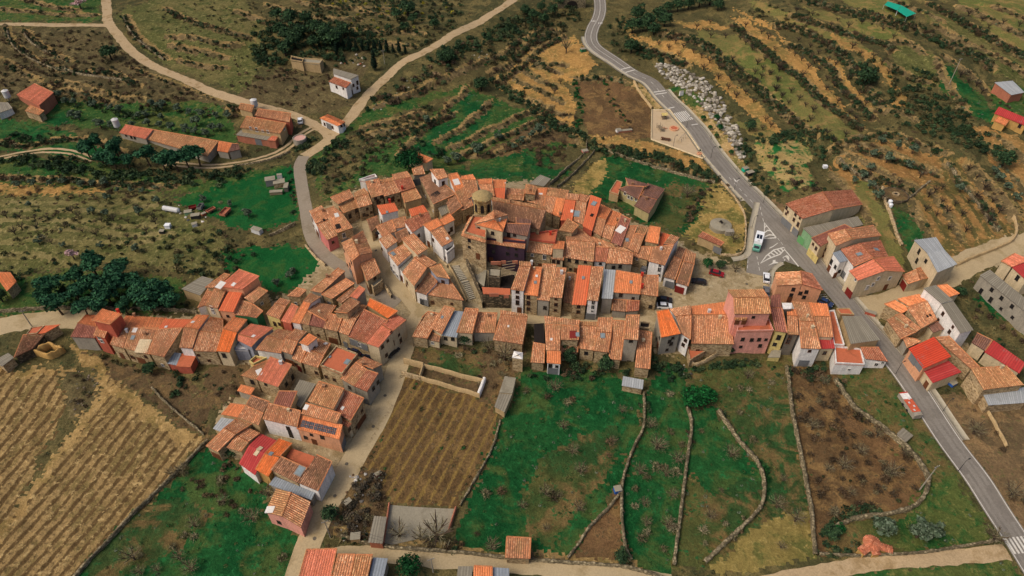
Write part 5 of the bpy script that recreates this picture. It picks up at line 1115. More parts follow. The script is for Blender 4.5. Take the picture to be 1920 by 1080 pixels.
house('white sheet lean-to above the meadow path', 'rubble' if False else 'stone', 'd', [([(855,160),(950,178),(945,220),(848,203)],2.4,'sheet',{'slope':.1})], cat='lean-to', name='lean_to', auto=False)
# east of the main road
E_ = 'houses along the main road'
house('large barn house with a long weathered roof by the roadside', 'cream', 'H', [([(478,132),(555,245),(353,305),(245,208)],7.0,'oldred',{'slope':.16}), ([(478,132),(555,245),(732,215),(665,120)],'b','oldred')], group=E_, wins=[(253,235),(250,272),(262,262),(300,310),(326,340),(312,272),(338,300)], doors=[(240,312,'door_grey'),(308,385,'door_grey'),(268,335,'door_grey')], auto=False)
house('low dark roof with a green garage front beside the barn house', 'greenwall', 'H', [([(355,362),(702,288),(738,342),(420,422)],4.2,'conc',{'slope':.05})], group=E_, cat='garage', name='garage', doors=[(350,420,'door_green')], auto=False)
house('mauve roofed house with yellow garage doors on the main road', 'cream', 'H', [([(620,340),(668,366),(465,482),(410,426)],6,'pinkbrown',{'slope':.1})], group=E_, wins=[(422,465),(440,492)], doors=[(410,505,'w_yellow'),(436,535,'w_yellow')], auto=False)
house('tall cream tower front with a gabled tile roof on the main road', 'cream', 'H', [([(622,372),(668,434),(565,477),(513,400)],8,'old',{'slope':.18}), ([(622,372),(668,434),(852,412),(800,346)],'b','old')], group=E_, wins=[(498,497),(485,538)], doors=[(465,565)], auto=False)
house('white house with a rust red roof and grey terrace awning', 'white', 'H', [([(715,458),(802,553),(678,607),(592,495)],6.6,'oldred',{'slope':.18}), ([(715,458),(802,553),(897,547),(845,438)],'b','oldred'), ([(545,520),(600,500),(640,568),(590,580)],6.2,'bluesheet',{'slope':.05})], group=E_, wins=[(537,577),(562,610),(585,637),(608,660)], doors=[(520,620),(556,665),(588,695,'door_grey')], sky=[(712,530,1.6,'g'),(820,500,1.6,'g')], auto=False)
house('corner house with a pale orange roof above the east lane', 'cream', 'H', [([(800,560),(878,633),(705,695),(648,633)],7,'salmon',{'slope':.18}), ([(800,560),(878,633),(1000,640),(930,543)],'b','salmon')], group=E_, wins=[(762,738),(798,720),(832,682),(765,735),(690,690),(905,680)], doors=[(650,765,'door_red'),(890,712)], auto=False)
house('small gabled garage with a red door on the east lane', 'cream', 'H', [([(1075,620),(1098,692),(1020,717),(983,660)],3.2,'old',{'slope':.25}), ([(1075,620),(1098,692),(1172,672),(1130,605)],'b','old')], group=E_, cat='garage', name='garage', doors=[(988,732,'door_red')], auto=False)
house('cream warehouse with a pale grey sheet roof on the east lane', 'cream', 'H', [([(1140,517),(1250,499),(1332,590),(1208,642)],7.2,'sheet',{'slope':.22}), ([(1140,517),(1250,499),(1200,422),(1060,440)],'b','sheet',{'slope':.22})], cat='warehouse', name='warehouse', wins=[(1092,512),(1135,572),(1078,570)], auto=False)
house('old tile barn with a broad weathered roof across the main road', 'stone', 'Q', [([(300,775),(480,708),(572,882),(430,962)],4.6,'old',{'slope':.2}), ([(322,757),(480,708),(412,645),(210,690)],'b','new'), ([(90,737),(190,703),(332,780),(250,822)],4.6,'new',{'slope':.06})], cat='barn', name='barn', sky=[(483,850,.6,'d'),(510,842,.6,'d')], auto=False)
house('lower tile barn with striped roof facing the roadside', 'stone', 'Q', [([(190,842),(388,992),(385,1050),(200,1050),][:2]+[(240,1060),(110,882)],3.6,'old',{'slope':.1}), ([(190,842),(250,822),(430,962),(388,992)],4.4,'old',{'slope':.1})], cat='barn', name='barn', auto=False)
house('long white house with a flat grey roof across the main road', 'white', 'Q', [([(612,728),(717,700),(910,972),(790,1003)],7.2,'conc',{'slope':.05}), ([(450,590),(562,560),(722,700),(612,727)],7.4,'conc',{'slope':.05})], group=E_, wins=[(630,826),(588,880),(722,948),(690,992)], auto=False)
house('orange roofed annex behind the long white house', 'cream', 'Q', [([(575,567),(667,555),(787,640),(688,672)],4,'new',{'slope':.08})], group=E_, auto=False)
house('long grey farm building with white framed windows above the bank', 'grey', 'Q', [([(1060,420),(1500,775),(1490,890),(968,470)],5.6,'conc',{'slope':.08})], cat='farm building', name='farm_building', wins=[(1080,605),(1170,682),(1266,758),(980,617),(1070,697),(1165,780),(1270,860)], auto=False)
house('cream house with salmon and red roofs at the top of the east lane', 'cream', 'Q', [([(1165,342),(1290,270),(1430,330),(1265,396)],5.4,'salmon',{'slope':.06}), ([(1265,397),(1430,340),(1560,500),(1400,520)],5.6,'redsheet',{'slope':.06})], group=E_, wins=[(1315,497)], auto=False)
house('dark red shed roof beside the old tile barn', 'cream', 'Q', [([(470,908),(585,900),(645,968),(540,1000)],3.2,'villa',{'slope':.08})], cat='shed', name='shed', auto=False)
house('small old tile house left of the bright red garage', 'grey', 'S', [([(500,180),(627,190),(687,217),(543,282)],3.4,'old',{'slope':.12})], group=E_, auto=False)
house('garage with a bright red sheet roof on the main road', 'salmon', 'S', [([(815,170),(992,370),(713,492),(563,287)],5.2,'crimson',{'slope':.08})], group=E_, cat='garage', name='garage', doors=[(600,400,'door_grey'),(660,462,'door_grey')], auto=False)
house('lower garage with a striped red sheet roof on the main road', 'cream', 'S', [([(962,412),(1097,527),(808,637),(708,502)],3.6,'redsheet',{'slope':.06})], group=E_, cat='garage', name='garage', doors=[(748,637)], auto=False)
house('long old tile roof behind the two red garages', 'stone', 'S', [([(962,160),(1278,475),(1187,492),(822,170)],4.2,'old',{'slope':.14})], group=E_, auto=False)
house('stone barn with a tile roof and a sheet roofed shelter', 'stone', 'S', [([(1190,490),(1557,468),(1730,657),(1320,707)],5.8,'tan',{'slope':.14}), ([(1307,732),(1740,680),(1760,835),(1368,862)],3.2,'sheet',{'slope':.1})], cat='barn', name='barn', auto=False)
house('cream house with dark and light red sheet roofs at the picture edge', 'cream', 'S', [([(1405,205),(1528,257),(1745,440),(1680,540)],4,'redsheet',{'slope':.1})][:0]+[([(1420,205),(1745,438),(1682,540),(1328,322)],4,'redsheet',{'slope':.1}), ([(1250,130),(1407,205),(1335,312),(1198,227)],4,'villa',{'slope':.1})], group=E_, auto=False)
# outlying buildings
O_ = 'outlying farm buildings'
house('grey shed roof on the north rim above a tile row', 'tanwall', 'B', [([(612,150),(692,180),(640,238),(530,217)],3.4,'conc',{'slope':.1})], cat='shed', name='shed', auto=False)
house('tile cottage hidden behind the round pine', 'cream', 'Z', [([(755,362),(864,405),(822,432),(690,388)],3.4,'new',{'slope':.15})], group=O_, auto=False)
vl = house('detached villa with dark brown roofs and a pink terrace', 'dullyellow', 'V', [([(650,460),(785,472),(737,582),(560,490)],3.6,'villa',{'slope':.22}), ([(650,460),(803,470),(832,452),(625,393)],'b','villa'), ([(765,548),(902,586),(832,707),(700,636)],3.6,'villa',{'slope':.22}), ([(765,548),(902,586),(972,490),(820,440)],'b','villa'), ([(545,415),(597,432),(560,547),(480,517)],3,'terr',{'w':'tanwall','par':.3})], cat='villa', name='villa', wins=[(620,527),(652,560),(680,572),(716,582)], auto=False)
house('little tan outhouse with a tile lid below the round tank', 'tanwall', 'V', [([(1300,865),(1492,960),(1462,992),(1258,905)],3,'oldred',{'slope':.12})], cat='outhouse', name='outhouse', doors=[(1432,1022,'door_grey')], auto=False)
house('red brick farmhouse with a wide rust roof on the west hill', 'brick', 'K', [([(258,147),(402,215),(292,312),(123,230)],3.6,'salmon',{'slope':.08})], group=O_, auto=False)
house('tan stone hut below the red brick farmhouse', 'stone', 'K', [([(225,308),(332,352),(292,384),(185,352)],3,'tan',{'slope':.08})], cat='hut', name='hut', auto=False)
house('rubble shed with a broken grey roof at the west picture edge', 'white', 'K', [([(-30,285),(60,288),(95,330),(-20,372)],2.6,'conc',{'slope':.08})], cat='shed', name='shed', auto=False)
house('very long farm barn with a rust and tan roof behind the pines', 'grey', 'K', [([(940,455),(1148,492),(1090,562),(893,515)],2.6,'salmon',{'slope':.12}), ([(1148,492),(1640,578),(1556,692),(1090,562)],2.2,'tan',{'slope':.12}), ([(1640,578),(1742,596),(1708,664),(1628,650)],2.8,'new',{'slope':.12})], cat='barn', name='barn', auto=False, wins=[(945,535),(985,548),(1010,552)])
house('lean-to of stone at the east end of the very long barn', 'grey', 'K', [([(1742,596),(1790,600),(1800,640),(1712,662)],3.2,'villa',{'slope':.08})], cat='lean-to', name='lean_to', auto=False)
house('red walled farm barn nearest the hill track', 'red', 'L', [([(257,575),(502,610),(490,677),(233,627)],4.8,'old',{'slope':.12})], group=O_, cat='barn', name='barn', auto=False)
house('tan roofed cattle barn below the red walled barn', 'tanwall', 'L', [([(170,632),(467,685),(420,762),(123,717)],4.6,'tan',{'slope':.12}), ([(127,735),(372,772),(330,812),(88,772)],3,'conc',{'slope':.06,'w':'brick'}), ([(372,770),(417,768),(385,817),(325,812)],3.2,'salmon',{'slope':.06,'w':'brick'})], group=O_, cat='barn', name='barn', wins=[(200,722),(245,732),(290,742),(330,748),(452,728)], doors=[(256,812,'door_grey')], auto=False)
house('small tan feed hut beside the farm silo', 'tanwall', 'L', [([(125,535),(227,552),(210,602),(113,577)],3,'tan',{'slope':.08})], cat='hut', name='hut', auto=False)
house('small white cottage with an orange roof at the track junction', 'white', 'L', [([(752,630),(885,690),(853,705),(716,645)],3.2,'new',{'slope':.2}), ([(752,630),(885,690),(910,675),(778,616)],'b','new')], group=O_, wins=[(755,690),(815,715),(880,705),(900,695)], doors=[(788,706,'door_grey')], auto=False)
house('white farmhouse in two steps with a red lower roof above the cottage', 'white', 'L', [([(820,272),(1012,325),(952,356),(818,312)],5.8,'conc',{'slope':.05}), ([(825,337),(952,382),(915,420),(783,372)],4.2,'oldred',{'slope':.2})], group=O_, wins=[(845,412),(895,425),(970,400),(1000,380),(965,450),(1000,420)], auto=False)
house('ruined pale walled house in the hillside bushes', 'tanwall', 'L', [([(505,185),(600,205),(590,230),(500,215)],3.4,'void',{'par':.5}), ([(600,200),(742,212),(720,245),(580,232)],3.6,'flat',{'par':.5})], cat='ruin', name='ruined_house', auto=False)
house('orange and white sheds with striped sheet roofs on the upper slope', 'brick', 'T', [([(1700,618),(1835,605),(1925,692),(1825,712)],3.2,'sheet',{'slope':.1})], cat='shed', name='shed', auto=False)
house('red roofed cabin with a wide porch at the upper picture edge', 'ochre', 'T', [([(1732,800),(1960,895),(1940,945),(1698,850)],3.2,'redsheet',{'slope':.12}), ([(1735,862),(1812,900),(1780,940),(1695,905)],2.8,'new',{'slope':.06})], cat='cabin', name='cabin', wins=[(1890,942)], auto=False)
house('stone cottage with dark ivy at the west picture edge', 'stone', 'Y', [([(-40,650),(62,652),(97,702),(40,760)],3.4,'new',{'slope':.15})], cat='cottage', name='cottage', auto=False)
house('tan terrace shed with a plain orange roof by the west road', 'stone', 'X', [([(420,347),(556,335),(418,412),(343,422)],3.4,'red',{'slope':.05}), ([(290,365),(415,345),(343,422),(243,428)],3.2,'terr',{'slope':.03,'par':.2})], cat='shed', name='shed', auto=False)
house('stone shed with a caved in roof by the west road', 'darkstone', 'X', [([(215,432),(412,428),(300,560),(130,640)],2.8,'brown',{'slope':.08})], cat='shed', name='shed', auto=False)
house('flat grey roof shed at the west edge of the vineyard', 'stone', 'X', [([(75,597),(130,640),(20,722),(-60,670)],2.6,'conc',{'slope':.05})], cat='shed', name='shed', auto=False)
house('grey sheet hut in the roadside meadow', 'grey', 'S', [([(760,1795-600),(830,1180),(905,1255),(820,1290)][:0] or [(745,932),(820,990),(770,1035),(700,975)],1.8,'conc',{'slope':.06,'fr':'I'})], cat='hut', name='hut', auto=False)
# ------------------------------------------------------------------ windows, doors, skylights, chimneys on the houses
BVH = BVHTree.FromPolygons([Vector(v) for v in OCC_V], OCC_F)
CAMV = Vector((0, 0, CAM_H))
def win_mesh(w, h, fm, key):
    a = MB(); t = .09
    a.box((0, -.03, h/2-t/2), (w, .1, t)); a.box((0, -.03, -h/2+t/2-.02), (w+.16, .16, t))
    a.box((-w/2+t/2, -.03, 0), (t, .1, h-2*t)); a.box((w/2-t/2, -.03, 0), (t, .1, h-2*t)); a.box((0, -.02, 0), (.05, .06, h-2*t))
    return a.mesh('window_'+key, fm)
def pane_mesh(w, h, key):
    a = MB(); a.box((0, .0, 0), (w-.16, .06, h-.16)); return a.mesh('pane_'+key, MATS['glass'])
WM = {}
for key, w, h in (('small', .8, .9), ('mid', .95, 1.25), ('tall', 1.0, 1.7), ('wide', 1.5, 1.2)):
    for fm in ('frame_brown', 'frame_white', 'frame_dark'): WM[key, fm] = win_mesh(w, h, MATS[fm], key)
    WM[key] = pane_mesh(w, h, key)
def door_mesh(w, h, mat, key):
    a = MB(); a.box((0, 0, h/2), (w, .08, h)); 
    for x in np.linspace(-w/2, w/2, 5 if w > 1.5 else 3): a.box((x, -.05, h/2), (.07, .06, h))
    a.box((0, -.05, h), (w+.1, .1, .1)); return a.mesh('door_'+key, MATS[mat])
DM = {}
def put_window(H, p, n, key, fm):
    rz = math.atan2(n[1], n[0])+math.pi/2
    o = place('window', WM[key, fm], H['root'], Vector(p)-Vector(H['org'])+Vector(n)*.03, (0, 0, rz))
    place('pane', WM[key], o)
def put_door(H, p, n, mat, w=1.1, h=2.1):
    k = (mat, w, h)
    if k not in DM: DM[k] = door_mesh(w, h, mat, mat)
    rz = math.atan2(n[1], n[0])+math.pi/2
    place('garage_door' if w > 1.5 else 'door', DM[k], H['root'], Vector(p)-Vector(H['org'])+Vector(n)*.03, (0, 0, rz))
def wall_hit(H, px, py):
    """where the sight line of a photo pixel meets this house's outer walls"""
    d = ray(px, py); best = None
    for a, b, c, e, n, w, sh in H['walls']:
        dn = d @ n
        if dn >= -1e-4: continue
        t = ((a-np.array(CAMV)) @ n)/dn; p = np.array(CAMV)+d*t
        L = b-a; L[2] = 0; s = ((p-a) @ L)/(L @ L)
        if -.03 < s < 1.03 and p[2] > a[2]-.5 and p[2] < max(c[2], e[2])+.6:
            s2 = min(max(s, .08), .92); q = a+(b-a)*s2; p = np.array([q[0], q[1], p[2]])
            if best is None or t < best[0]: best = (t, p, n, a, b, c, e)
    return best
nwin = 0
for H in HOUSES:
    r = random.Random(hash(len(H['label'])*31+len(H['walls']))); fm = r.choice(['frame_brown', 'frame_brown', 'frame_white', 'frame_dark'])
    if H['wall'] in ('pink', 'grey', 'salmon', 'purple'): fm = 'frame_dark'
    for px, py in H['wins']:
        h = wall_hit(H, px, py)
        if h: put_window(H, h[1], h[2], r.choice(['mid', 'mid', 'small', 'tall']), fm)
    for (px, py), mat in H['doors']:
        h = wall_hit(H, px, py)
        if h:
            p = h[1]; gz = ground_z(p[0], p[1]); big = mat not in ('door_wood',)
            zb = gz if abs(p[2]-gz) < 3.5 else p[2]-1.1
            put_door(H, (p[0], p[1], zb+.05), h[2], mat, 2.5 if big else 1.15, 2.3 if big else 2.1)
    if H['auto']:
        door_done = False
        for a, b, c, e, n, w, sh in H['walls']:
            if sh or n @ (np.array(CAMV)-a) < 0: continue
            L = np.linalg.norm((b-a)[:2]); gz = ground_z(*((a+b)/2)[:2]); top = min(c[2], e[2]); ht = top-gz
            if L < 2.4 or ht < 2.4: continue
            nf = max(1, int(ht/2.75)); step = r.uniform(2.3, 3.1); k = max(1, int(L/step))
            for fl in range(nf):
                for i in range(k):
                    s = (i+.5)/k+r.uniform(-.05, .05); z = gz+1.5+fl*(ht-.6)/nf*.98
                    if z > top-.75: z = top-.75
                    p = a+(b-a)*s; p = Vector((p[0], p[1], z)); N_ = Vector(n)
                    if BVH.ray_cast(p+N_*.12, N_, 1.8)[0] is not None: continue
                    dv = CAMV-p
                    if BVH.ray_cast(p+N_*.15, dv.normalized(), dv.length)[0] is not None: continue
                    if fl == 0 and not door_done and r.random() < .45:
                        put_door(H, (p[0], p[1], gz+.05), n, r.choice(['door_wood', 'door_wood', 'door_grey', 'door_red']), r.choice([1.15, 1.15, 2.4])); door_done = True; continue
                    if r.random() < .42: continue
                    put_window(H, p, n, r.choice(['small', 'mid', 'small', 'tall']) if fl else 'small', fm); nwin += 1
def roof_hit(H, px, py):
    d = ray(px, py); best = None
    for ro, P3, pal, q, hr, ze in H['roofs']:
        n = np.cross(P3[2]-P3[0], P3[3]-P3[1]); n = n/(np.linalg.norm(n)+1e-9); n = n if n[2] > 0 else -n
        t = ((P3.mean(0)-np.array(CAMV)) @ n)/(d @ n); p = np.array(CAMV)+d*t
        ins = pip(np.array([p[0]]), np.array([p[1]]), P3[:, :2])[0]
        key = (0 if ins else 1, np.linalg.norm(p-P3.mean(0)))
        if best is None or key < best[0]: best = (key, p, n, ro, P3)
    return best
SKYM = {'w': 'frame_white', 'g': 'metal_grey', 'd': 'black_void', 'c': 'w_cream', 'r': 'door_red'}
for H in HOUSES:
    for (px, py), sz, kd in H['sky']:
        h = roof_hit(H, px, py)
        if not h: continue
        key, p, n, ro, P3 = h
        u = P3[1]-P3[0] if np.linalg.norm(P3[1]-P3[0]) > .5 else P3[2]-P3[3]; u = u/np.linalg.norm(u); v = np.cross(n, u)
        mb = MB(); w, l = sz*.8, sz*1.0; q = p-H['org']
        c = [q+u*a*w/2+v*b*l/2+n*hh for hh in (.0, .2) for a, b in ((-1, -1), (1, -1), (1, 1), (-1, 1))]
        mb.add(c, [(4, 5, 6, 7), (0, 1, 5, 4), (1, 2, 6, 5), (2, 3, 7, 6), (3, 0, 4, 7)])
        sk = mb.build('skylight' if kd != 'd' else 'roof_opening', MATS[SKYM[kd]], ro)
        if kd == 'g':
            m2 = MB(); c = [q+u*a*w*.38+v*b*l*.38+n*.22 for a, b in ((-1, -1), (1, -1), (1, 1), (-1, 1))]; m2.add(c, [(0, 1, 2, 3)]); m2.build('pane', plain('skyglass', S(120,130,132), .2, .2) if 'skyglass' not in MATS else MATS['skyglass'], ro)
    ch_list = list(H['chims'])
    for (px, py), mat in ch_list:
        h = roof_hit(H, px, py)
        if not h: continue
        _, p, n, ro, P3 = h; q = p-H['org']; mb = MB()
        mb.box((q[0], q[1], q[2]+.4), (.55, .55, 1.3)); mb.box((q[0], q[1], q[2]+1.1), (.7, .7, .12)); mb.build('chimney', MATS[mat], ro)
    for ro, P3, pal, q, hr, ze in H['roofs']:
        if PAL[pal][1] == 'tile' and tri_area(P3) > 26 and not ch_list and RNG.random() < .4:
            s, t = RNG.uniform(.2, .8), RNG.uniform(.08, .3); p = (P3[0]*(1-s)+P3[1]*s)*(1-t)+(P3[3]*(1-s)+P3[2]*s)*t-H['org']; mb = MB()
            w = RNG.choice([.45, .55, .7]); h = RNG.uniform(.7, 1.2)
            mb.box((p[0], p[1], p[2]+h/2-.25), (w, w*.8, h+.3)); mb.box((p[0], p[1], p[2]+h), (w+.14, w*.8+.14, .1)); mb.build('chimney', MATS[RNG.choice(['chimney', 'chimney', 'w_cream', 'silo'])], ro)
            if RNG.random() < .4:
                mb = MB(); x, y, z = p+np.array([.8, .3, 0]); mb.tube([(x, y, z-.2), (x, y, z+2.0)], .035, 4)
                for k in range(4): mb.tube([(x-.5+k*.04, y+.02*k, z+1.9-k*.13), (x+.5-k*.04, y+.02*k, z+1.9-k*.13)], .022, 3)
                mb.build('antenna', MATS['metal_dark'], ro, kind='stuff')
# solar bank on its roof: two rows of eight panels
for H in HOUSES:
    if 'solar' in H['label']and 'bank' in H['label']:
        ro, P3, pal, q, hr, ze = H['roofs'][0]
        c = [roof_hit(H, *fpx('G', p))[1] for p in ((621,382),(818,430),(806,468),(608,420))]
        n = roof_hit(H, *fpx('G', (700,425)))[2]
        for i in range(8):
            for j in range(2):
                def P_(s, t): return (c[0]*(1-s)+c[1]*s)*(1-t)+(c[3]*(1-s)+c[2]*s)*t-H['org']
                s0, s1, t0, t1 = (i+.05)/8, (i+.95)/8, (j+.04)/2, (j+.96)/2
                b = [P_(s0, t0), P_(s1, t0), P_(s1, t1), P_(s0, t1)]; mb = MB()
                mb.add([x+n*.12 for x in b]+[x+n*.18 for x in b], [(4, 5, 6, 7), (0, 1, 5, 4), (1, 2, 6, 5), (2, 3, 7, 6), (3, 0, 4, 7)])
                mb.build('solar_panel', MATS['solar'], ro)
# ------------------------------------------------------------------ dry stone walls and garden walls
def stone_wall(label, pixels, h=1.1, w=.6, mat='rubble', name='stone_wall', cat='wall', fr='P', smooth=True, jit=.12, group=None):
    wl = world_line([fpx(fr, p) for p in pixels], .7, smooth)
    n = len(wl); z = tz(wl[:, 0], wl[:, 1]); L, R_ = offset_line(wl, w/2), offset_line(wl, -w/2)
    hh = h*(1+NRS.uniform(-.18, .12, n)) if jit > .05 else np.full(n, h)
    j = lambda: NRS.uniform(-jit, jit, (n, 2))
    c = 5; w *= .8 if mat == 'rubble' else 1; L, R_ = offset_line(wl, w/2), offset_line(wl, -w/2); v = np.zeros((n, c, 3))
    for k, (o, zz) in enumerate(((L, -.5), (L, .92), (wl, 1.0), (R_, .92), (R_, -.5))):
        v[:, k, :2] = o+j(); v[:, k, 2] = z+(hh*zz if zz > 0 else zz)+NRS.uniform(-jit, jit, n)*.6
    org = np.array([*wl.mean(0), z.mean()])
    b = (np.arange(n-1)[:, None]*c+np.arange(c-1)[None, :]).ravel()
    f = np.stack([b, b+1, b+c+1, b+c], -1)
    ends = np.array([[0, 1, 2, 3], [0, 3, 4, 4]])
    o = mesh_np(name, (v-org).reshape(-1, 3), f, 4, MATS[mat], loc=org)
    return tag(o, label, cat, group)
P_ = 'dry stone walls between the fields'
stone_wall('long dry stone wall between the long meadow and the brown scrub plot', [(1474,690),(1484,770),(1500,850),(1517,940),(1528,1042)], 1.2, .8, group=P_)
stone_wall('S curved dry stone wall round the brown scrub plot', [(1565,712),(1600,765),(1650,800),(1700,842),(1730,880),(1738,912),(1720,945),(1680,962),(1600,975),(1560,992)], 1.2, .9, group=P_)
stone_wall('dry stone wall along the narrow green strip by the big meadow', [(1207,740),(1206,800),(1186,845),(1168,900),(1165,960),(1172,1030),(1184,1052)], 1.1, .7, group=P_)
stone_wall('straight mossy wall between the green strip and the curved meadow', [(1288,765),(1296,800),(1287,870),(1276,960),(1263,1062)], 1.0, .8, group=P_)
stone_wall('bowed dry stone wall around the curved meadow', [(1346,772),(1380,820),(1420,870),(1432,910),(1426,950),(1395,985),(1320,1056)], 1.1, .9, group=P_)
stone_wall('dry stone wall on the edge of the fallow triangle', [(1165,922),(1140,955),(1110,985),(1085,1020),(1064,1048)], .9, .6, group=P_)
stone_wall('long retaining wall below the left vineyard', [(390,828),(340,880),(280,937),(190,1030),(135,1090)], 1.0, .6, group=P_)
stone_wall('roadside wall above the west road', [(-20,588),(30,584),(100,580),(200,580),(330,584),(372,588)], 1.3, .5, group=P_)
stone_wall('low wall between the second vineyard and the big meadow', [(938,790),(925,835),(905,875),(862,950)], .7, .5, group=P_)
stone_wall('rough wall along the lower lane', [(640,1006),(700,1022),(760,1030),(900,1041),(1050,1055),(1180,1066),(1255,1090)], .9, .7, group=P_)
stone_wall('wall across the south edge of the roadside meadow', [(1535,1040),(1640,1042),(1720,1038),(1800,1026),(1872,1014)], .9, .5, group=P_)
stone_wall('wall beside the lane climbing to the green plots', [(1100,270),(1095,288),(1060,320),(1030,348)], 1.2, .5, group=P_)
stone_wall('second wall beside the lane climbing to the green plots', [(1118,280),(1100,300),(1072,330),(1045,352)], 1.0, .4, group=P_)
stone_wall('wall under the hedge above the green plot', [(1140,284),(1180,296),(1230,312),(1300,332),(1340,342)], 1.0, .6, group=P_)
stone_wall('water channel wall leading down from the round cistern', [(1655,350),(1664,385),(1678,430),(1690,462)], .9, .7, 'w_stone')
stone_wall('pale boundary wall above the east lane', [(1790,500),(1830,482),(1880,462),(1900,448),(1905,425),(1898,410)], 1.1, .5, 'w_tanwall')
stone_wall('dry wall between two olive terraces', [(1575,298),(1610,322),(1650,350)], .8, .6, group=P_)
stone_wall('dry wall at the head of the terraced field', [(1705,370),(1725,355),(1742,343)], .9, .6, group=P_)
stone_wall('bank wall on the upper side of the terraced field', [(1775,305),(1800,335),(1835,378),(1862,420),(1872,435)], .9, .6, group=P_)
stone_wall('wall beside the parking of the tank meadow', [(1352,342),(1375,368),(1392,395),(1398,420),(1396,462),(1385,478),(1350,480)], .8, .4, 'w_stone')
stone_wall('ochre retaining wall of the roadside bed', [(1188,155),(1203,180),(1222,205)], 1.2, .5, 'w_tanwall', smooth=False)
stone_wall('pale perimeter wall of the playground', [(1222,207),(1221,262),(1265,278),(1318,298)], .5, .3, 'w_cream', smooth=False, jit=.02)
stone_wall('pale roadside parapet of the playground', [(1223,207),(1256,207),(1290,250),(1322,297)], .5, .3, 'w_cream', smooth=False, jit=.02)
stone_wall('concrete front wall of the long garden pen', [(636,132),(925,220)], 1.6, .35, 'w_tanwall', fr='N', smooth=False, jit=.02)
stone_wall('concrete back wall of the long garden pen', [(655,76),(945,150)], 1.6, .35, 'w_tanwall', fr='N', smooth=False, jit=.02)
stone_wall('short cross wall of the long garden pen', [(655,76),(636,132)], 1.6, .35, 'w_tanwall', fr='N', smooth=False, jit=.02)
stone_wall('white capped end wall of the long garden pen', [(948,140),(918,218)], 1.6, .7, 'w_white', fr='N', smooth=False, jit=.02)
stone_wall('grey street wall between the pen and the south street', [(560,55),(655,78)], 2.2, .4, 'w_tanwall', fr='N', smooth=False, jit=.03)
stone_wall('low front wall between the pen and the second vineyard', [(550,112),(640,135)], 1.6, .5, 'w_stone', fr='N', smooth=False, jit=.04)
stone_wall('street wall under the pink gabled house', [(640,985),(700,1078)], 1.3, .5, 'w_stone', fr='A', smooth=False, jit=.05)
stone_wall('lawn wall along the gully road', [(1770,500),(1830,570),(1885,615)], .9, .5, 'w_stone', fr='Y', jit=.06)
stone_wall('rubble wall on the scrap yard road side', [(1560,440),(1640,410),(1710,375)], 1.2, .6, fr='Y')
stone_wall('old wall curving below the west row garden', [(595,350),(650,410),(720,470),(795,530)], .9, .5, fr='M')
stone_wall('red brick side wall of the concrete yard, street side', [(490,735),(462,925)], 1.0, .3, 'w_brick', fr='N', smooth=False, jit=.02)
stone_wall('red brick side wall of the concrete yard, meadow side', [(810,757),(775,870)], 1.2, .3, 'w_brick', fr='N', smooth=False, jit=.02)
stone_wall('curved wall of the walled garden below the wide low house', [(370,870),(400,905),(480,880),(600,815)], 1.6, .4, 'w_stone', fr='D', jit=.06)
stone_wall('boundary wall across the east lot', [(1310,740),(1400,900),(1490,1080)], .9, .4, 'w_tanwall', fr='I', smooth=False, jit=.05)
stone_wall('stone bank along the farm lane', [(440,312),(500,302),(545,285)], .6, .5)
stone_wall('terrace wall on the west hill', [(15,60),(25,85),(60,110),(110,132),(170,142),(230,150)], .8, .8, group=P_)
stone_wall('short terrace wall on the west hill', [(45,62),(60,82),(100,105)], .8, .8, group=P_)
stone_wall('track side wall at the upper hill', [(232,32),(245,60),(275,88),(308,112)], .8, .9, group=P_)
sheet('concrete_yard', [fpx('N', p) for p in ((492,738),(806,757),(774,866),(505,930),(464,928))], .1, 'flat_conc')

# ------------------------------------------------------------------ plants
def leaf_cloud(n, lumps, leaf, rs, tri=True):
    """n leaf faces spread over lumps [(x,y,z,rx,rz)]; returns verts (n*3), faces"""
    L = np.array(lumps, float); wgt = L[:, 3]**2; k = rs.choice(len(L), n, p=wgt/wgt.sum())
    d = rs.normal(size=(n, 3)); d /= np.linalg.norm(d, axis=1)[:, None]; d[:, 2] = np.where(d[:, 2] < -.35, -d[:, 2]*.6, d[:, 2])
    r = rs.uniform(.62, 1.06, (n, 1))
    c = L[k, :3]+d*r*np.stack([L[k, 3], L[k, 3], L[k, 4]], -1)
    nn = d+rs.normal(size=(n, 3))*.55; nn /= np.linalg.norm(nn, axis=1)[:, None]
    u = np.cross(nn, rs.normal(size=(n, 3))); u /= np.linalg.norm(u, axis=1)[:, None]; w = np.cross(nn, u)
    s = leaf*rs.uniform(.6, 1.35, (n, 1))
    v = np.stack([c+u*s, c-u*s*.55+w*s*.85, c-u*s*.55-w*s*.85], 1)
    return v.reshape(-1, 3)
def twig_cloud(n, r, h, rs, width=.05, ln=.9):
    """bare branches: thin long faces fanning out from the middle"""
    d = rs.normal(size=(n, 3)); d[:, 2] = np.abs(d[:, 2])*.9+.1; d /= np.linalg.norm(d, axis=1)[:, None]
    c = d*np.array([r, r, h])*rs.uniform(.25, .95, (n, 1)); u = d+rs.normal(size=(n, 3))*.35; u /= np.linalg.norm(u, axis=1)[:, None]
    w = np.cross(u, rs.normal(size=(n, 3))); w /= np.linalg.norm(w, axis=1)[:, None]
    s = ln*rs.uniform(.5, 1.2, (n, 1))
    return np.stack([c-u*s*.5+w*width, c-u*s*.5-w*width, c+u*s*.5], 1).reshape(-1, 3)
rsT = np.random.RandomState(21)
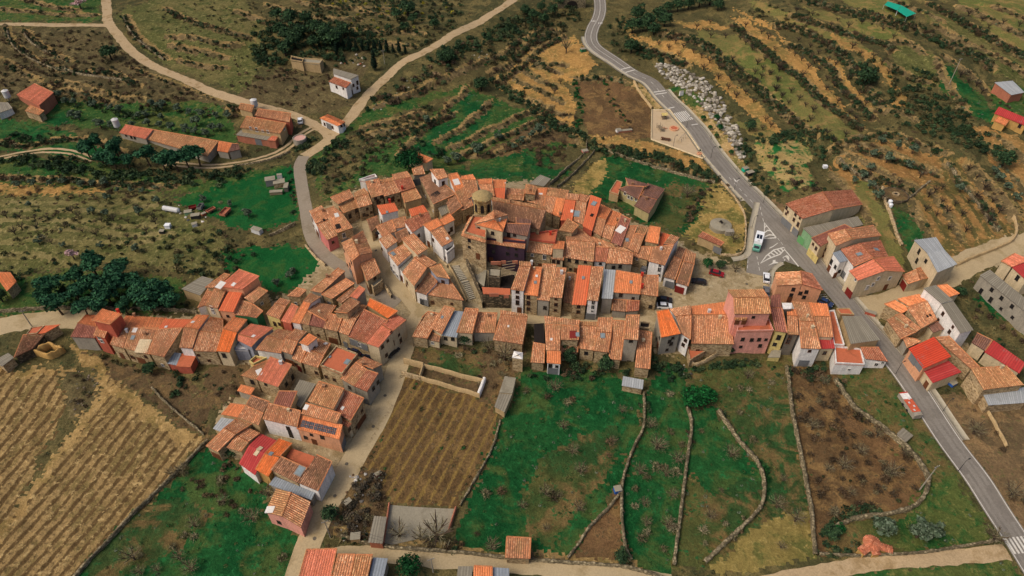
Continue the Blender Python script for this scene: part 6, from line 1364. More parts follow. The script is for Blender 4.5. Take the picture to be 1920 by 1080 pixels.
def lumps_for(r, h, n, rs, sc=.55, zlo=.45):
    out = []
    for i in range(n):
        a = rs.uniform(0, 6.28); q = rs.uniform(0, .62)*r; z = rs.uniform(zlo, .85)*h
        s = r*sc*rs.uniform(.7, 1.15); out.append((math.cos(a)*q, math.sin(a)*q, z, s, s*.8))
    return out
BUSH = [leaf_cloud(70, lumps_for(1, 1, 4, rsT, .6, .25), .22, rsT) for _ in range(5)]
TWIGB = [np.concatenate([twig_cloud(80, 1, 1, rsT, .035, .7), leaf_cloud(26, [(0,0,.35,.7,.5)], .16, rsT)]) for _ in range(4)]
STONES = []
for _ in range(5):
    m = bmesh.new(); bmesh.ops.create_icosphere(m, subdivisions=1, radius=.5)
    vs = np.array([v.co for v in m.verts])*(1+rsT.uniform(-.25, .25, (12 if len(m.verts) == 12 else len(m.verts), 1))); fs = np.array([[v.index for v in f.verts] for f in m.faces]); m.free()
    STONES.append(vs[fs].reshape(-1, 3)*[1, 1, .75])
def scatter(name, pts, temps, smin, smax, pal, mat='leaf', zs=(.7, 1.1), kind='stuff', label=None, cat=None, leafvar=.3):
    pts = np.asarray(pts)
    if not len(pts): return
    V_, C_ = [], []; which = NRS.randint(0, len(temps), len(pts)); pal = np.array(pal)
    for t in range(len(temps)):
        p = pts[which == t]; n = len(p)
        if not n: continue
        T = temps[t]; a = NRS.uniform(0, 6.28, n); s = NRS.uniform(smin, smax, n); z = s*NRS.uniform(*zs, n)
        ca, sa = np.cos(a), np.sin(a)
        x = (T[None, :, 0]*ca[:, None]-T[None, :, 1]*sa[:, None])*s[:, None]+p[:, 0:1]
        y = (T[None, :, 0]*sa[:, None]+T[None, :, 1]*ca[:, None])*s[:, None]+p[:, 1:2]
        V_.append(np.stack([x, y, T[None, :, 2]*z[:, None]+p[:, 2:3]], -1).reshape(-1, 3))
        nl = len(T)//3; c = pal[NRS.randint(0, len(pal), n)]*NRS.uniform(.8, 1.25, (n, 1))
        C_.append((c[:, None, :]*NRS.uniform(1-leafvar, 1+leafvar, (n, nl, 1))).reshape(-1, 3))
    v = np.concatenate(V_); f = np.arange(len(v))
    return tag(mesh_np(name, v, f, 3, MATS[mat], fcol=np.concatenate(C_), kind=kind), label, cat)
DARKG = [S(42,62,38), S(34,52,32), S(52,70,42), S(62,74,46)]; OLIVE = [S(86,96,70), S(74,86,62), S(98,104,78)]
BROWN = [S(86,70,50), S(74,60,44), S(98,80,58), S(66,56,42)]; SCRUB = [S(58,62,38), S(72,70,44), S(48,54,34), S(86,78,50)]; GREY = [S(112,104,76), S(98,90,64), S(126,116,88)]
GREEN = [S(28,72,34), S(36,84,40), S(24,62,30)]; GORSE = [S(150,138,40), S(120,118,40), S(60,66,36)]
def along(w, n_per_m, width):
    """random points beside a world polyline"""
    s = np.concatenate([[0], np.cumsum(np.hypot(*np.diff(w, axis=0).T))]); n = int(s[-1]*n_per_m)
    t = NRS.uniform(0, s[-1], n); p = np.stack([np.interp(t, s, w[:, 0]), np.interp(t, s, w[:, 1])], -1)+NRS.normal(0, width/2, (n, 2))
    return p
ROADW = [(w[::2], h) for w, h in RW.values()]
def clear_of(p, house_m=1.6, road_m=.8):
    ok = np.ones(len(p), bool)
    for w, h in ROADW: 
        lo, hi = w.min(0)-9, w.max(0)+9
        m = (p[:, 0] > lo[0]) & (p[:, 0] < hi[0]) & (p[:, 1] > lo[1]) & (p[:, 1] < hi[1])
        if m.any(): ok[m] &= seg_dist(p[m, 0], p[m, 1], w) > h+road_m
    for fp in FLATS[1:]: ok &= ~pip(p[:, 0], p[:, 1], fp)
    for poly in FOOT:
        lo, hi = poly.min(0)-house_m, poly.max(0)+house_m
        m = (p[:, 0] > lo[0]) & (p[:, 0] < hi[0]) & (p[:, 1] > lo[1]) & (p[:, 1] < hi[1])
        if m.any():
            pc = np.vstack([poly, poly[:1]]); q = p[m]
            ok[m] &= ~(pip(q[:, 0], q[:, 1], poly) | (seg_dist(q[:, 0], q[:, 1], pc) < house_m*.6))
    return ok
FOOT = [P3[:, :2] for H in HOUSES for ro, P3, pal, q, hr, ze in H['roofs']]
def with_z(p): return np.column_stack([p, tz(p[:, 0], p[:, 1])])
def in_poly(pixels, dens):
    W = wpoly(pixels); lo, hi = W.min(0), W.max(0); n = int((hi-lo).prod()*dens)
    p = NRS.uniform(lo, hi, (n, 2)); return p[pip(p[:, 0], p[:, 1], W)]
# scrub on every terrace bank
bank_pts = np.concatenate([along(w, 4.4 if i < 8 else 1.6, 1.7 if i in (1, 4, 6) else 1.0) for i, (w, s) in enumerate(BW)]+[along(w, .15 if (BANKS2[i][0][0][0] > 1550 and BANKS2[i][0][0][1] > 240) else .5, 1.2) for i, (w, s) in enumerate(B2W)]+[along(w, .12, 1.0) for w, s in FW]); bank_pts = bank_pts[clear_of(bank_pts)]
m = NRS.rand(len(bank_pts))
scatter('bank_scrub', with_z(bank_pts[m < .62]), BUSH, .55, 1.35, DARKG+SCRUB[:2]); scatter('bank_scrub', with_z(bank_pts[(m >= .62) & (m < .85)]), TWIGB, .8, 1.8, BROWN+GREY[:1]); scatter('bank_scrub', with_z(bank_pts[m >= .85]), BUSH, .4, 1.0, OLIVE+GREEN[:1])
HEDGES = [  # dark hedges and bramble lines: pixels, per metre, width, sizes, palette
 ([(930,148),(945,165),(1000,205),(1040,235),(1075,245),(1090,262)],1.6,3,(.8,1.8),DARKG), ([(1100,262),(1120,280),(1160,285),(1200,293),(1240,300),(1260,308),(1300,320),(1345,335)],2.4,2.2,(.8,1.6),DARKG),
 ([(1075,150),(1085,180),(1090,210),(1080,240)],1.2,1.5,(.5,1.2),GREEN), ([(1130,150),(1150,190),(1172,225),(1180,245)],1.0,1.2,(.4,1.0),GREEN+BROWN),
 ([(645,240),(630,275),(600,300),(590,330)],2.0,5,(.8,1.8),DARKG), ([(690,200),(740,180),(800,150),(860,110),(900,85)],1.4,6,(.8,2.0),DARKG+BROWN),
 ([(820,115),(880,90),(950,60),(1000,25)],1.6,6,(1,2.2),DARKG), ([(0,300),(60,300),(150,318),(240,330),(330,338),(420,330),(470,318)],2.2,5,(.8,1.9),DARKG),
 ([(140,185),(180,195),(240,215),(320,205)],1.0,3,(.8,1.6),DARKG), ([(0,270),(40,262),(80,268),(120,270)],1.2,3,(.8,1.6),DARKG),
 ([(1420,255),(1440,265),(1490,250),(1525,262),(1555,290)],1.6,3,(.8,1.8),DARKG), ([(1450,300),(1480,330),(1500,345),(1540,360)],1.2,4,(.7,1.6),BROWN+DARKG),
 ([(1385,270),(1400,290),(1415,330),(1430,350),(1445,370)],1.4,2.5,(.6,1.4),DARKG), ([(550,320),(553,360),(552,405)],1.5,1.5,(.5,1.1),DARKG),
 ([(470,305),(520,290),(560,278),(590,262)],2.0,2,(.6,1.2),DARKG), ([(430,205),(480,220),(540,238)],1.6,3,(.7,1.6),DARKG+BROWN),
 ([(565,255),(575,285),(560,300)],2.0,2,(.6,1.2),DARKG), ([(1285,420),(1300,390),(1320,360),(1345,345)],1.4,2.5,(.6,1.3),BROWN+DARKG),
 ([(390,840),(420,880),(470,905),(500,905)],1.2,2.5,(.5,1.2),BROWN+DARKG[:1]), ([(330,890),(380,915),(430,950),(450,960)],1.4,2,(.5,1.1),BROWN),
 ([(1730,190),(1770,215),(1800,250),(1850,290)],1.8,8,(.8,2),DARKG), ([(1555,985),(1580,970),(1620,960),(1660,962)],1.8,2,(.6,1.3),DARKG), ([(1550,1000),(1552,1030),(1600,1040),(1660,1036)],1.6,2,(.6,1.3),DARKG),
 ([(1475,700),(1520,690),(1560,700),(1580,720)],1.6,4,(.8,1.6),BROWN+DARKG), ([(1240,690),(1300,690),(1380,685)],1.2,2,(.5,1.2),DARKG), ([(985,690),(1050,700),(1150,705)],1.0,2,(.6,1.4),DARKG+BROWN),
 ([(640,1000),(700,1012),(800,1030),(860,1035)],2.2,3,(.7,1.5),BROWN), ([(1430,940),(1436,900),(1415,860)],1.2,1.2,(.5,1.0),GREEN), ([(1700,715),(1740,760),(1800,850),(1850,930)],.8,2,(.4,1.0),SCRUB),
 ([(1830,560),(1880,600),(1920,640)],1.2,6,(.6,1.4),GREEN+BROWN), ([(1810,620),(1850,650),(1900,690)],1.0,4,(.5,1.2),DARKG), ([(340,690),(350,720),(330,740)],1.6,3,(.6,1.4),DARKG),
 ([(195,665),(260,690),(330,698)],.8,2,(.4,.9),SCRUB), ([(0,520),(40,515),(60,500)],1.2,3,(.8,1.6),DARKG), ([(780,655),(850,650),(960,655)],.9,2,(.5,1.1),DARKG+BROWN), ([(760,290),(800,280),(830,290)],1.5,4,(.8,1.6),DARKG),
 ([(450,460),(420,480),(415,500),(400,540),(390,580)],1.2,6,(.6,1.5),SCRUB+DARKG), ([(340,590),(365,560),(380,540)],1.2,4,(.5,1.2),SCRUB),
 ([(985,697),(1030,702),(1060,706)],1.8,2.2,(.6,1.4),DARKG), ([(1075,690),(1100,700)],2.5,2.5,(.8,1.6),DARKG), ([(1140,682),(1170,690),(1200,712)],2.2,2.5,(.7,1.5),DARKG), ([(1222,690),(1260,700),(1300,702)],2.0,3,(.6,1.5),DARKG), ([(1320,688),(1380,684),(1450,676)],1.4,2,(.5,1.2),DARKG), ([(1476,672),(1520,686),(1562,700)],2.4,4,(.7,1.6),DARKG+BROWN[:1]), ([(880,630),(930,650),(985,660)],1.2,3,(.5,1.3),BROWN),
 ([(1205,745),(1208,790),(1200,812)],1.2,1.5,(.4,1.0),DARKG), ([(1293,790),(1290,850),(1280,930)],.7,1.2,(.4,.9),DARKG+BROWN), ([(1350,765),(1375,800)],1.0,1.5,(.4,.9),DARKG), ([(1400,985),(1350,1030)],.8,1.4,(.4,.9),BROWN+GREY),
]
for i, (pl, d, wd, sz, pal) in enumerate(HEDGES):
    p = along(world_line(pl, 2.0), d, wd); p = p[clear_of(p)]
    scatter('hedge', with_z(p), TWIGB if pal is BROWN else BUSH, sz[0], sz[1], pal)
ZONES = [
 ([(-60,60),(190,55),(300,150),(420,195),(400,220),(100,180),(-60,215)],.05,(.5,1.3),SCRUB[1:]+BROWN,'b'), ([(-60,60),(190,55),(300,150),(420,195),(400,220),(100,180),(-60,215)],.05,(.6,1.5),BROWN,'t'),
 ([(300,20),(500,-40),(560,60),(470,150),(330,120)],.025,(.4,1.0),SCRUB,'b'), ([(480,40),(720,60),(700,115),(620,130),(470,130)],.16,(.8,2.2),DARKG,'b'), ([(440,120),(560,100),(690,150),(640,190),(540,215),(430,190)],.07,(.5,1.3),BROWN+BROWN+DARKG[:2],'b'),
 ([(560,-20),(860,-20),(880,60),(760,110),(600,80)],.09,(.6,1.6),SCRUB+DARKG,'b'), ([(600,-20),(900,-20),(860,50),(640,60)],.015,(.6,1.4),GORSE,'b'), ([(560,20),(600,50),(640,66),(560,70)],.02,(.6,1.4),GORSE,'b'),
 ([(600,310),(650,250),(760,215),(840,190),(760,290),(660,345),(610,370)],.09,(.5,1.5),SCRUB+DARKG,'b'), ([(600,310),(650,250),(760,215),(840,190),(760,290),(660,345),(610,370)],.06,(.6,1.6),BROWN,'t'),
 ([(900,60),(1080,0),(1090,40),(1000,90),(930,140)],.12,(.8,2.0),DARKG+SCRUB,'b'), ([(1010,270),(1060,270),(1060,320),(1000,320)],.14,(.8,1.9),BROWN,'t'), ([(905,285),(1000,232),(1080,205),(1090,262),(930,300)],.05,(.5,1.4),BROWN,'t'),
 ([(1600,100),(1640,120),(1660,200),(1640,220),(1600,140)],.12,(.7,1.8),DARKG,'b'), ([(1665,120),(1740,130),(1800,200),(1840,250),(1830,290),(1740,255),(1690,245),(1660,215)],.16,(.7,1.8),SCRUB+DARKG,'b'),
 ([(1140,40),(1170,30),(1180,90),(1150,110)],.12,(.7,1.6),DARKG+SCRUB,'b'), ([(1185,88),(1230,102),(1285,122),(1240,118),(1200,108)],.3,(.6,1.5),DARKG,'b'),
 ([(1600,30),(1700,52),(1760,70),(1850,110),(1840,120),(1740,80),(1620,42)],.12,(.7,1.8),DARKG,'b'), ([(1380,20),(1480,10),(1560,40),(1500,60),(1420,40)],.08,(.6,1.4),SCRUB,'b'),
 ([(330,380),(430,380),(420,440),(340,420)],.03,(.7,1.6),GREY,'t'), ([(300,440),(420,430),(440,470),(400,530),(330,520)],.10,(.7,1.6),SCRUB+DARKG,'b'), ([(-60,380),(320,360),(400,430),(330,500),(-60,510)],.02,(.4,1.2),SCRUB,'b'), ([(-60,360),(200,352),(300,372),(100,385)],.06,(.6,1.5),BROWN,'t'),
 ([(1480,690),(1570,700),(1650,805),(1730,880),(1720,930),(1560,985),(1510,880)],.13,(.7,1.9),BROWN+BROWN+GREY[:1],'t'), ([(1480,690),(1570,700),(1650,805),(1730,880),(1720,930),(1560,985),(1510,880)],.02,(.4,.9),SCRUB,'b'),
 ([(1580,700),(1640,700),(1690,760),(1760,850),(1700,850),(1640,770)],.03,(.4,1.0),GREEN,'b'), ([(1740,750),(1850,750),(1960,900),(1930,980)],.03,(.5,1.3),BROWN,'t'), ([(1830,550),(1960,600),(1960,700),(1860,640)],.06,(.6,1.5),GREEN+BROWN,'b'),
 ([(665,870),(715,890),(725,930),(690,1010),(640,1005),(610,985)],.35,(.5,1.3),GREY+BROWN,'t'), ([(612,960),(640,950),(650,980),(620,1000)],.2,(.8,1.6),DARKG,'b'), ([(790,660),(980,660),(950,720),(920,740)],.06,(.6,1.6),BROWN+GREY,'t'),
 ([(385,690),(470,680),(480,720),(430,750),(400,770)],.08,(.4,1.2),DARKG+BROWN,'b'), ([(150,660),(330,700),(390,740),(380,800),(250,720)],.02,(.4,1.0),BROWN,'t'), ([(120,700),(185,700),(180,745),(140,795)],.25,(.4,.9),BROWN+GREY,'t'),
 ([(390,840),(500,900),(555,1000),(540,1080),(200,1080),(280,960)],.012,(.8,1.6),GREY,'t'), ([(1000,690),(1200,745),(1190,850),(1080,1040),(870,1030),(930,830)],.010,(.9,1.9),GREY+BROWN,'t'), ([(1215,740),(1285,700),(1290,780),(1270,1060),(1190,1050),(1175,940),(1210,810)],.03,(1.0,2.0),GREY,'t'),
 ([(1330,690),(1465,672),(1500,870),(1520,960),(1430,980),(1436,900),(1350,770)],.014,(.8,1.7),GREY,'t'), ([(1300,770),(1345,770),(1425,890),(1330,1050),(1275,1050)],.012,(.8,1.6),GREY,'t'), ([(1540,690),(1560,680),(1600,700),(1580,730)],.2,(.6,1.3),DARKG+BROWN,'b'),
 ([(1000,700),(1200,745),(1190,850),(1080,1040),(870,1030),(930,830)],.02,(.2,.5),GREEN,'b'), ([(1300,410),(1330,350),(1345,345),(1310,425),(1290,440)],.1,(.4,1.1),BROWN,'t'), ([(1270,180),(1290,180),(1330,230),(1390,310),(1380,320),(1300,225)],.02,(.3,.8),GREEN+SCRUB,'b'), ([(1195,160),(1222,160),(1250,195),(1225,200)],.08,(.3,.7),DARKG,'b'),
 ([(1850,180),(1960,200),(1960,240),(1860,225)],.05,(.5,1.2),GREEN+BROWN,'b'), ([(1420,265),(1500,258),(1520,300),(1500,350),(1440,340)],.10,(.2,.45),GREEN,'b'), ([(-60,225),(60,228),(220,290),(60,280),(-60,285)],.02,(.6,1.4),DARKG+BROWN,'b'),
 ([(75,560),(180,515),(320,545),(335,582),(100,596)],.22,(.7,1.6),DARKG,'b'), ([(668,880),(715,895),(720,930),(680,990),(640,1000),(615,980)],.3,(.7,1.5),[S(78,70,56), S(66,60,48), S(92,82,66)],'b'), ([(1090,440),(1110,380),(1215,400),(1230,440)],.0,(.4,1),DARKG,'b'), ([(350,500),(400,480),(430,510),(500,545),(440,540)],.03,(.5,1.1),SCRUB,'b'),
]
for pl, d, sz, pal, kd in ZONES:
    p = in_poly(pl, d)
    if len(p): p = p[clear_of(p)]
    if len(p): scatter('undergrowth', with_z(p), BUSH if kd == 'b' else TWIGB, sz[0], sz[1], pal)
# low tussocks break up the open ground everywhere (grass stuff)
p = NRS.uniform([-260, 62], [260, 400], (22000, 2)); x, y = project(p[:, 0], p[:, 1], base_z(p[:, 0], p[:, 1]))
p = p[(x > -60) & (x < 1980) & (y > -40) & (y < 1140)]; p = p[~pip(p[:, 0], p[:, 1], VPOLY)]
for q in ('vineyard',): pass
p = p[clear_of(p, 1.2, .3)]
x, y = project(p[:, 0], p[:, 1], base_z(p[:, 0], p[:, 1])); fi = np.full(len(p), -1)
for i, (nm, mt, poly) in enumerate(FIELDS): fi[pip(x, y, poly)] = i
fm = np.array([FIELDS[i][1] if i >= 0 else 'scrubland' for i in fi])
BUSHL = [t.copy() for t in (leaf_cloud(24, [(0, 0, .35, .8, .5)], .3, rsT) for _ in range(3))]
gm = np.isin(fm, ['lush', 'lush_mixed', 'meadow']); scatter('grass_tussocks', with_z(p[gm]), BUSHL, .25, .6, [S(34,80,38), S(60,84,42), S(90,92,52), S(96,104,84), S(40,90,44)], zs=(.4, .8))
gm = (NRS.rand(len(p)) < np.where(p[:, 1] > 240, .2, .8)) & np.isin(fm, ['scrubland', 'scrub_brown', 'slope_grass', 'earth_dark']); scatter('dry_tussocks', with_z(p[gm]), BUSHL, .3, .85, SCRUB+BROWN[:2]+[S(124,112,74)], zs=(.4, .9))
# boulder bank over the road
p = in_poly([(1228,118),(1262,120),(1318,146),(1352,185),(1380,235),(1402,305),(1385,296),(1352,245),(1316,200),(1280,170),(1250,150),(1225,118)], .8)
scatter('boulder_bank', with_z(p)+[0,0,.25], STONES, .8, 2.0, [S(156,148,132), S(134,126,110), S(106,98,84), S(172,164,148)], zs=(.7, 1.0), leafvar=.08)
p = np.concatenate([in_poly([(690,205),(740,165),(800,130),(810,140),(750,185),(705,215)], .12), in_poly([(855,110),(900,95),(915,105),(880,125)], .15)]); scatter('loose_stones', with_z(p), STONES, .3, 1.0, [S(150,142,124), S(110,102,88)], leafvar=.08)
# vines in their rows
def vine_rows(poly, p0, p1, pitch, step, pal, frac=.85, exclude=()):
    W = wpoly(poly); a = wpoly([p0, p1]); d = a[1]-a[0]; d = d/np.linalg.norm(d); n = np.array([-d[1], d[0]])
    lo, hi = W.min(0), W.max(0); c = (lo+hi)/2; R_ = np.linalg.norm(hi-lo)/2
    k = np.arange(-int(R_/pitch)-1, int(R_/pitch)+2)*pitch; off = (a[0] @ n) % pitch - (c @ n) % pitch
    off = -((c @ n) % pitch)
    t = np.arange(-R_, R_, step); K, T_ = np.meshgrid(k+off, t); K = K.ravel(); T_ = T_.ravel()
    p = c+np.outer(K, n)+np.outer(T_+NRS.uniform(-.3, .3, len(T_)), d)+NRS.normal(0, .12, (len(K), 2))
    p = p[pip(p[:, 0], p[:, 1], W) & (NRS.rand(len(p)) < frac)]
    for e in exclude:
        E = wpoly(e); p = p[~pip(p[:, 0], p[:, 1], E)]
    return p
VINE = [twig_cloud(16, .7, .8, rsT, .03, .7) for _ in range(4)]
tracks = [f[2] for f in FIELDS if f[0] == 'farm_track']
p = vine_rows(FIELDS[[f[1] for f in FIELDS].index('vine_a')][2], (60,1000), (262,760), 2.35, 1.25, None, .85, tracks); scatter('vine_rows', with_z(p), VINE, .6, 1.05, [S(84,64,44), S(70,54,40), S(104,84,60)])
p = vine_rows(FIELDS[[f[1] for f in FIELDS].index('vine_a_west')][2], (0,868), (106,733), 2.6, 1.25, None, .85, tracks); scatter('vine_rows', with_z(p), VINE, .6, 1.05, [S(84,64,44), S(70,54,40), S(104,84,60)])
p = vine_rows(FIELDS[[f[1] for f in FIELDS].index('vine_b')][2], (734,909), (828,749), 2.3, 1.2, None, .8); scatter('vine_rows', with_z(p), VINE, .5, 1.0, [S(96,76,54), S(80,64,46), S(120,104,82)])
p = vine_rows(FIELDS[[f[1] for f in FIELDS].index('vine_b')][2], (734,909), (828,749), 4.6, .7, None, .5); p = p[np.sin(p[:, 0]*.35+p[:, 1]*.21)+NRS.normal(0, .5, len(p)) > .45]; scatter('row_weeds', with_z(p), BUSHL, .2, .65, GREEN+SCRUB, zs=(.4, .8))

# ------------------------------------------------------------------ single trees
def tree_proto(kind, seed):
    rs = np.random.RandomState(seed); rr = random.Random(seed); t = MB()
    if kind == 'pine':
        h = 1.0; t.tube([(0, 0, -.05), (.02, .01, .3), (.03, .02, .62)], [.035, .028, .012], 6)
        for k in range(5):
            a = k*1.3; t.tube([(.02, .01, .34+k*.06), (math.cos(a)*.2, math.sin(a)*.2, .5+k*.05)], [.014, .005], 4)
        c = leaf_cloud(1300, lumps_for(.44, 1, 11, rs, .42, .5), .05, rs); pal = [S(34,70,46), S(44,84,54), S(26,56,38), S(54,94,60)]; mt = 'trunk'
    elif kind == 'roundpine':
        t.tube([(0, 0, -.05), (.02, .01, .3), (.03, .02, .62)], [.035, .028, .012], 6); c = leaf_cloud(1500, [(0, 0, .62, .5, .3)]+lumps_for(.42, 1, 9, rs, .4, .55), .05, rs); pal = [S(16,58,26), S(22,70,32), S(12,46,22)]; mt = 'trunk'
    elif kind == 'oak':
        t.tube([(0, 0, -.05), (.01, 0, .25), (.02, .02, .5)], [.045, .035, .015], 6)
        c = leaf_cloud(1200, [(0, 0, .5, .42, .36)]+lumps_for(.45, 1, 9, rs, .4, .35), .05, rs); pal = [S(40,62,38), S(50,74,44), S(32,50,32), S(60,82,50)]; mt = 'trunk_dark'
    elif kind == 'olive':
        t.tube([(0, 0, -.05), (.03, .0, .2), (-.02, .03, .4)], [.06, .045, .02], 6)
        c = leaf_cloud(700, lumps_for(.5, 1, 8, rs, .42, .38), .065, rs); pal = [S(84,98,76), S(70,84,62), S(100,112,90), S(58,72,52)]; mt = 'trunk'
    elif kind == 'cypress':
        t.tube([(0, 0, -.03), (0, 0, .2)], [.02, .015], 5); c = leaf_cloud(700, [(0, 0, z, .10*(1-abs(z-.4)*1.1)+.02, .14) for z in np.linspace(.12, .92, 8)], .035, rs); pal = [S(18,34,22), S(24,42,28)]; mt = 'trunk'
    elif kind == 'ball':
        t.tube([(0, 0, -.05), (0, 0, .3)], [.05, .04], 5); c = leaf_cloud(600, [(0, 0, .55, .46, .46)], .06, rs); pal = [S(22,74,34), S(30,88,42), S(18,60,28)]; mt = 'trunk'
    elif kind == 'shrub':
        t.tube([(0, 0, -.05), (0, 0, .3)], [.05, .03], 5); c = leaf_cloud(1400, [(0, 0, .35, .5, .4)]+lumps_for(.55, 1, 9, rs, .36, .25), .05, rs); pal = [S(20,74,32), S(26,88,40), S(16,58,28), S(32,100,46)]; mt = 'trunk'
    elif kind == 'blossom':
        t.tube([(0, 0, -.05), (.02, 0, .3), (0, .03, .5)], [.05, .04, .02], 5); c = leaf_cloud(500, lumps_for(.5, 1, 8, rs, .4, .4), .05, rs); pal = [S(206,170,166), S(186,150,146), S(150,120,108)]; mt = 'trunk'
    else:      # bare winter trees
        t.tube([(0, 0, -.05), (.02, .01, .16), (.0, .02, .3)], [.05, .042, .035], 6)
        for k in range(6):
            a = k*6.28/6+rr.uniform(-.3, .3); l = rr.uniform(.3, .46); e = Vector((math.cos(a)*l, math.sin(a)*l, rr.uniform(.62, .85))); m_ = Vector((math.cos(a)*l*.45, math.sin(a)*l*.45, .48))
            t.tube([(0, .01, .24), m_, e], [.03, .02, .008], 4, False)
            for q in range(2):
                b = a+rr.uniform(-.9, .9); t.tube([m_, m_+Vector((math.cos(b)*.18, math.sin(b)*.18, rr.uniform(.18, .34)))], [.014, .005], 3, False)
        n = 130 if kind == 'almond' else 240
        c = twig_cloud(n, .5, .55, rs, .010 if kind == 'almond' else .007, .22 if kind == 'almond' else .2)+[0, 0, .38]
        pal = [S(66,54,44), S(80,68,56)] if kind == 'almond' else [S(116,106,78), S(98,92,64), S(134,124,96)]; mt = 'trunk_dark' if kind == 'almond' else 'trunk'
    n = len(c)//3; pal = np.array(pal); col = pal[rs.randint(0, len(pal), n)]*rs.uniform(.72, 1.3, (n, 1))
    tm = t.mesh('trunk_'+kind, MATS[mt])
    o = mesh_np('crown_'+kind, c, np.arange(len(c)), 3, MATS['leaf'], fcol=col); cm = o.data; bpy.data.objects.remove(o)
    return tm, cm
PROTO = {k: [tree_proto(k, i*7+len(k)) for i in range(n)] for k, n in (('pine',4),('roundpine',1),('oak',4),('olive',4),('cypress',2),('ball',2),('shrub',2),('blossom',1),('almond',5),('bare',4))}
TN = {'pine':('pine_tree','pine'),'roundpine':('pine_tree','pine'),'oak':('oak_tree','oak'),'olive':('olive_tree','olive tree'),'cypress':('cypress_tree','cypress'),'ball':('clipped_bush','bush'),'shrub':('shrub','shrub'),'blossom':('blossom_tree','tree'),'almond':('almond_tree','almond tree'),'bare':('bare_tree','tree')}
TR = random.Random(3)
def tree(kind, fr, x, y, h, label, group=None, spread=1.0, check=False):
    p = gpt(fr, x, y); tm, cm = TR.choice(PROTO[kind]); nm, cat = TN[kind]
    r = empty(nm, p, label, cat, group, TR.uniform(0, 6.28)); k = h*TR.uniform(.92, 1.08)
    r.scale = (k*spread, k*spread, k)
    place('trunk', tm, r); place('crown', cm, r); return r
def trees(kind, fr, pts, h, label, group, spread=1.0, vary=.2):
    if kind == 'bare' and len(pts) > 8: pts = [q for i, q in enumerate(pts) if i % 5 not in (1, 3)]; vary = .35
    for q in pts: tree(kind, fr, q[0], q[1], (q[2] if len(q) > 2 else h)*TR.uniform(1-vary, 1+vary), label, group, spread)
trees('pine', 'P', [(88,572),(118,590),(150,566),(178,548),(196,586),(222,556),(240,590),(268,566),(290,590),(312,560),(184,520),(146,536),(328,578),(230,530),(165,592),(212,572),(255,545),(275,575),(300,572),(105,560)], 6.6, 'dark green pine in the grove above the west road', 'pines in the grove above the west road', 1.25)
trees('pine', 'P', [(172,300),(195,312),(218,318),(245,318),(282,312),(312,322),(335,322),(356,318),(376,312),(225,300),(182,286)], 7.5, 'dark pine on the slope below the very long barn', 'pines below the very long barn', 1.1)
tree('roundpine', 'P', 768, 322, 7.5, 'round bright pine at the north rim of the village', None, 1.3)
for q, l in (((210,112,7),'big round dark evergreen alone on the west hill'), ((902,168,7),'big round dark oak above the valley meadow'), ((765,30,9),'dark oak left of the far road at the top edge'), ((1183,100,7),'dark oak at the fork of the terrace track'), ((1620,160,8),'dark oak between two orchard terraces'), ((1877,312,7),'dark oak above the terraced field'), ((536,105,7),'green oak behind the ruined white house'), ((1404,246,5),'grey green bush oak at the corner of the lower orchard'), ((1295,745,4.5),'')):
    if l: tree('oak', 'P', q[0], q[1], q[2], l, None, 1.2)
trees('oak', 'P', [(545,50),(562,72),(590,66),(525,66),(575,48),(610,75),(555,90),(590,90),(540,80),(520,40),(645,70),(625,90)], 7, 'dark oak in the thicket above the ruined white house', 'oaks in the thicket above the ruined house', 1.2)
trees('oak', 'P', [(1195,38),(1215,52),(1235,40),(1252,24),(1205,60),(1270,22),(1290,18),(1310,14),(1330,10),(1345,20),(1185,62),(1225,66),(1245,50)], 6.5, 'dark oak in the wood at the head of the terraces', 'oaks in the wood at the head of the terraces', 1.2)
trees('oak', 'P', [(1015,22),(1035,30),(1000,40),(1048,14),(985,30),(1020,45)], 7, 'dark tree in the gully beside the far bridge', 'trees in the gully beside the far bridge', 1.1)
trees('oak', 'P', [(760,60),(775,45),(815,55),(745,40),(830,118),(845,108),(840,120)], 5.5, 'dark bushy tree along the ridge track', 'trees along the ridge track', 1.1)
tree('shrub', 'P', 1298, 752, 4.6, 'big bright green shrub at the top of the meadows', None, 1.45); tree('shrub', 'P', 1322, 748, 4.0, 'dark green shrub beside the big bright green shrub', None, 1.3)
tree('ball', 'P', 1325, 502, 3.2, 'round clipped dark green tree on the plaza', None, 1.0); tree('oak', 'P', 1349, 504, 3.4, 'small olive green tree on the plaza next to the clipped tree', None, 1.0); tree('bare', 'D', 712, 200, 4.2, 'pollarded bare tree at the plaza edge', None, 1.2)
trees('ball', 'P', [(1318,226),(1343,224),(1331,243),(1349,244),(1343,258),(1370,290)], 2.0, 'round clipped bush in the roadside garden', 'clipped bushes in the roadside garden', 1.15, .15)
trees('cypress', 'P', [(588+i*11.5, 88+i*.9) for i in range(16)], 4.5, 'dark cypress in the clipped row above the farmhouse', 'cypresses in the row above the farmhouse', 1.5)
tree('cypress', 'P', 703, 132, 8.5, 'tall dark cypress by the farmhouse drive', None, 1.3); trees('cypress', 'P', [(632,105),(616,82)], 5, 'lone dark cypress in the farm garden', 'lone cypresses in the farm garden', 1.4)
trees('olive', 'K', [(500,300),(570,305),(715,325),(840,350),(905,365),(600,420),(540,410),(760,480),(830,485),(1040,405),(1100,405),(1155,325),(1220,345),(1330,360),(1420,380),(1520,400),(1620,410),(1710,410),(1120,465),(1200,475),(1225,425),(1290,500),(1390,515),(1470,525),(1550,545),(1480,465),(1600,505),(1660,500),(330,275),(450,260),(1000,480)], 3.4, 'grey green olive tree in the farm grove', 'olives in the farm grove', 1.15)
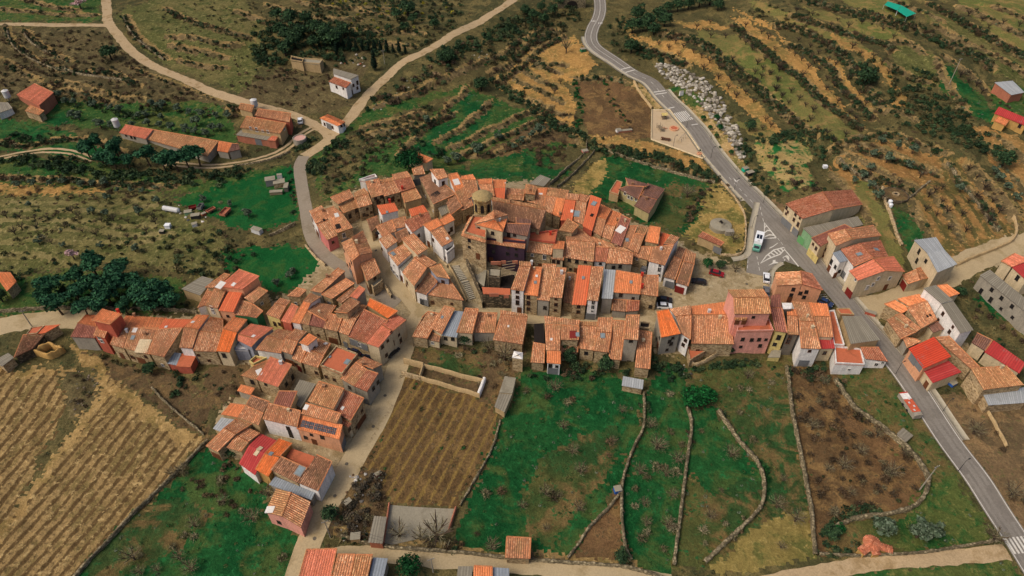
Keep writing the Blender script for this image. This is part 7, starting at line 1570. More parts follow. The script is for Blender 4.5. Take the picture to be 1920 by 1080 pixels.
trees('olive', 'U', [(850,360),(970,400),(1080,432),(780,455),(885,498),(1040,542),(765,556),(640,655),(705,625),(760,695),(810,775),(570,560)], 3.4, 'round olive tree on the terraces above the cistern', 'olives on the terraces above the cistern', 1.1)
trees('olive', 'U', [(1720,640),(1790,705),(1850,790),(1435,720),(1690,590)], 3.6, 'olive tree on the bank of the terraced field', 'olives on the bank of the terraced field', 1.1)
trees('olive', 'Z', [(1545,250,4.5),(1500,265,4),(1290,290),(1430,300),(1380,345),(1150,385,4),(960,440),(1020,425),(835,185)], 3.4, 'grey green olive in the valley below the bridge road', 'olives in the valley', 1.15)
trees('olive', 'Y', [(685,185),(115,160),(200,155),(290,150),(375,140),(475,155),(545,155),(605,150),(540,315),(620,325),(760,190),(920,250),(805,320),(1180,245,3),(180,270),(230,490),(375,505),(590,515),(785,530),(830,190),(620,235),(1440,330),(1330,270)], 2.8, 'small olive on the grassy slope behind the pine grove', 'olives on the grassy slope', 1.1)
trees('olive', 'O', [(615,870),(780,900),(850,905)], 4.2, 'olive tree in the roadside meadow by the orange roofed hut', 'olives in the roadside meadow', 1.2)
trees('almond', 'a', [(940,340),(1015,375),(1065,325),(1125,360),(1090,420),(1200,398),(1260,432),(1010,298),(1225,215),(1300,235),(1325,178),(1440,285),(1550,302),(1590,335),(1640,378),(1320,475),(1390,515),(1275,525),(1480,595),(1385,595),(1460,668),(1540,628),(1520,735),(1590,705),(1650,768),(1740,910),(1780,955),(1715,975),(1735,455),(1680,485),(1720,525),(1660,555),(1780,562),(1710,590),(1840,525),(1830,605),(1820,685),(1860,735),(1330,285),(1490,455),(1590,205),(1710,255),(1760,295),(1810,385)], 2.9, 'bare almond tree on the terraces above the boulder bank', 'almonds on the terraces above the boulder bank', 1.2)
trees('almond', 'T', [(155,380),(200,420),(250,455),(315,358),(375,405),(450,455),(505,490),(300,515),(385,530),(345,480),(260,575),(225,312),(80,540),(10,562),(70,615),(170,695),(280,800),(335,842),(230,752),(105,725),(150,782),(50,680),(435,675),(495,650),(520,775),(610,855),(655,902),(560,715),(600,595),(440,605),(730,792),(680,715),(630,365),(700,325),(690,415),(790,435),(850,485),(900,555),(440,1012),(575,1037),(490,1065),(315,912),(370,972),(520,160),(700,180),(600,210),(860,230),(940,290),(210,95),(330,120),(470,200)], 2.8, 'bare almond tree on the upper orchard terraces', 'almonds on the upper orchard terraces', 1.2)
trees('almond', 'T', [(1380,150),(1500,120),(1600,160),(1650,210),(1760,180),(1800,240),(1880,200),(1500,560),(1440,580),(1560,650),(1500,620),(1600,700)], 2.8, 'bare tree on the far upper fields', 'bare trees on the far upper fields', 1.2)
trees('almond', 'U', [(1250,720),(1300,700),(1200,760),(1300,800),(1260,900),(1340,880),(1400,820),(1450,900),(1500,800),(1560,760),(1600,860),(1680,800),(1500,560),(1560,620),(1620,700),(1350,1000),(1480,1020),(1180,860),(1140,610),(980,660),(1650,950),(1730,880)], 2.8, 'bare almond in the terraced brown field', 'almonds in the terraced brown field', 1.2)
trees('almond', 'Y', [(40,335),(120,340),(205,345),(280,340),(420,305),(590,358),(660,352),(745,365),(700,408),(850,418),(375,395),(215,395),(130,398),(300,485),(480,420),(560,440),(640,470),(740,450),(880,330),(900,370),(460,330),(340,320),(90,430)], 2.6, 'bare almond on the grassy slope behind the pine grove', 'almonds on the grassy slope', 1.2)
trees('almond', 'b', [(1480,470),(1515,465),(1560,460),(1700,330),(1760,290),(1620,410),(1800,550),(1850,600),(1890,540),(1540,540)], 2.6, 'bare almond on the stepped terraces left of the bend', 'almonds on the stepped terraces', 1.2)
trees('bare', 'f', [(430,880),(620,890),(760,880),(940,850),(850,960),(480,985),(1000,720),(870,640),(820,530),(1080,470),(700,270),(1240,420),(1290,600),(1140,740),(780,250),(600,960),(1020,900)], 3.2, 'pale bare fruit tree in the lower orchard meadow', 'bare fruit trees in the lower orchard meadow', 1.3)
tree('bare', 'f', 1400, 420, 3.6, 'grey bare tree against the blue grey sheet roof', None, 1.3)
trees('bare', 'd', [(540,225),(780,255),(850,325),(730,435),(810,465),(620,515),(520,615),(660,605),(440,575),(500,705),(560,715),(750,665),(500,865),(590,855),(390,765),(650,775),(690,300),(580,400)], 2.8, 'pale bare fruit tree in the big meadow', 'bare fruit trees in the big meadow', 1.3)
trees('bare', 'd', [(980,395),(1040,215),(1010,495),(1000,715),(950,755),(960,845),(940,935),(1060,855),(1040,965),(1100,555),(1080,715),(900,700),(930,610),(1090,380),(1050,620)], 3.4, 'pale bare fruit tree in the narrow green strip', 'bare fruit trees in the narrow green strip', 1.3)
trees('bare', 'e', [(540,505),(560,735),(440,800),(430,620),(850,815),(780,945),(720,465),(620,125),(560,200),(790,620),(760,750),(660,330)], 3.2, 'pale bare fruit tree in the meadows beside the bowed wall', 'bare fruit trees beside the bowed wall', 1.3)
trees('bare', 'O', [(300,405),(330,485),(440,585),(550,455),(600,435),(520,515),(570,655),(660,615),(740,655),(400,795),(480,705),(610,765),(370,595),(250,245),(350,195),(720,515)], 3.0, 'grey brown bare tree in the scrub plot', 'bare trees in the scrub plot', 1.4)
trees('bare', 'O', [(1040,425,3.5),(1210,710,3.5),(1130,915,4)], 3.4, 'bare thicket tree beside the lower road', 'bare thicket trees beside the lower road', 1.5)
tree('bare', 'N', 720, 900, 6.5, 'large spreading bare tree in front of the concrete yard', None, 1.5); tree('bare', 'N', 540, 890, 4.5, 'smaller bare tree in front of the concrete yard', None, 1.4); tree('bare', 'N', 640, 905, 3.8, 'low bare tree between the two trees of the concrete yard', None, 1.4)
tree('bare', 'N', 985, 950, 3.6, 'bare bush tree beside the stone tile hut', None, 1.3); tree('bare', 'C', 760, 720, 5, 'grey bare fig tree in the kitchen garden', None, 1.4); tree('bare', 'C', 650, 650, 4, 'grey bare bush tree behind the low whitewashed house', None, 1.3)
tree('bare', 'a', 245, 400, 7, 'tall grey bare poplar beside the bend', None, .8); tree('bare', 'V', 1165, 560, 5, 'grey bare tree in the villa field', None, 1.5); tree('bare', 'V', 1575, 960, 4, 'bare tree beside the round tank', None, 1.0)
tree('blossom', 'Y', 432, 575, 4.2, 'pink blossoming tree at the edge of the pine grove', None, 1.1); tree('blossom', 'c', 520, 55, 5, 'pale blossoming tree by the upper track', None, 1.6)
for q, l in (((1085,665,4.5),'dark evergreen shrub under the small white house'), ((1210,695,4),'dark evergreen in the corner of the south row gardens'), ((1455,755,4.5),'dark ivy tree against the tall rendered house')):
    tree('oak', 'C', q[0]+(110 if q[0] < 1100 else 0), q[1]+40, q[2], l, None, 1.1)
tree('oak', 'C', 490, 600, 3.6, 'dark bush beside the narrow tile house in the kitchen garden', None, 1.2); tree('oak', 'N', 210, 800, 4, 'dark evergreen at the rubble yard corner', None, 1.1); tree('roundpine', 'N', 590, 1062, 4.5, 'round dark pine between the lower lane sheds', None, 1.2)
tree('oak', 'O', 380, 895, 3.4, 'dark ivy clump at the wall of the orange roofed hut', None, 1.4); tree('shrub', 'O', 425, 868, 1.8, 'bright green bush at the wall of the orange roofed hut', None, 1.3); tree('oak', 'M', 590, 290, 4, 'dark ivy tree under the west row', None, 1.1); tree('oak', 'X', 30, 130, 5, 'dark ivy covered tree at the west edge cottage', None, 1.0)
tree('oak', 'd', 845, 1005, 3.0, 'black green bush in the fallow triangle', None, 1.2); tree('oak', 'D', 660, 800, 3.2, 'dark ivy beside the pink house', None, 1.2); tree('oak', 'G', 230, 570, 3, 'ivy bush on the lower block garden wall', None, 1.6); tree('olive', 'F', 830, 190, 2.6, 'small olive on the lower bright lawn', None, 1.2); tree('olive', 'F', 720, 255, 2.6, 'small olive in the corner of the lower bright lawn', None, 1.2); tree('olive', 'F', 865, 150, 2.4, 'small olive in the middle of the lower bright lawn', None, 1.2)
tree('oak', 'Q', 770, 660, 3.5, 'dark blue green bush behind the long white house', None, 1.2)
# ------------------------------------------------------------------ steps beside the ruin
def lerp2(a, b, t): return (a[0]+(b[0]-a[0])*t, a[1]+(b[1]-a[1])*t)
st = None; SL, SR_ = [(396,76),(462,190),(522,308)], [(440,66),(508,172),(560,296)]
tops = gpt('C', 420, 72); st = empty('stone_steps', tops, 'long flight of pale stone steps down beside the roofless ruin', 'steps')
NS = 20
for i in range(NS):
    t = i/NS*2; k = min(int(t), 1); f = t-k; f2 = f+2/NS*.8
    a, b = lerp2(SL[k], SL[k+1], f), lerp2(SR_[k], SR_[k+1], f); c, d = lerp2(SL[k], SL[k+1], min(f2, 1)), lerp2(SR_[k], SR_[k+1], min(f2, 1))
    if 9 <= i <= 10: continue
    P4 = [gpt('C', *q) for q in (a, b, d, c)]; z = max(p.z for p in P4)+.14
    m = MB(); m.add([Vector((p.x, p.y, z))-tops for p in P4]+[Vector((p.x, p.y, z-.5))-tops for p in P4], [(0,1,2,3),(7,6,5,4),(0,4,5,1),(1,5,6,2),(2,6,7,3),(3,7,4,0)])
    m.build('step', MATS['pavement'], st)
m = MB(); P4 = [gpt('C', *q) for q in ((458,182),(505,168),(512,180),(466,196))]; z = max(p.z for p in P4)+.12
m.add([Vector((p.x, p.y, z))-tops for p in P4]+[Vector((p.x, p.y, z-.5))-tops for p in P4], [(0,1,2,3),(7,6,5,4),(0,4,5,1),(1,5,6,2),(2,6,7,3),(3,7,4,0)]); m.build('landing', MATS['pavement'], st)
stone_wall('grey parapet wall along the outer side of the steps', [(372,70),(440,195),(500,320)], 1.0, .35, 'w_tanwall', fr='C', jit=.03)
stone_wall('tall leaning wall of the roofless ruin above the steps', [(500,60),(540,150),(600,290),(612,365)], 2.6, .4, 'darkstone', fr='C', jit=.08)
stone_wall('long parapet below the narrow white house at the church square', [(980,680),(1060,800),(1120,850)], 1.2, .4, 'w_stone', fr='A', jit=.03)
# ------------------------------------------------------------------ cars
def paint(name, c): return plain(name, c, .25, .05, .3, spec=.5)
CARP = {'red': paint('car_red', (.25,.006,.01)), 'black': paint('car_black', (.012,.013,.016)), 'white': paint('car_white', (.72,.72,.70)), 'navy': paint('car_navy', (.012,.018,.045)), 'grey': paint('car_grey', (.12,.12,.12)), 'blue': paint('car_blue', (.02,.04,.10))}
def extrude_profile(mb, prof, w0, w1=None):
    w1 = w1 or w0; n = len(prof); vs = [(x, -w, z) for (x, z), w in zip(prof, [w0 if z < .95 else w1 for x, z in prof])]+[(x, w, z) for (x, z), w in zip(prof, [w0 if z < .95 else w1 for x, z in prof])]
    mb.add(vs, [tuple(range(n)), tuple(range(2*n-1, n-1, -1))]+[(i, i+n, (i+1) % n+n, (i+1) % n) for i in range(n)])
def make_car(mat, s=1.0, van=False):
    b = MB(); extrude_profile(b, [(-2.1,.3),(2.1,.3),(2.15,.55),(2.05,.78),(1.15,.92),(-1.95,.95),(-2.12,.7)], .88); body = b.mesh('car_body', mat)
    c = MB(); extrude_profile(c, [(1.15,.90),(.45,1.38),(-1.2,1.42),(-1.9,.93)], .84, .64); roof = c.mesh('car_cabin', MATS['glass'])
    r = MB(); r.add([(.42,-.62,1.40),(-1.18,-.62,1.44),(-1.18,.62,1.44),(.42,.62,1.40),(.42,-.62,1.36),(-1.18,-.62,1.39),(-1.18,.62,1.39),(.42,.62,1.36)], [(0,3,2,1),(4,5,6,7),(0,1,5,4),(1,2,6,5),(2,3,7,6),(3,0,4,7)]); rm = r.mesh('car_roof', mat)
    w = MB(); w.tube([(0,-.1,0),(0,.1,0)], .32, 12); wm = w.mesh('car_tyre', MATS['rubber'])
    h = MB(); h.tube([(0,-.11,0),(0,.11,0)], .18, 8); hm = h.mesh('car_rim', MATS['metal_grey'])
    l = MB(); l.box((0,0,0),(.08,.34,.14)); lm = l.mesh('car_lamp', MATS['lamp_glass']); rl = MB(); rl.box((0,0,0),(.06,.3,.14)); rlm = rl.mesh('car_rearlamp', MATS['door_red'])
    mi = MB(); mi.box((0,0,0),(.14,.2,.12)); mim = mi.mesh('car_mirror', mat)
    return body, roof, rm, wm, hm, lm, rlm, mim
CARM = {k: make_car(v) for k, v in CARP.items()}
def car(col, p, q, label, L=1.0):
    """nose at pixel p, tail at pixel q"""
    a, b = gpt('P', *p), gpt('P', *q); m = (a+b)/2; ang = math.atan2(a.y-b.y, a.x-b.x); z = ground_z(m.x, m.y)+.08
    r = empty('parked_car', (m.x, m.y, z), label, 'car', 'cars parked in the village', ang); r.scale = (L, L, L)
    body, cab, rm, wm, hm, lm, rlm, mim = CARM[col]
    bo = place('body', body, r); place('windows', cab, r); place('roof', rm, r)
    for x in (-1.3, 1.32):
        for y in (-.8, .8): w = place('wheel', wm, r, (x, y, .32)); place('rim', hm, w)
    for y in (-.58, .58): place('headlight', lm, r, (2.08, y, .66)); place('tail_light', rlm, r, (-2.1, y, .74)); place('mirror', mim, r, (.75, y*1.62, .98))
car('red', (1356,519), (1330,512), 'red hatchback parked on the plaza below the clipped trees'); car('black', (1297,529), (1322,533), 'black hatchback parked on the plaza beside the twin garages')
car('black', (1258,566), (1233,564), 'black car beside the stone end house of the centre row'); car('white', (1256,577), (1234,576), 'white car parked alongside the black car at the end house')
car('white', (1436,513), (1436,535), 'white car with a dark roof by the banded corner house'); car('grey', (1436,542), (1436,558), 'dark grey car half hidden behind the tall pink house')
car('blue', (1556,575), (1536,565), 'blue car nosed into the marked bays on the main road'); car('navy', (655,654), (678,666), 'navy car in the narrow alley behind the flat salmon terrace'); car('navy', (680,664), (704,676), 'second navy car, nearer the south street, in the narrow alley')
car('black', (745,655), (727,671), 'black car under the windows of the cream corner house'); car('white', (563,223), (564,235), 'white car on the track between the farm barns and the cottage'); car('grey', (1209,501), (1206,510), 'small grey car in the shade beside the white gabled house')
# camper van at the junction
a, b = gpt('P', 1414, 481), gpt('P', 1424, 441); m_ = (a+b)/2; r = empty('camper_van', (m_.x, m_.y, ground_z(m_.x, m_.y)+.08), 'white camper van with roof solar panels and a teal cab at the junction', 'camper van', None, math.atan2(a.y-b.y, a.x-b.x))
b = MB(); b.box((-.7,0,1.75), (5.6,2.3,2.3)); b.build('body', CARP['white'], r); b = MB(); extrude_profile(b, [(2.12,.45),(3.6,.45),(3.65,1.05),(3.2,1.25),(2.7,1.95),(2.12,2.0)], 1.0); b.build('cab', plain('teal', S(96,150,130), .3, .1), r)
b = MB(); b.add([(3.24,-.8,1.3),(3.24,.8,1.3),(2.78,.75,1.92),(2.78,-.75,1.92),(3.2,-.8,1.26),(3.2,.8,1.26),(2.74,.75,1.88),(2.74,-.75,1.88)], [(0,1,2,3),(7,6,5,4),(0,4,5,1),(1,5,6,2),(2,6,7,3),(3,7,4,0)]); b.build('windscreen', MATS['glass'], r)
for y in (-.42,.42):
    b = MB(); b.box((-.6,y*1.0,2.95),(2.0,.7,.06)); b.build('solar_panel', MATS['solar'], r)
b = MB(); b.box((1.5,0,2.98),(.6,.6,.12)); b.build('roof_hatch', MATS['silo'], r)
for x in (-2.2, 2.7):
    for y in (-.95,.95): b = MB(); b.tube([(x,y-.12,.36),(x,y+.12,.36)], .36, 12); b.build('wheel', MATS['rubber'], r)
# red and white mobile stall by the lower road
a, b = gpt('S', 480, 770), gpt('S', 635, 1010); m_ = (a+b)/2; r = empty('caravan', (m_.x, m_.y, ground_z(m_.x, m_.y)), 'red and white patched caravan standing in the roadside meadow', 'caravan', None, math.atan2(a.y-b.y, a.x-b.x)); Lc = (a-b).length
b = MB(); b.box((0,0,.95),(Lc,2.0,1.3)); b.build('body', MATS['w_grey'], r); b = MB(); b.box((-Lc*.08,0,1.64),(Lc*.55,2.1,.1)); b.build('red_roof', plain('red_roof', S(190,88,58), .7, .35, 1.2, S(150,74,52)), r); b = MB(); b.box((Lc*.34,0,1.64),(Lc*.27,2.1,.1)); b.build('white_roof', MATS['w_white'], r)
for i in range(4): b = MB(); b.box((-Lc*.28+i*1.1,.3*(-1)**i,1.72),(.5,.4,.08)); b.build('roof_patch', MATS['silo'], r)
b = MB(); b.box((Lc*.48,0,1.68),(.3,2.15,.14)); b.build('red_trim', MATS['chimney_red'], r)
for x in (-.9,.9):
    for y in (-.95,.95): b = MB(); b.tube([(x,y-.1,.36),(x,y+.1,.36)], .36, 10); b.build('wheel', MATS['rubber'], r)
# ------------------------------------------------------------------ lamps and poles
pl_ = MB(); pl_.tube([(0,0,0),(0,0,4.2)], [.07,.045], 6); LP = pl_.mesh('lamp_post', MATS['metal_dark']); pa = MB(); pa.tube([(0,0,4.1),(.25,0,4.35),(.7,0,4.4)], .035, 5); LA = pa.mesh('lamp_arm', MATS['metal_dark']); ph = MB(); ph.box((.85,0,4.4),(.6,.24,.12)); LH = ph.mesh('lamp_head', MATS['metal_dark'])
for fr, x, y, l in (('J',1108,692,'beside the zebra crossing'),('J',1283,912,'beside the lower corner of the playground'),('J',1283,778,'in the roadside garden by the clipped bushes'),('J',1012,828,'inside the playground'),('V',1580,500,'on the pavement above the tank meadow'),('V',1600,335,'at the end of the boulder bank'),('V',1735,832,'at the side road behind the camper van'),('V',1835,612,'on the pavement by the vegetable plot'),('O',685,150,'beside the low white annex'),('O',972,598,'beside the lower road and its meadow'),('S',905,925,'at the east lot edge')):
    p = gpt(fr, x, y); r = empty('street_lamp', p, 'dark street lamp with one arm '+l, 'street lamp', 'street lamps along the main road', math.radians(25)); place('post', LP, r); place('arm', LA, r); place('lamp_head', LH, r)
for fr, x, y, h, l in (('T',1355,640,10,'grey power pole leaning over the green strip below the far terraces'),('X',295,355,6,'grey power pole beside the west road'),('O',795,684,9.5,'grey power pole by the S curved wall'),('N',205,895,7,'timber pole at the corner of the pink house'),('L',1205,240,6,'white pole at the farmhouse drive'),('N',700,1062,6,'timber pole on the lower lane')):
    p = gpt(fr, x, y); r = empty('power_pole', p, l, 'pole', None, .4); b = MB(); b.tube([(0,0,-.2),(0,0,h)], [.16,.10], 6); b.build('post', MATS['w_grey'], r); b = MB(); b.box((0,0,h-.4),(1.4,.1,.12)); b.build('crossarm', MATS['metal_grey'], r)
    for k in (-.6,0,.6): b = MB(); b.tube([(k,0,h-.34),(k,0,h-.12)], .04, 5); b.build('insulator', MATS['silo'], r)
# overhead cables
def cable(p0, h0, p1, h1, label, n=3, gap=.6):
    a, b_ = gpt('P', *p0), gpt('P', *p1); a.z += h0; b_.z += h1; d = (b_-a); sd = Vector((-d.y, d.x, 0)).normalized()
    o = empty('power_line', a, label, 'cable', None)
    for k in range(n):
        off = sd*(k-(n-1)/2)*gap; b = MB(); b.tube([d*t+off+Vector((0,0,-.035*d.length*4*t*(1-t))) for t in np.linspace(0,1,14)], .025, 3); b.build('wire', MATS['metal_dark'], o)
cable((1724,919), 9.2, (1380,700), 6.0, 'three sagging power cables over the brown scrub plot'); cable((619,1008), 6.8, (830,1062), 5.6, 'pair of cables along the lower lane', 2); cable((1778,160), 9.6, (1600,20), 9, 'pair of cables over the far terraces', 2); cable((620,1006), 6.8, (598,880), 6, 'cable crossing the south street', 1)
# ------------------------------------------------------------------ playground
p = gpt('a', 1055, 968); r = empty('planter', p, 'large round salmon planter in the middle of the playground', 'planter'); b = MB(); b.lathe((0,0,0), [(1.7,0),(1.7,.55),(1.25,.55),(1.25,.3)], 20); b.build('rim', MATS['w_salmon'], r); b = MB(); b.lathe((0,0,0), [(1.2,.2),(1.2,.4)], 16); b.build('soil', MATS['terrace_tile'], r)
p = gpt('J', 1200, 883); r = empty('planter', p, 'small round planter with a young shrub at the playground tip', 'planter'); b = MB(); b.lathe((0,0,0), [(.9,0),(.9,.5),(.6,.5),(.6,.3)], 16); b.build('rim', MATS['w_salmon'], r); b = MB(); b.tube([(0,0,.3),(0,0,1.2)], .05, 5); b.build('stem', MATS['trunk'], r)
cl_ = leaf_cloud(60, [(0,0,1.4,.4,.5)], .14, rsT); mesh_np('leaves', cl_, np.arange(len(cl_)), 3, MATS['leaf'], parent=r, fcol=np.tile(np.array(DARKG[2]), (60,1)))
p = gpt('a', 978, 890); r = empty('play_house', p, 'wooden play house with a pale yellow roof in the playground', 'play house', None, .1)
for x in (-.8,.8):
    for y in (-.8,.8): b = MB(); b.tube([(x,y,0),(x,y,1.9)], .06, 5); b.build('post', MATS['frame_brown'], r)
b = MB(); b.box((0,0,.7),(1.8,1.8,.1)); b.build('deck', MATS['wood_beam'], r); b = MB(); b.add([(-1,-1,1.8),(1,-1,1.8),(1,1,1.8),(-1,1,1.8),(-1,0,2.5),(1,0,2.5)], [(0,1,5,4),(2,3,4,5),(0,4,3),(1,2,5),(3,2,1,0)]); b.build('roof', MATS['w_yellow'], r)
p = gpt('a', 950, 975); r = empty('climbing_frame', p, 'timber climbing frame with a slide and grey ramps in the playground', 'climbing frame', None, .3)
for x in (-.7,.7):
    for y in (-1.6,0,1.6): b = MB(); b.tube([(x,y,0),(x,y,2.2)], .07, 5); b.build('post', MATS['wood_beam'], r)
for y in (-.8,.8): b = MB(); b.box((0,y,1.1),(1.5,1.5,.1)); b.build('platform', MATS['wood_beam'], r)
b = MB(); b.add([(.7,-.3,1.1),(.7,.3,1.1),(3.0,.3,.2),(3.0,-.3,.2),(.7,-.3,1.0),(.7,.3,1.0),(3.0,.3,.1),(3.0,-.3,.1)], [(0,1,2,3),(7,6,5,4),(0,4,5,1),(1,5,6,2),(2,6,7,3),(3,7,4,0)]); b.build('slide', MATS['w_salmon'], r)
p = gpt('a', 990, 1050); r = empty('picnic_table', p, 'long brown picnic table with benches in the playground', 'picnic table', None, -.35); b = MB(); b.box((0,0,.74),(3.4,.8,.08)); b.build('table_top', MATS['frame_brown'], r)
for y in (-.75,.75): b = MB(); b.box((0,y,.44),(3.4,.34,.06)); b.build('bench', MATS['frame_brown'], r)
for x in (-1.2,1.2): b = MB(); b.box((x,0,.36),(.12,1.5,.7)); b.build('leg', MATS['frame_brown'], r)
p = gpt('a', 1115, 1050); r = empty('swing', p, 'metal swing frame on the narrow side of the playground', 'swing', None, .9)
for x in (-1.5,1.5): 
    for y in (-.7,.7): b = MB(); b.tube([(x,y,0),(x,0,2.1)], .05, 5); b.build('leg', MATS['metal_grey'], r)
b = MB(); b.tube([(-1.5,0,2.1),(1.5,0,2.1)], .05, 5); b.build('crossbar', MATS['metal_grey'], r)
for x in (-.6,.6): b = MB(); b.box((x,0,.5),(.45,.2,.05)); b.build('seat', MATS['rubber'], r)
# ------------------------------------------------------------------ tanks and silos
def silo(fr, x, y, h, rad, label):
    p = gpt(fr, x, y); r = empty('silo', p, label, 'silo')
    for k in range(4): a = k*math.pi/2+.4; b = MB(); b.tube([(math.cos(a)*rad*.8,math.sin(a)*rad*.8,0),(math.cos(a)*rad*.8,math.sin(a)*rad*.8,1.6)], .07, 5); b.build('leg', MATS['metal_grey'], r)
    b = MB(); b.lathe((0,0,0), [(.2,.7),(rad,1.7),(rad,h)], 16); b.build('drum', MATS['silo'], r); b = MB(); b.lathe((0,0,0), [(rad+.06,h),(.15,h+.5)], 16); b.build('cap', MATS['silo'], r)
silo('K',75,278,4.2,1.15,'pale feed silo beside the red brick farmhouse'); silo('K',893,497,4.4,1.15,'pale feed silo at the west end of the very long barn'); silo('L',240,585,4.2,1.2,'pale feed silo at the back of the red walled barn')
p = gpt('L', 573, 826); r = empty('water_tank', p, 'round concrete water tank filled with pinkish water by the track', 'tank'); b = MB(); b.lathe((0,0,0), [(2.35,-.3),(2.35,1.9),(2.1,1.9),(2.1,1.5)], 24); b.build('wall', MATS['w_grey'], r); b = MB(); b.lathe((0,0,0), [(2.08,1.4),(2.08,1.62)], 24); b.build('water', MATS['water_pink'], r)
p = gpt('U', 955, 745); r = empty('cistern', p, 'wide round stone cistern with a central well ring on the terraces', 'cistern'); b = MB(); b.lathe((0,0,0), [(4.0,-.8),(4.0,.5),(3.7,.55),(3.6,.3)], 28); b.build('rim', MATS['darkstone'], r); b = MB(); b.lathe((0,0,0), [(3.6,.0),(3.6,.34),(.1,.42)], 28); b.build('cover', MATS['earth_dark'], r); b = MB(); b.lathe((0,0,0), [(1.15,.3),(1.1,.75),(.6,.75),(.6,.4)], 18); b.build('well_ring', MATS['w_stone'], r); b = MB(); b.lathe((0,0,0), [(.58,.4),(.58,.55)], 12); b.build('well_mouth', MATS['black_void'], r)
for k, (x, y) in enumerate(((912,806),(915,832))): p = gpt('U', x, y); r = empty('water_butt', p, ('upper' if k == 0 else 'lower')+' of two white water butts under the cistern', 'tank'); b = MB(); b.lathe((0,0,0), [(.65,0),(.65,1.1),(.4,1.3)], 14); b.build('drum', CARP['white'], r)
p = gpt('V', 1458, 825); r = empty('round_tank', p, 'round grey stone tank with a dark central opening in the tank meadow', 'tank'); b = MB(); b.lathe((0,0,0), [(3.3,-.5),(3.3,1.0),(3.1,1.15),(1.2,1.5),(.9,1.9),(.7,1.9),(.7,1.4)], 28); b.build('shell', MATS['flat_conc'], r); b = MB(); b.box((0,0,1.95),(.5,1.5,.2)); b.build('opening', MATS['black_void'], r); b = MB(); b.box((1.9,-3.2,.4),(2.6,1.6,1.6)); b.build('side_chamber', MATS['w_grey'], r)
stone_wall('square stone ruin without a roof above the left vineyard', [(345,622),(480,550),(600,592),(470,657),(345,622)], 2.2, .5, 'w_ochre', fr='X', smooth=False, jit=.12, name='ruin_wall', cat='ruin')
# orange roofed round hut with three arms
c = gpt('O', 565, 945); r = empty('round_house', c, 'small hut with a round orange tile roof and three arms at the lower road', 'hut'); r.scale = (.82, .82, .82); b = MB(); b.lathe((0,0,0), [(1.9,-.6),(1.9,1.9)], 14); b.build('wall', MATS['w_ochre'], r); b = MB(); b.lathe((0,0,0), [(2.25,1.85),(1.3,2.35),(.15,2.7)], 14); b.build('roof', plain('round_roof', S(176,100,66), .9, .4, 1.2, S(130,72,48)), r)
for k in range(10):
    t0, t1 = k*.6283, (k+1)*.6283; tile_mesh('t', [np.array((math.cos(t)*q, math.sin(t)*q, z)) for t, q, z in ((t0,.15,2.74),(t1,.15,2.74),(t1,2.25,1.92),(t0,2.25,1.92))], 'oldred', r, np.zeros(3), 'tile', .36, .4)
for ang, ln in ((-2.6,3.0),(-.35,4.0),(-1.5,1.6)):
    d = Vector((math.cos(ang),math.sin(ang),0)); nn = Vector((-d.y,d.x,0)); b = MB(); A, B = d*1.5, d*(1.5+ln*.8)
    b.box((A+B)/2+Vector((0,0,.5)), ((B-A).length,1.7,2.0), ang); b.build('arm_wall', MATS['w_ochre'], r); b = MB(); e = .2; up = Vector((0,0,1)); A2, B2 = A-d*.4, B+d*.2
    b.add([A2+nn*1.05+up*1.5, B2+nn*1.05+up*1.5, B2+up*2.05, A2+up*2.05, A2-nn*1.05+up*1.5, B2-nn*1.05+up*1.5], [(0,1,2,3),(3,2,5,4),(0,3,4),(1,5,2),(0,4,5,1)]); b.build('arm_roof', MATS['round_roof'], r)
    for sgn in (1, -1): tile_mesh('t', [np.array(A2+up*2.06), np.array(B2+up*2.06), np.array(B2+nn*1.05*sgn+up*1.52), np.array(A2+nn*1.05*sgn+up*1.52)], 'oldred', r, np.zeros(3), 'tile', .36, .4)
# green shade nets on posts at the far terraces
for k, q in enumerate(([(900,10),(1000,40),(970,78),(872,36)], [(1003,40),(1110,100),(1040,126),(972,80)])):
    ps = [unp(*fpx('T', s), ground_z(*gpt('T', *s)[:2])+2.4) for s in q]; o = np.mean(ps, 0); r = empty('shade_net', (o[0], o[1], ground_z(o[0], o[1])), ('upper' if k == 0 else 'lower')+' teal green shade net stretched on posts on the far terraces', 'shade net'); L0 = np.array(r.location)
    b = MB(); b.add([p-L0+[0,0,.0] for p in ps]+[p-L0-[0,0,.06] for p in ps], [(0,1,2,3),(7,6,5,4),(0,4,5,1),(1,5,6,2),(2,6,7,3),(3,7,4,0)]); b.build('net', MATS['net_green'], r)
    for p in ps: b = MB(); q0 = p-L0; b.tube([(q0[0],q0[1],ground_z(p[0],p[1])-L0[2]-.2),(q0[0],q0[1],q0[2])], .06, 5); b.build('post', MATS['silo'], r)
# stone bridge vault at the top
p = gpt('a', 290, 66); r = empty('bridge', p, 'stone bridge with a dark arch beside the road at the top', 'bridge'); b = MB(); b.box((0,3.0,2.0),(13,4,5.0)); b.build('abutment', MATS['rubble'], r)
b = MB(); vs = [(math.cos(t)*2.6,s,1.2+math.sin(t)*2.2) for s in (.9,.99) for t in np.linspace(0,math.pi,10)]; vs += [(-2.6,.9,-.8),(2.6,.9,-.8),(-2.6,.99,-.8),(2.6,.99,-.8)]; b.add(vs, [tuple(range(10))+(20,21),(10,22,23)+tuple(range(19,9,-1))[:0] or (10,11,12,13,14,15,16,17,18,19,22,23)]); b.build('arch', MATS['black_void'], r); b = MB(); b.box((0,3,4.7),(14,4.4,.5)); b.build('coping', MATS['flat_conc'], r)
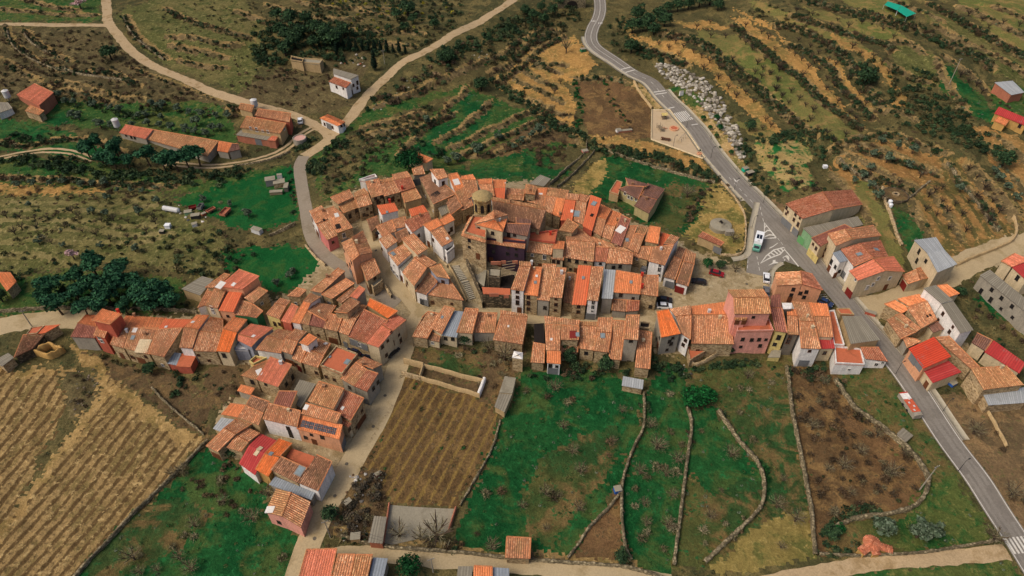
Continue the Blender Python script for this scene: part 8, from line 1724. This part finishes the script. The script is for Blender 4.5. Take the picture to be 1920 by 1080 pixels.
# ------------------------------------------------------------------ scrap yard and odds and ends
a, b_ = gpt('Y', 947, 293), gpt('Y', 1043, 306); m_ = (a+b_)/2; r = empty('gas_tank', m_, 'long white cylindrical tank lying in the scrap yard', 'tank', None, math.atan2(b_.y-a.y, b_.x-a.x)); Lg = (b_-a).length
b = MB(); b.tube([(-Lg/2,0,1.0),(-Lg/2+.4,0,1.0),(Lg/2-.4,0,1.0),(Lg/2,0,1.0)], [.3,.8,.8,.3], 14); b.build('drum', MATS['silo'], r)
for x in (-Lg*.3, Lg*.3): b = MB(); b.box((x,0,.2),(.3,1.2,.6)); b.build('cradle', MATS['metal_grey'], r)
def trailer(fr, x, y, rz, mat, label, d=(2.6,1.5,.6)):
    p = gpt(fr, x, y); r = empty('trailer', p, label, 'trailer', None, rz); b = MB(); b.box((0,0,.62),(d[0],d[1],.1)); b.build('bed', mat, r)
    for s in (-1,1): b = MB(); b.box((0,s*d[1]/2,.9),(d[0],.06,d[2])); b.build('side_board', mat, r); b = MB(); b.box((s*d[0]/2,0,.9),(.06,d[1]-.1,d[2])); b.build('end_board', mat, r); b = MB(); b.tube([(0,s*d[1]*.52-.08,.36),(0,s*d[1]*.52+.08,.36)], .36, 10); b.build('wheel', MATS['rubber'], r)
    b = MB(); b.tube([(d[0]/2,0,.55),(d[0]/2+1.1,0,.45)], .05, 5); b.build('drawbar', MATS['metal_dark'], r)
trailer('Y',1307,312,1.3,MATS['w_brick'],'rust red farm trailer on the bright lawn of the scrap yard',(3.6,2.0,.8)); trailer('Y',1224,300,.9,MATS['w_brick'],'narrow rust red cart beside the rust red trailer',(2.8,1.2,.5)); trailer('Y',1118,285,.4,MATS['door_red'],'dark red cart by the grey thicket of the scrap yard',(2.2,1.4,.6)); trailer('Y',1165,282,1.5,MATS['bluesheet_m'] if 'bluesheet_m' in MATS else MATS['metal_grey'],'grey tipping cart with a pale board in the scrap yard',(2.4,1.3,1.0))
def crate(fr, x, y, d, mat, label, rz=0.0, cat='crate', nm='crate'):
    p = gpt(fr, x, y); r = empty(nm, p, label, cat, None, rz); b = MB(); b.box((0,0,d[2]/2),d,0,.94); b.build('box', mat, r); b = MB(); b.box((0,0,d[2]+.05),(d[0]*1.04,d[1]*1.04,.1)); b.build('lid', MATS['flat_conc'] if mat != CARP['white'] else mat, r)
crate('Y',1092,312,(2.2,1.6,1.0),MATS['w_greenwall'],'pale green crate in the middle of the scrap yard',.3); crate('Y',1135,335,(2.6,1.6,1.2),MATS['metal_dark'],'dark grey box at the foot of the scrap yard track',.2); crate('Y',975,392,(1.6,1.4,1.2),CARP['white'],'white box alone on the grassy slope'); crate('Y',940,420,(1.4,1.2,.8),MATS['metal_dark'],'black box beside the white box on the grassy slope'); crate('Y',1490,420,(3.2,1.6,1.5),MATS['silo'],'pale cylinder shaped bin at the lawn hedge',-.4); crate('Y',1180,318,(1.4,1.0,.7),MATS['w_red'],'small red and white crate in the scrap yard',.8); crate('Y',1128,380,(1.6,1.2,1.0),MATS['w_white'],'white heap box at the foot of the scrap yard',.5)
crate('Y',1570,140,(3.2,2.4,2.2),MATS['metal_grey'],'grey allotment shed with a pale lid on the bright lawn',.3,'shed','shed'); crate('Y',1620,150,(3.6,2.6,1.8),MATS['w_stone'],'low allotment pen of stone and boards on the bright lawn',.3,'pen','pen'); crate('Y',1620,105,(1.6,1.2,1.4),MATS['w_white'],'white and red hutch behind the allotment pen',.2); crate('Y',1600,195,(4.0,1.4,1.0),MATS['wood_beam'],'long wooden hutch in front of the allotment pen',.1); crate('Y',1660,170,(1.4,3.0,1.6),MATS['w_darkgrey'],'dark lean-to hutch at the side of the allotment pen',.1)
crate('N',330,905,(2.0,1.6,1.6),MATS['w_tanwall'],'cream block hut among the rubble yard junk',.1); crate('N',437,595,(1.4,.9,.9),MATS['door_red'],'red bin at the edge of the second vineyard',.6,'bin','bin'); crate('N',290,730,(1.6,1.2,.9),MATS['w_ochre'],'ochre wooden box in the rubble yard',.8)
crate('V',265,178,(2.2,1.6,1.4),MATS['w_roseate'],'red patched hutch beside the climbing lane',.3); crate('J',660,722,(5.5,1.2,.7),MATS['w_brick'],'low brick trough at the end of the dug field',.2,'trough','trough'); crate('J',615,722,(1.8,1.4,1.0),MATS['w_white'],'white sack heap beside the brick trough',.2,'heap','heap'); crate('U',425,540,(1.4,1.2,1.0),CARP['white'],'white box in the brambles below the vegetable plot'); crate('V',1675,330,(2.0,1.6,1.2),MATS['net_green'],'green and white recycling bin by the road',.4,'bin','bin'); crate('V',1715,365,(2.6,1.6,1.2),MATS['metal_dark'],'dark bin beside the green recycling bin',.4,'bin','bin')
crate('I',505,115,(2.6,1.2,1.0),MATS['w_red'],'red farm implement box beside the east lane',-.5); crate('S',1000,655,(1.8,1.2,.8),plain('tarp_blue', S(40,84,150), .6, .2),'blue tarpaulin heap behind the lower garage',.5,'heap','heap'); crate('d',828,690,(1.6,1.4,1.2),MATS['tarp_blue'],'blue covered hatch where two meadow walls meet',.2); crate('a',372,385,(2.4,1.6,1.2),MATS['w_green'],'dark green bin on the bank of the bend',.4,'bin','bin'); crate('J',1068,458,(1.6,.6,1.8),MATS['w_white'],'white information board in the roadside garden',.3,'board','board')
for q, l in (((1100,118),'on the wall of the east terrace'),):
    pass
scatter('junk_heap', with_z(in_poly([(655,885),(700,885),(725,905),(700,935),(670,945),(640,920)], .5)), STONES, .4, 1.1, [S(150,144,134), S(90,84,76), S(190,184,172), S(110,84,60)], leafvar=.1)
scatter('junk_heap', with_z(in_poly([(625,1000),(660,985),(690,990),(690,1018),(640,1015)], .5)), STONES, .3, .9, [S(150,144,134), S(90,84,76), S(190,184,172)], leafvar=.1)
scatter('junk_heap', with_z(in_poly([(1840,655),(1880,665),(1885,690),(1850,680)], .6)), STONES, .4, 1.2, [S(150,144,134), S(70,66,60), S(190,184,172)], leafvar=.1)
scatter('junk_heap', with_z(in_poly([(335,385),(380,385),(390,420),(340,415)], .15)), STONES, .4, 1.2, [S(150,144,134), S(120,60,44), S(190,184,172), S(70,70,70)], leafvar=.1)
scatter('rubble_patch', with_z(in_poly([(600,85),(680,95),(690,125),(640,120)], .12)), STONES, .4, 1.4, [S(170,160,144), S(150,90,64), S(120,112,98)], leafvar=.1)
scatter('rubble_patch', with_z(in_poly([(120,690),(180,690),(185,730),(140,780)], .4)), STONES, .25, .7, [S(120,108,92), S(100,88,74)], leafvar=.1)
scatter('rubble_patch', with_z(in_poly([(1265,690),(1290,680),(1300,700),(1275,705)], .8)), STONES, .4, 1.0, [S(180,174,162), S(90,84,76)], leafvar=.1)
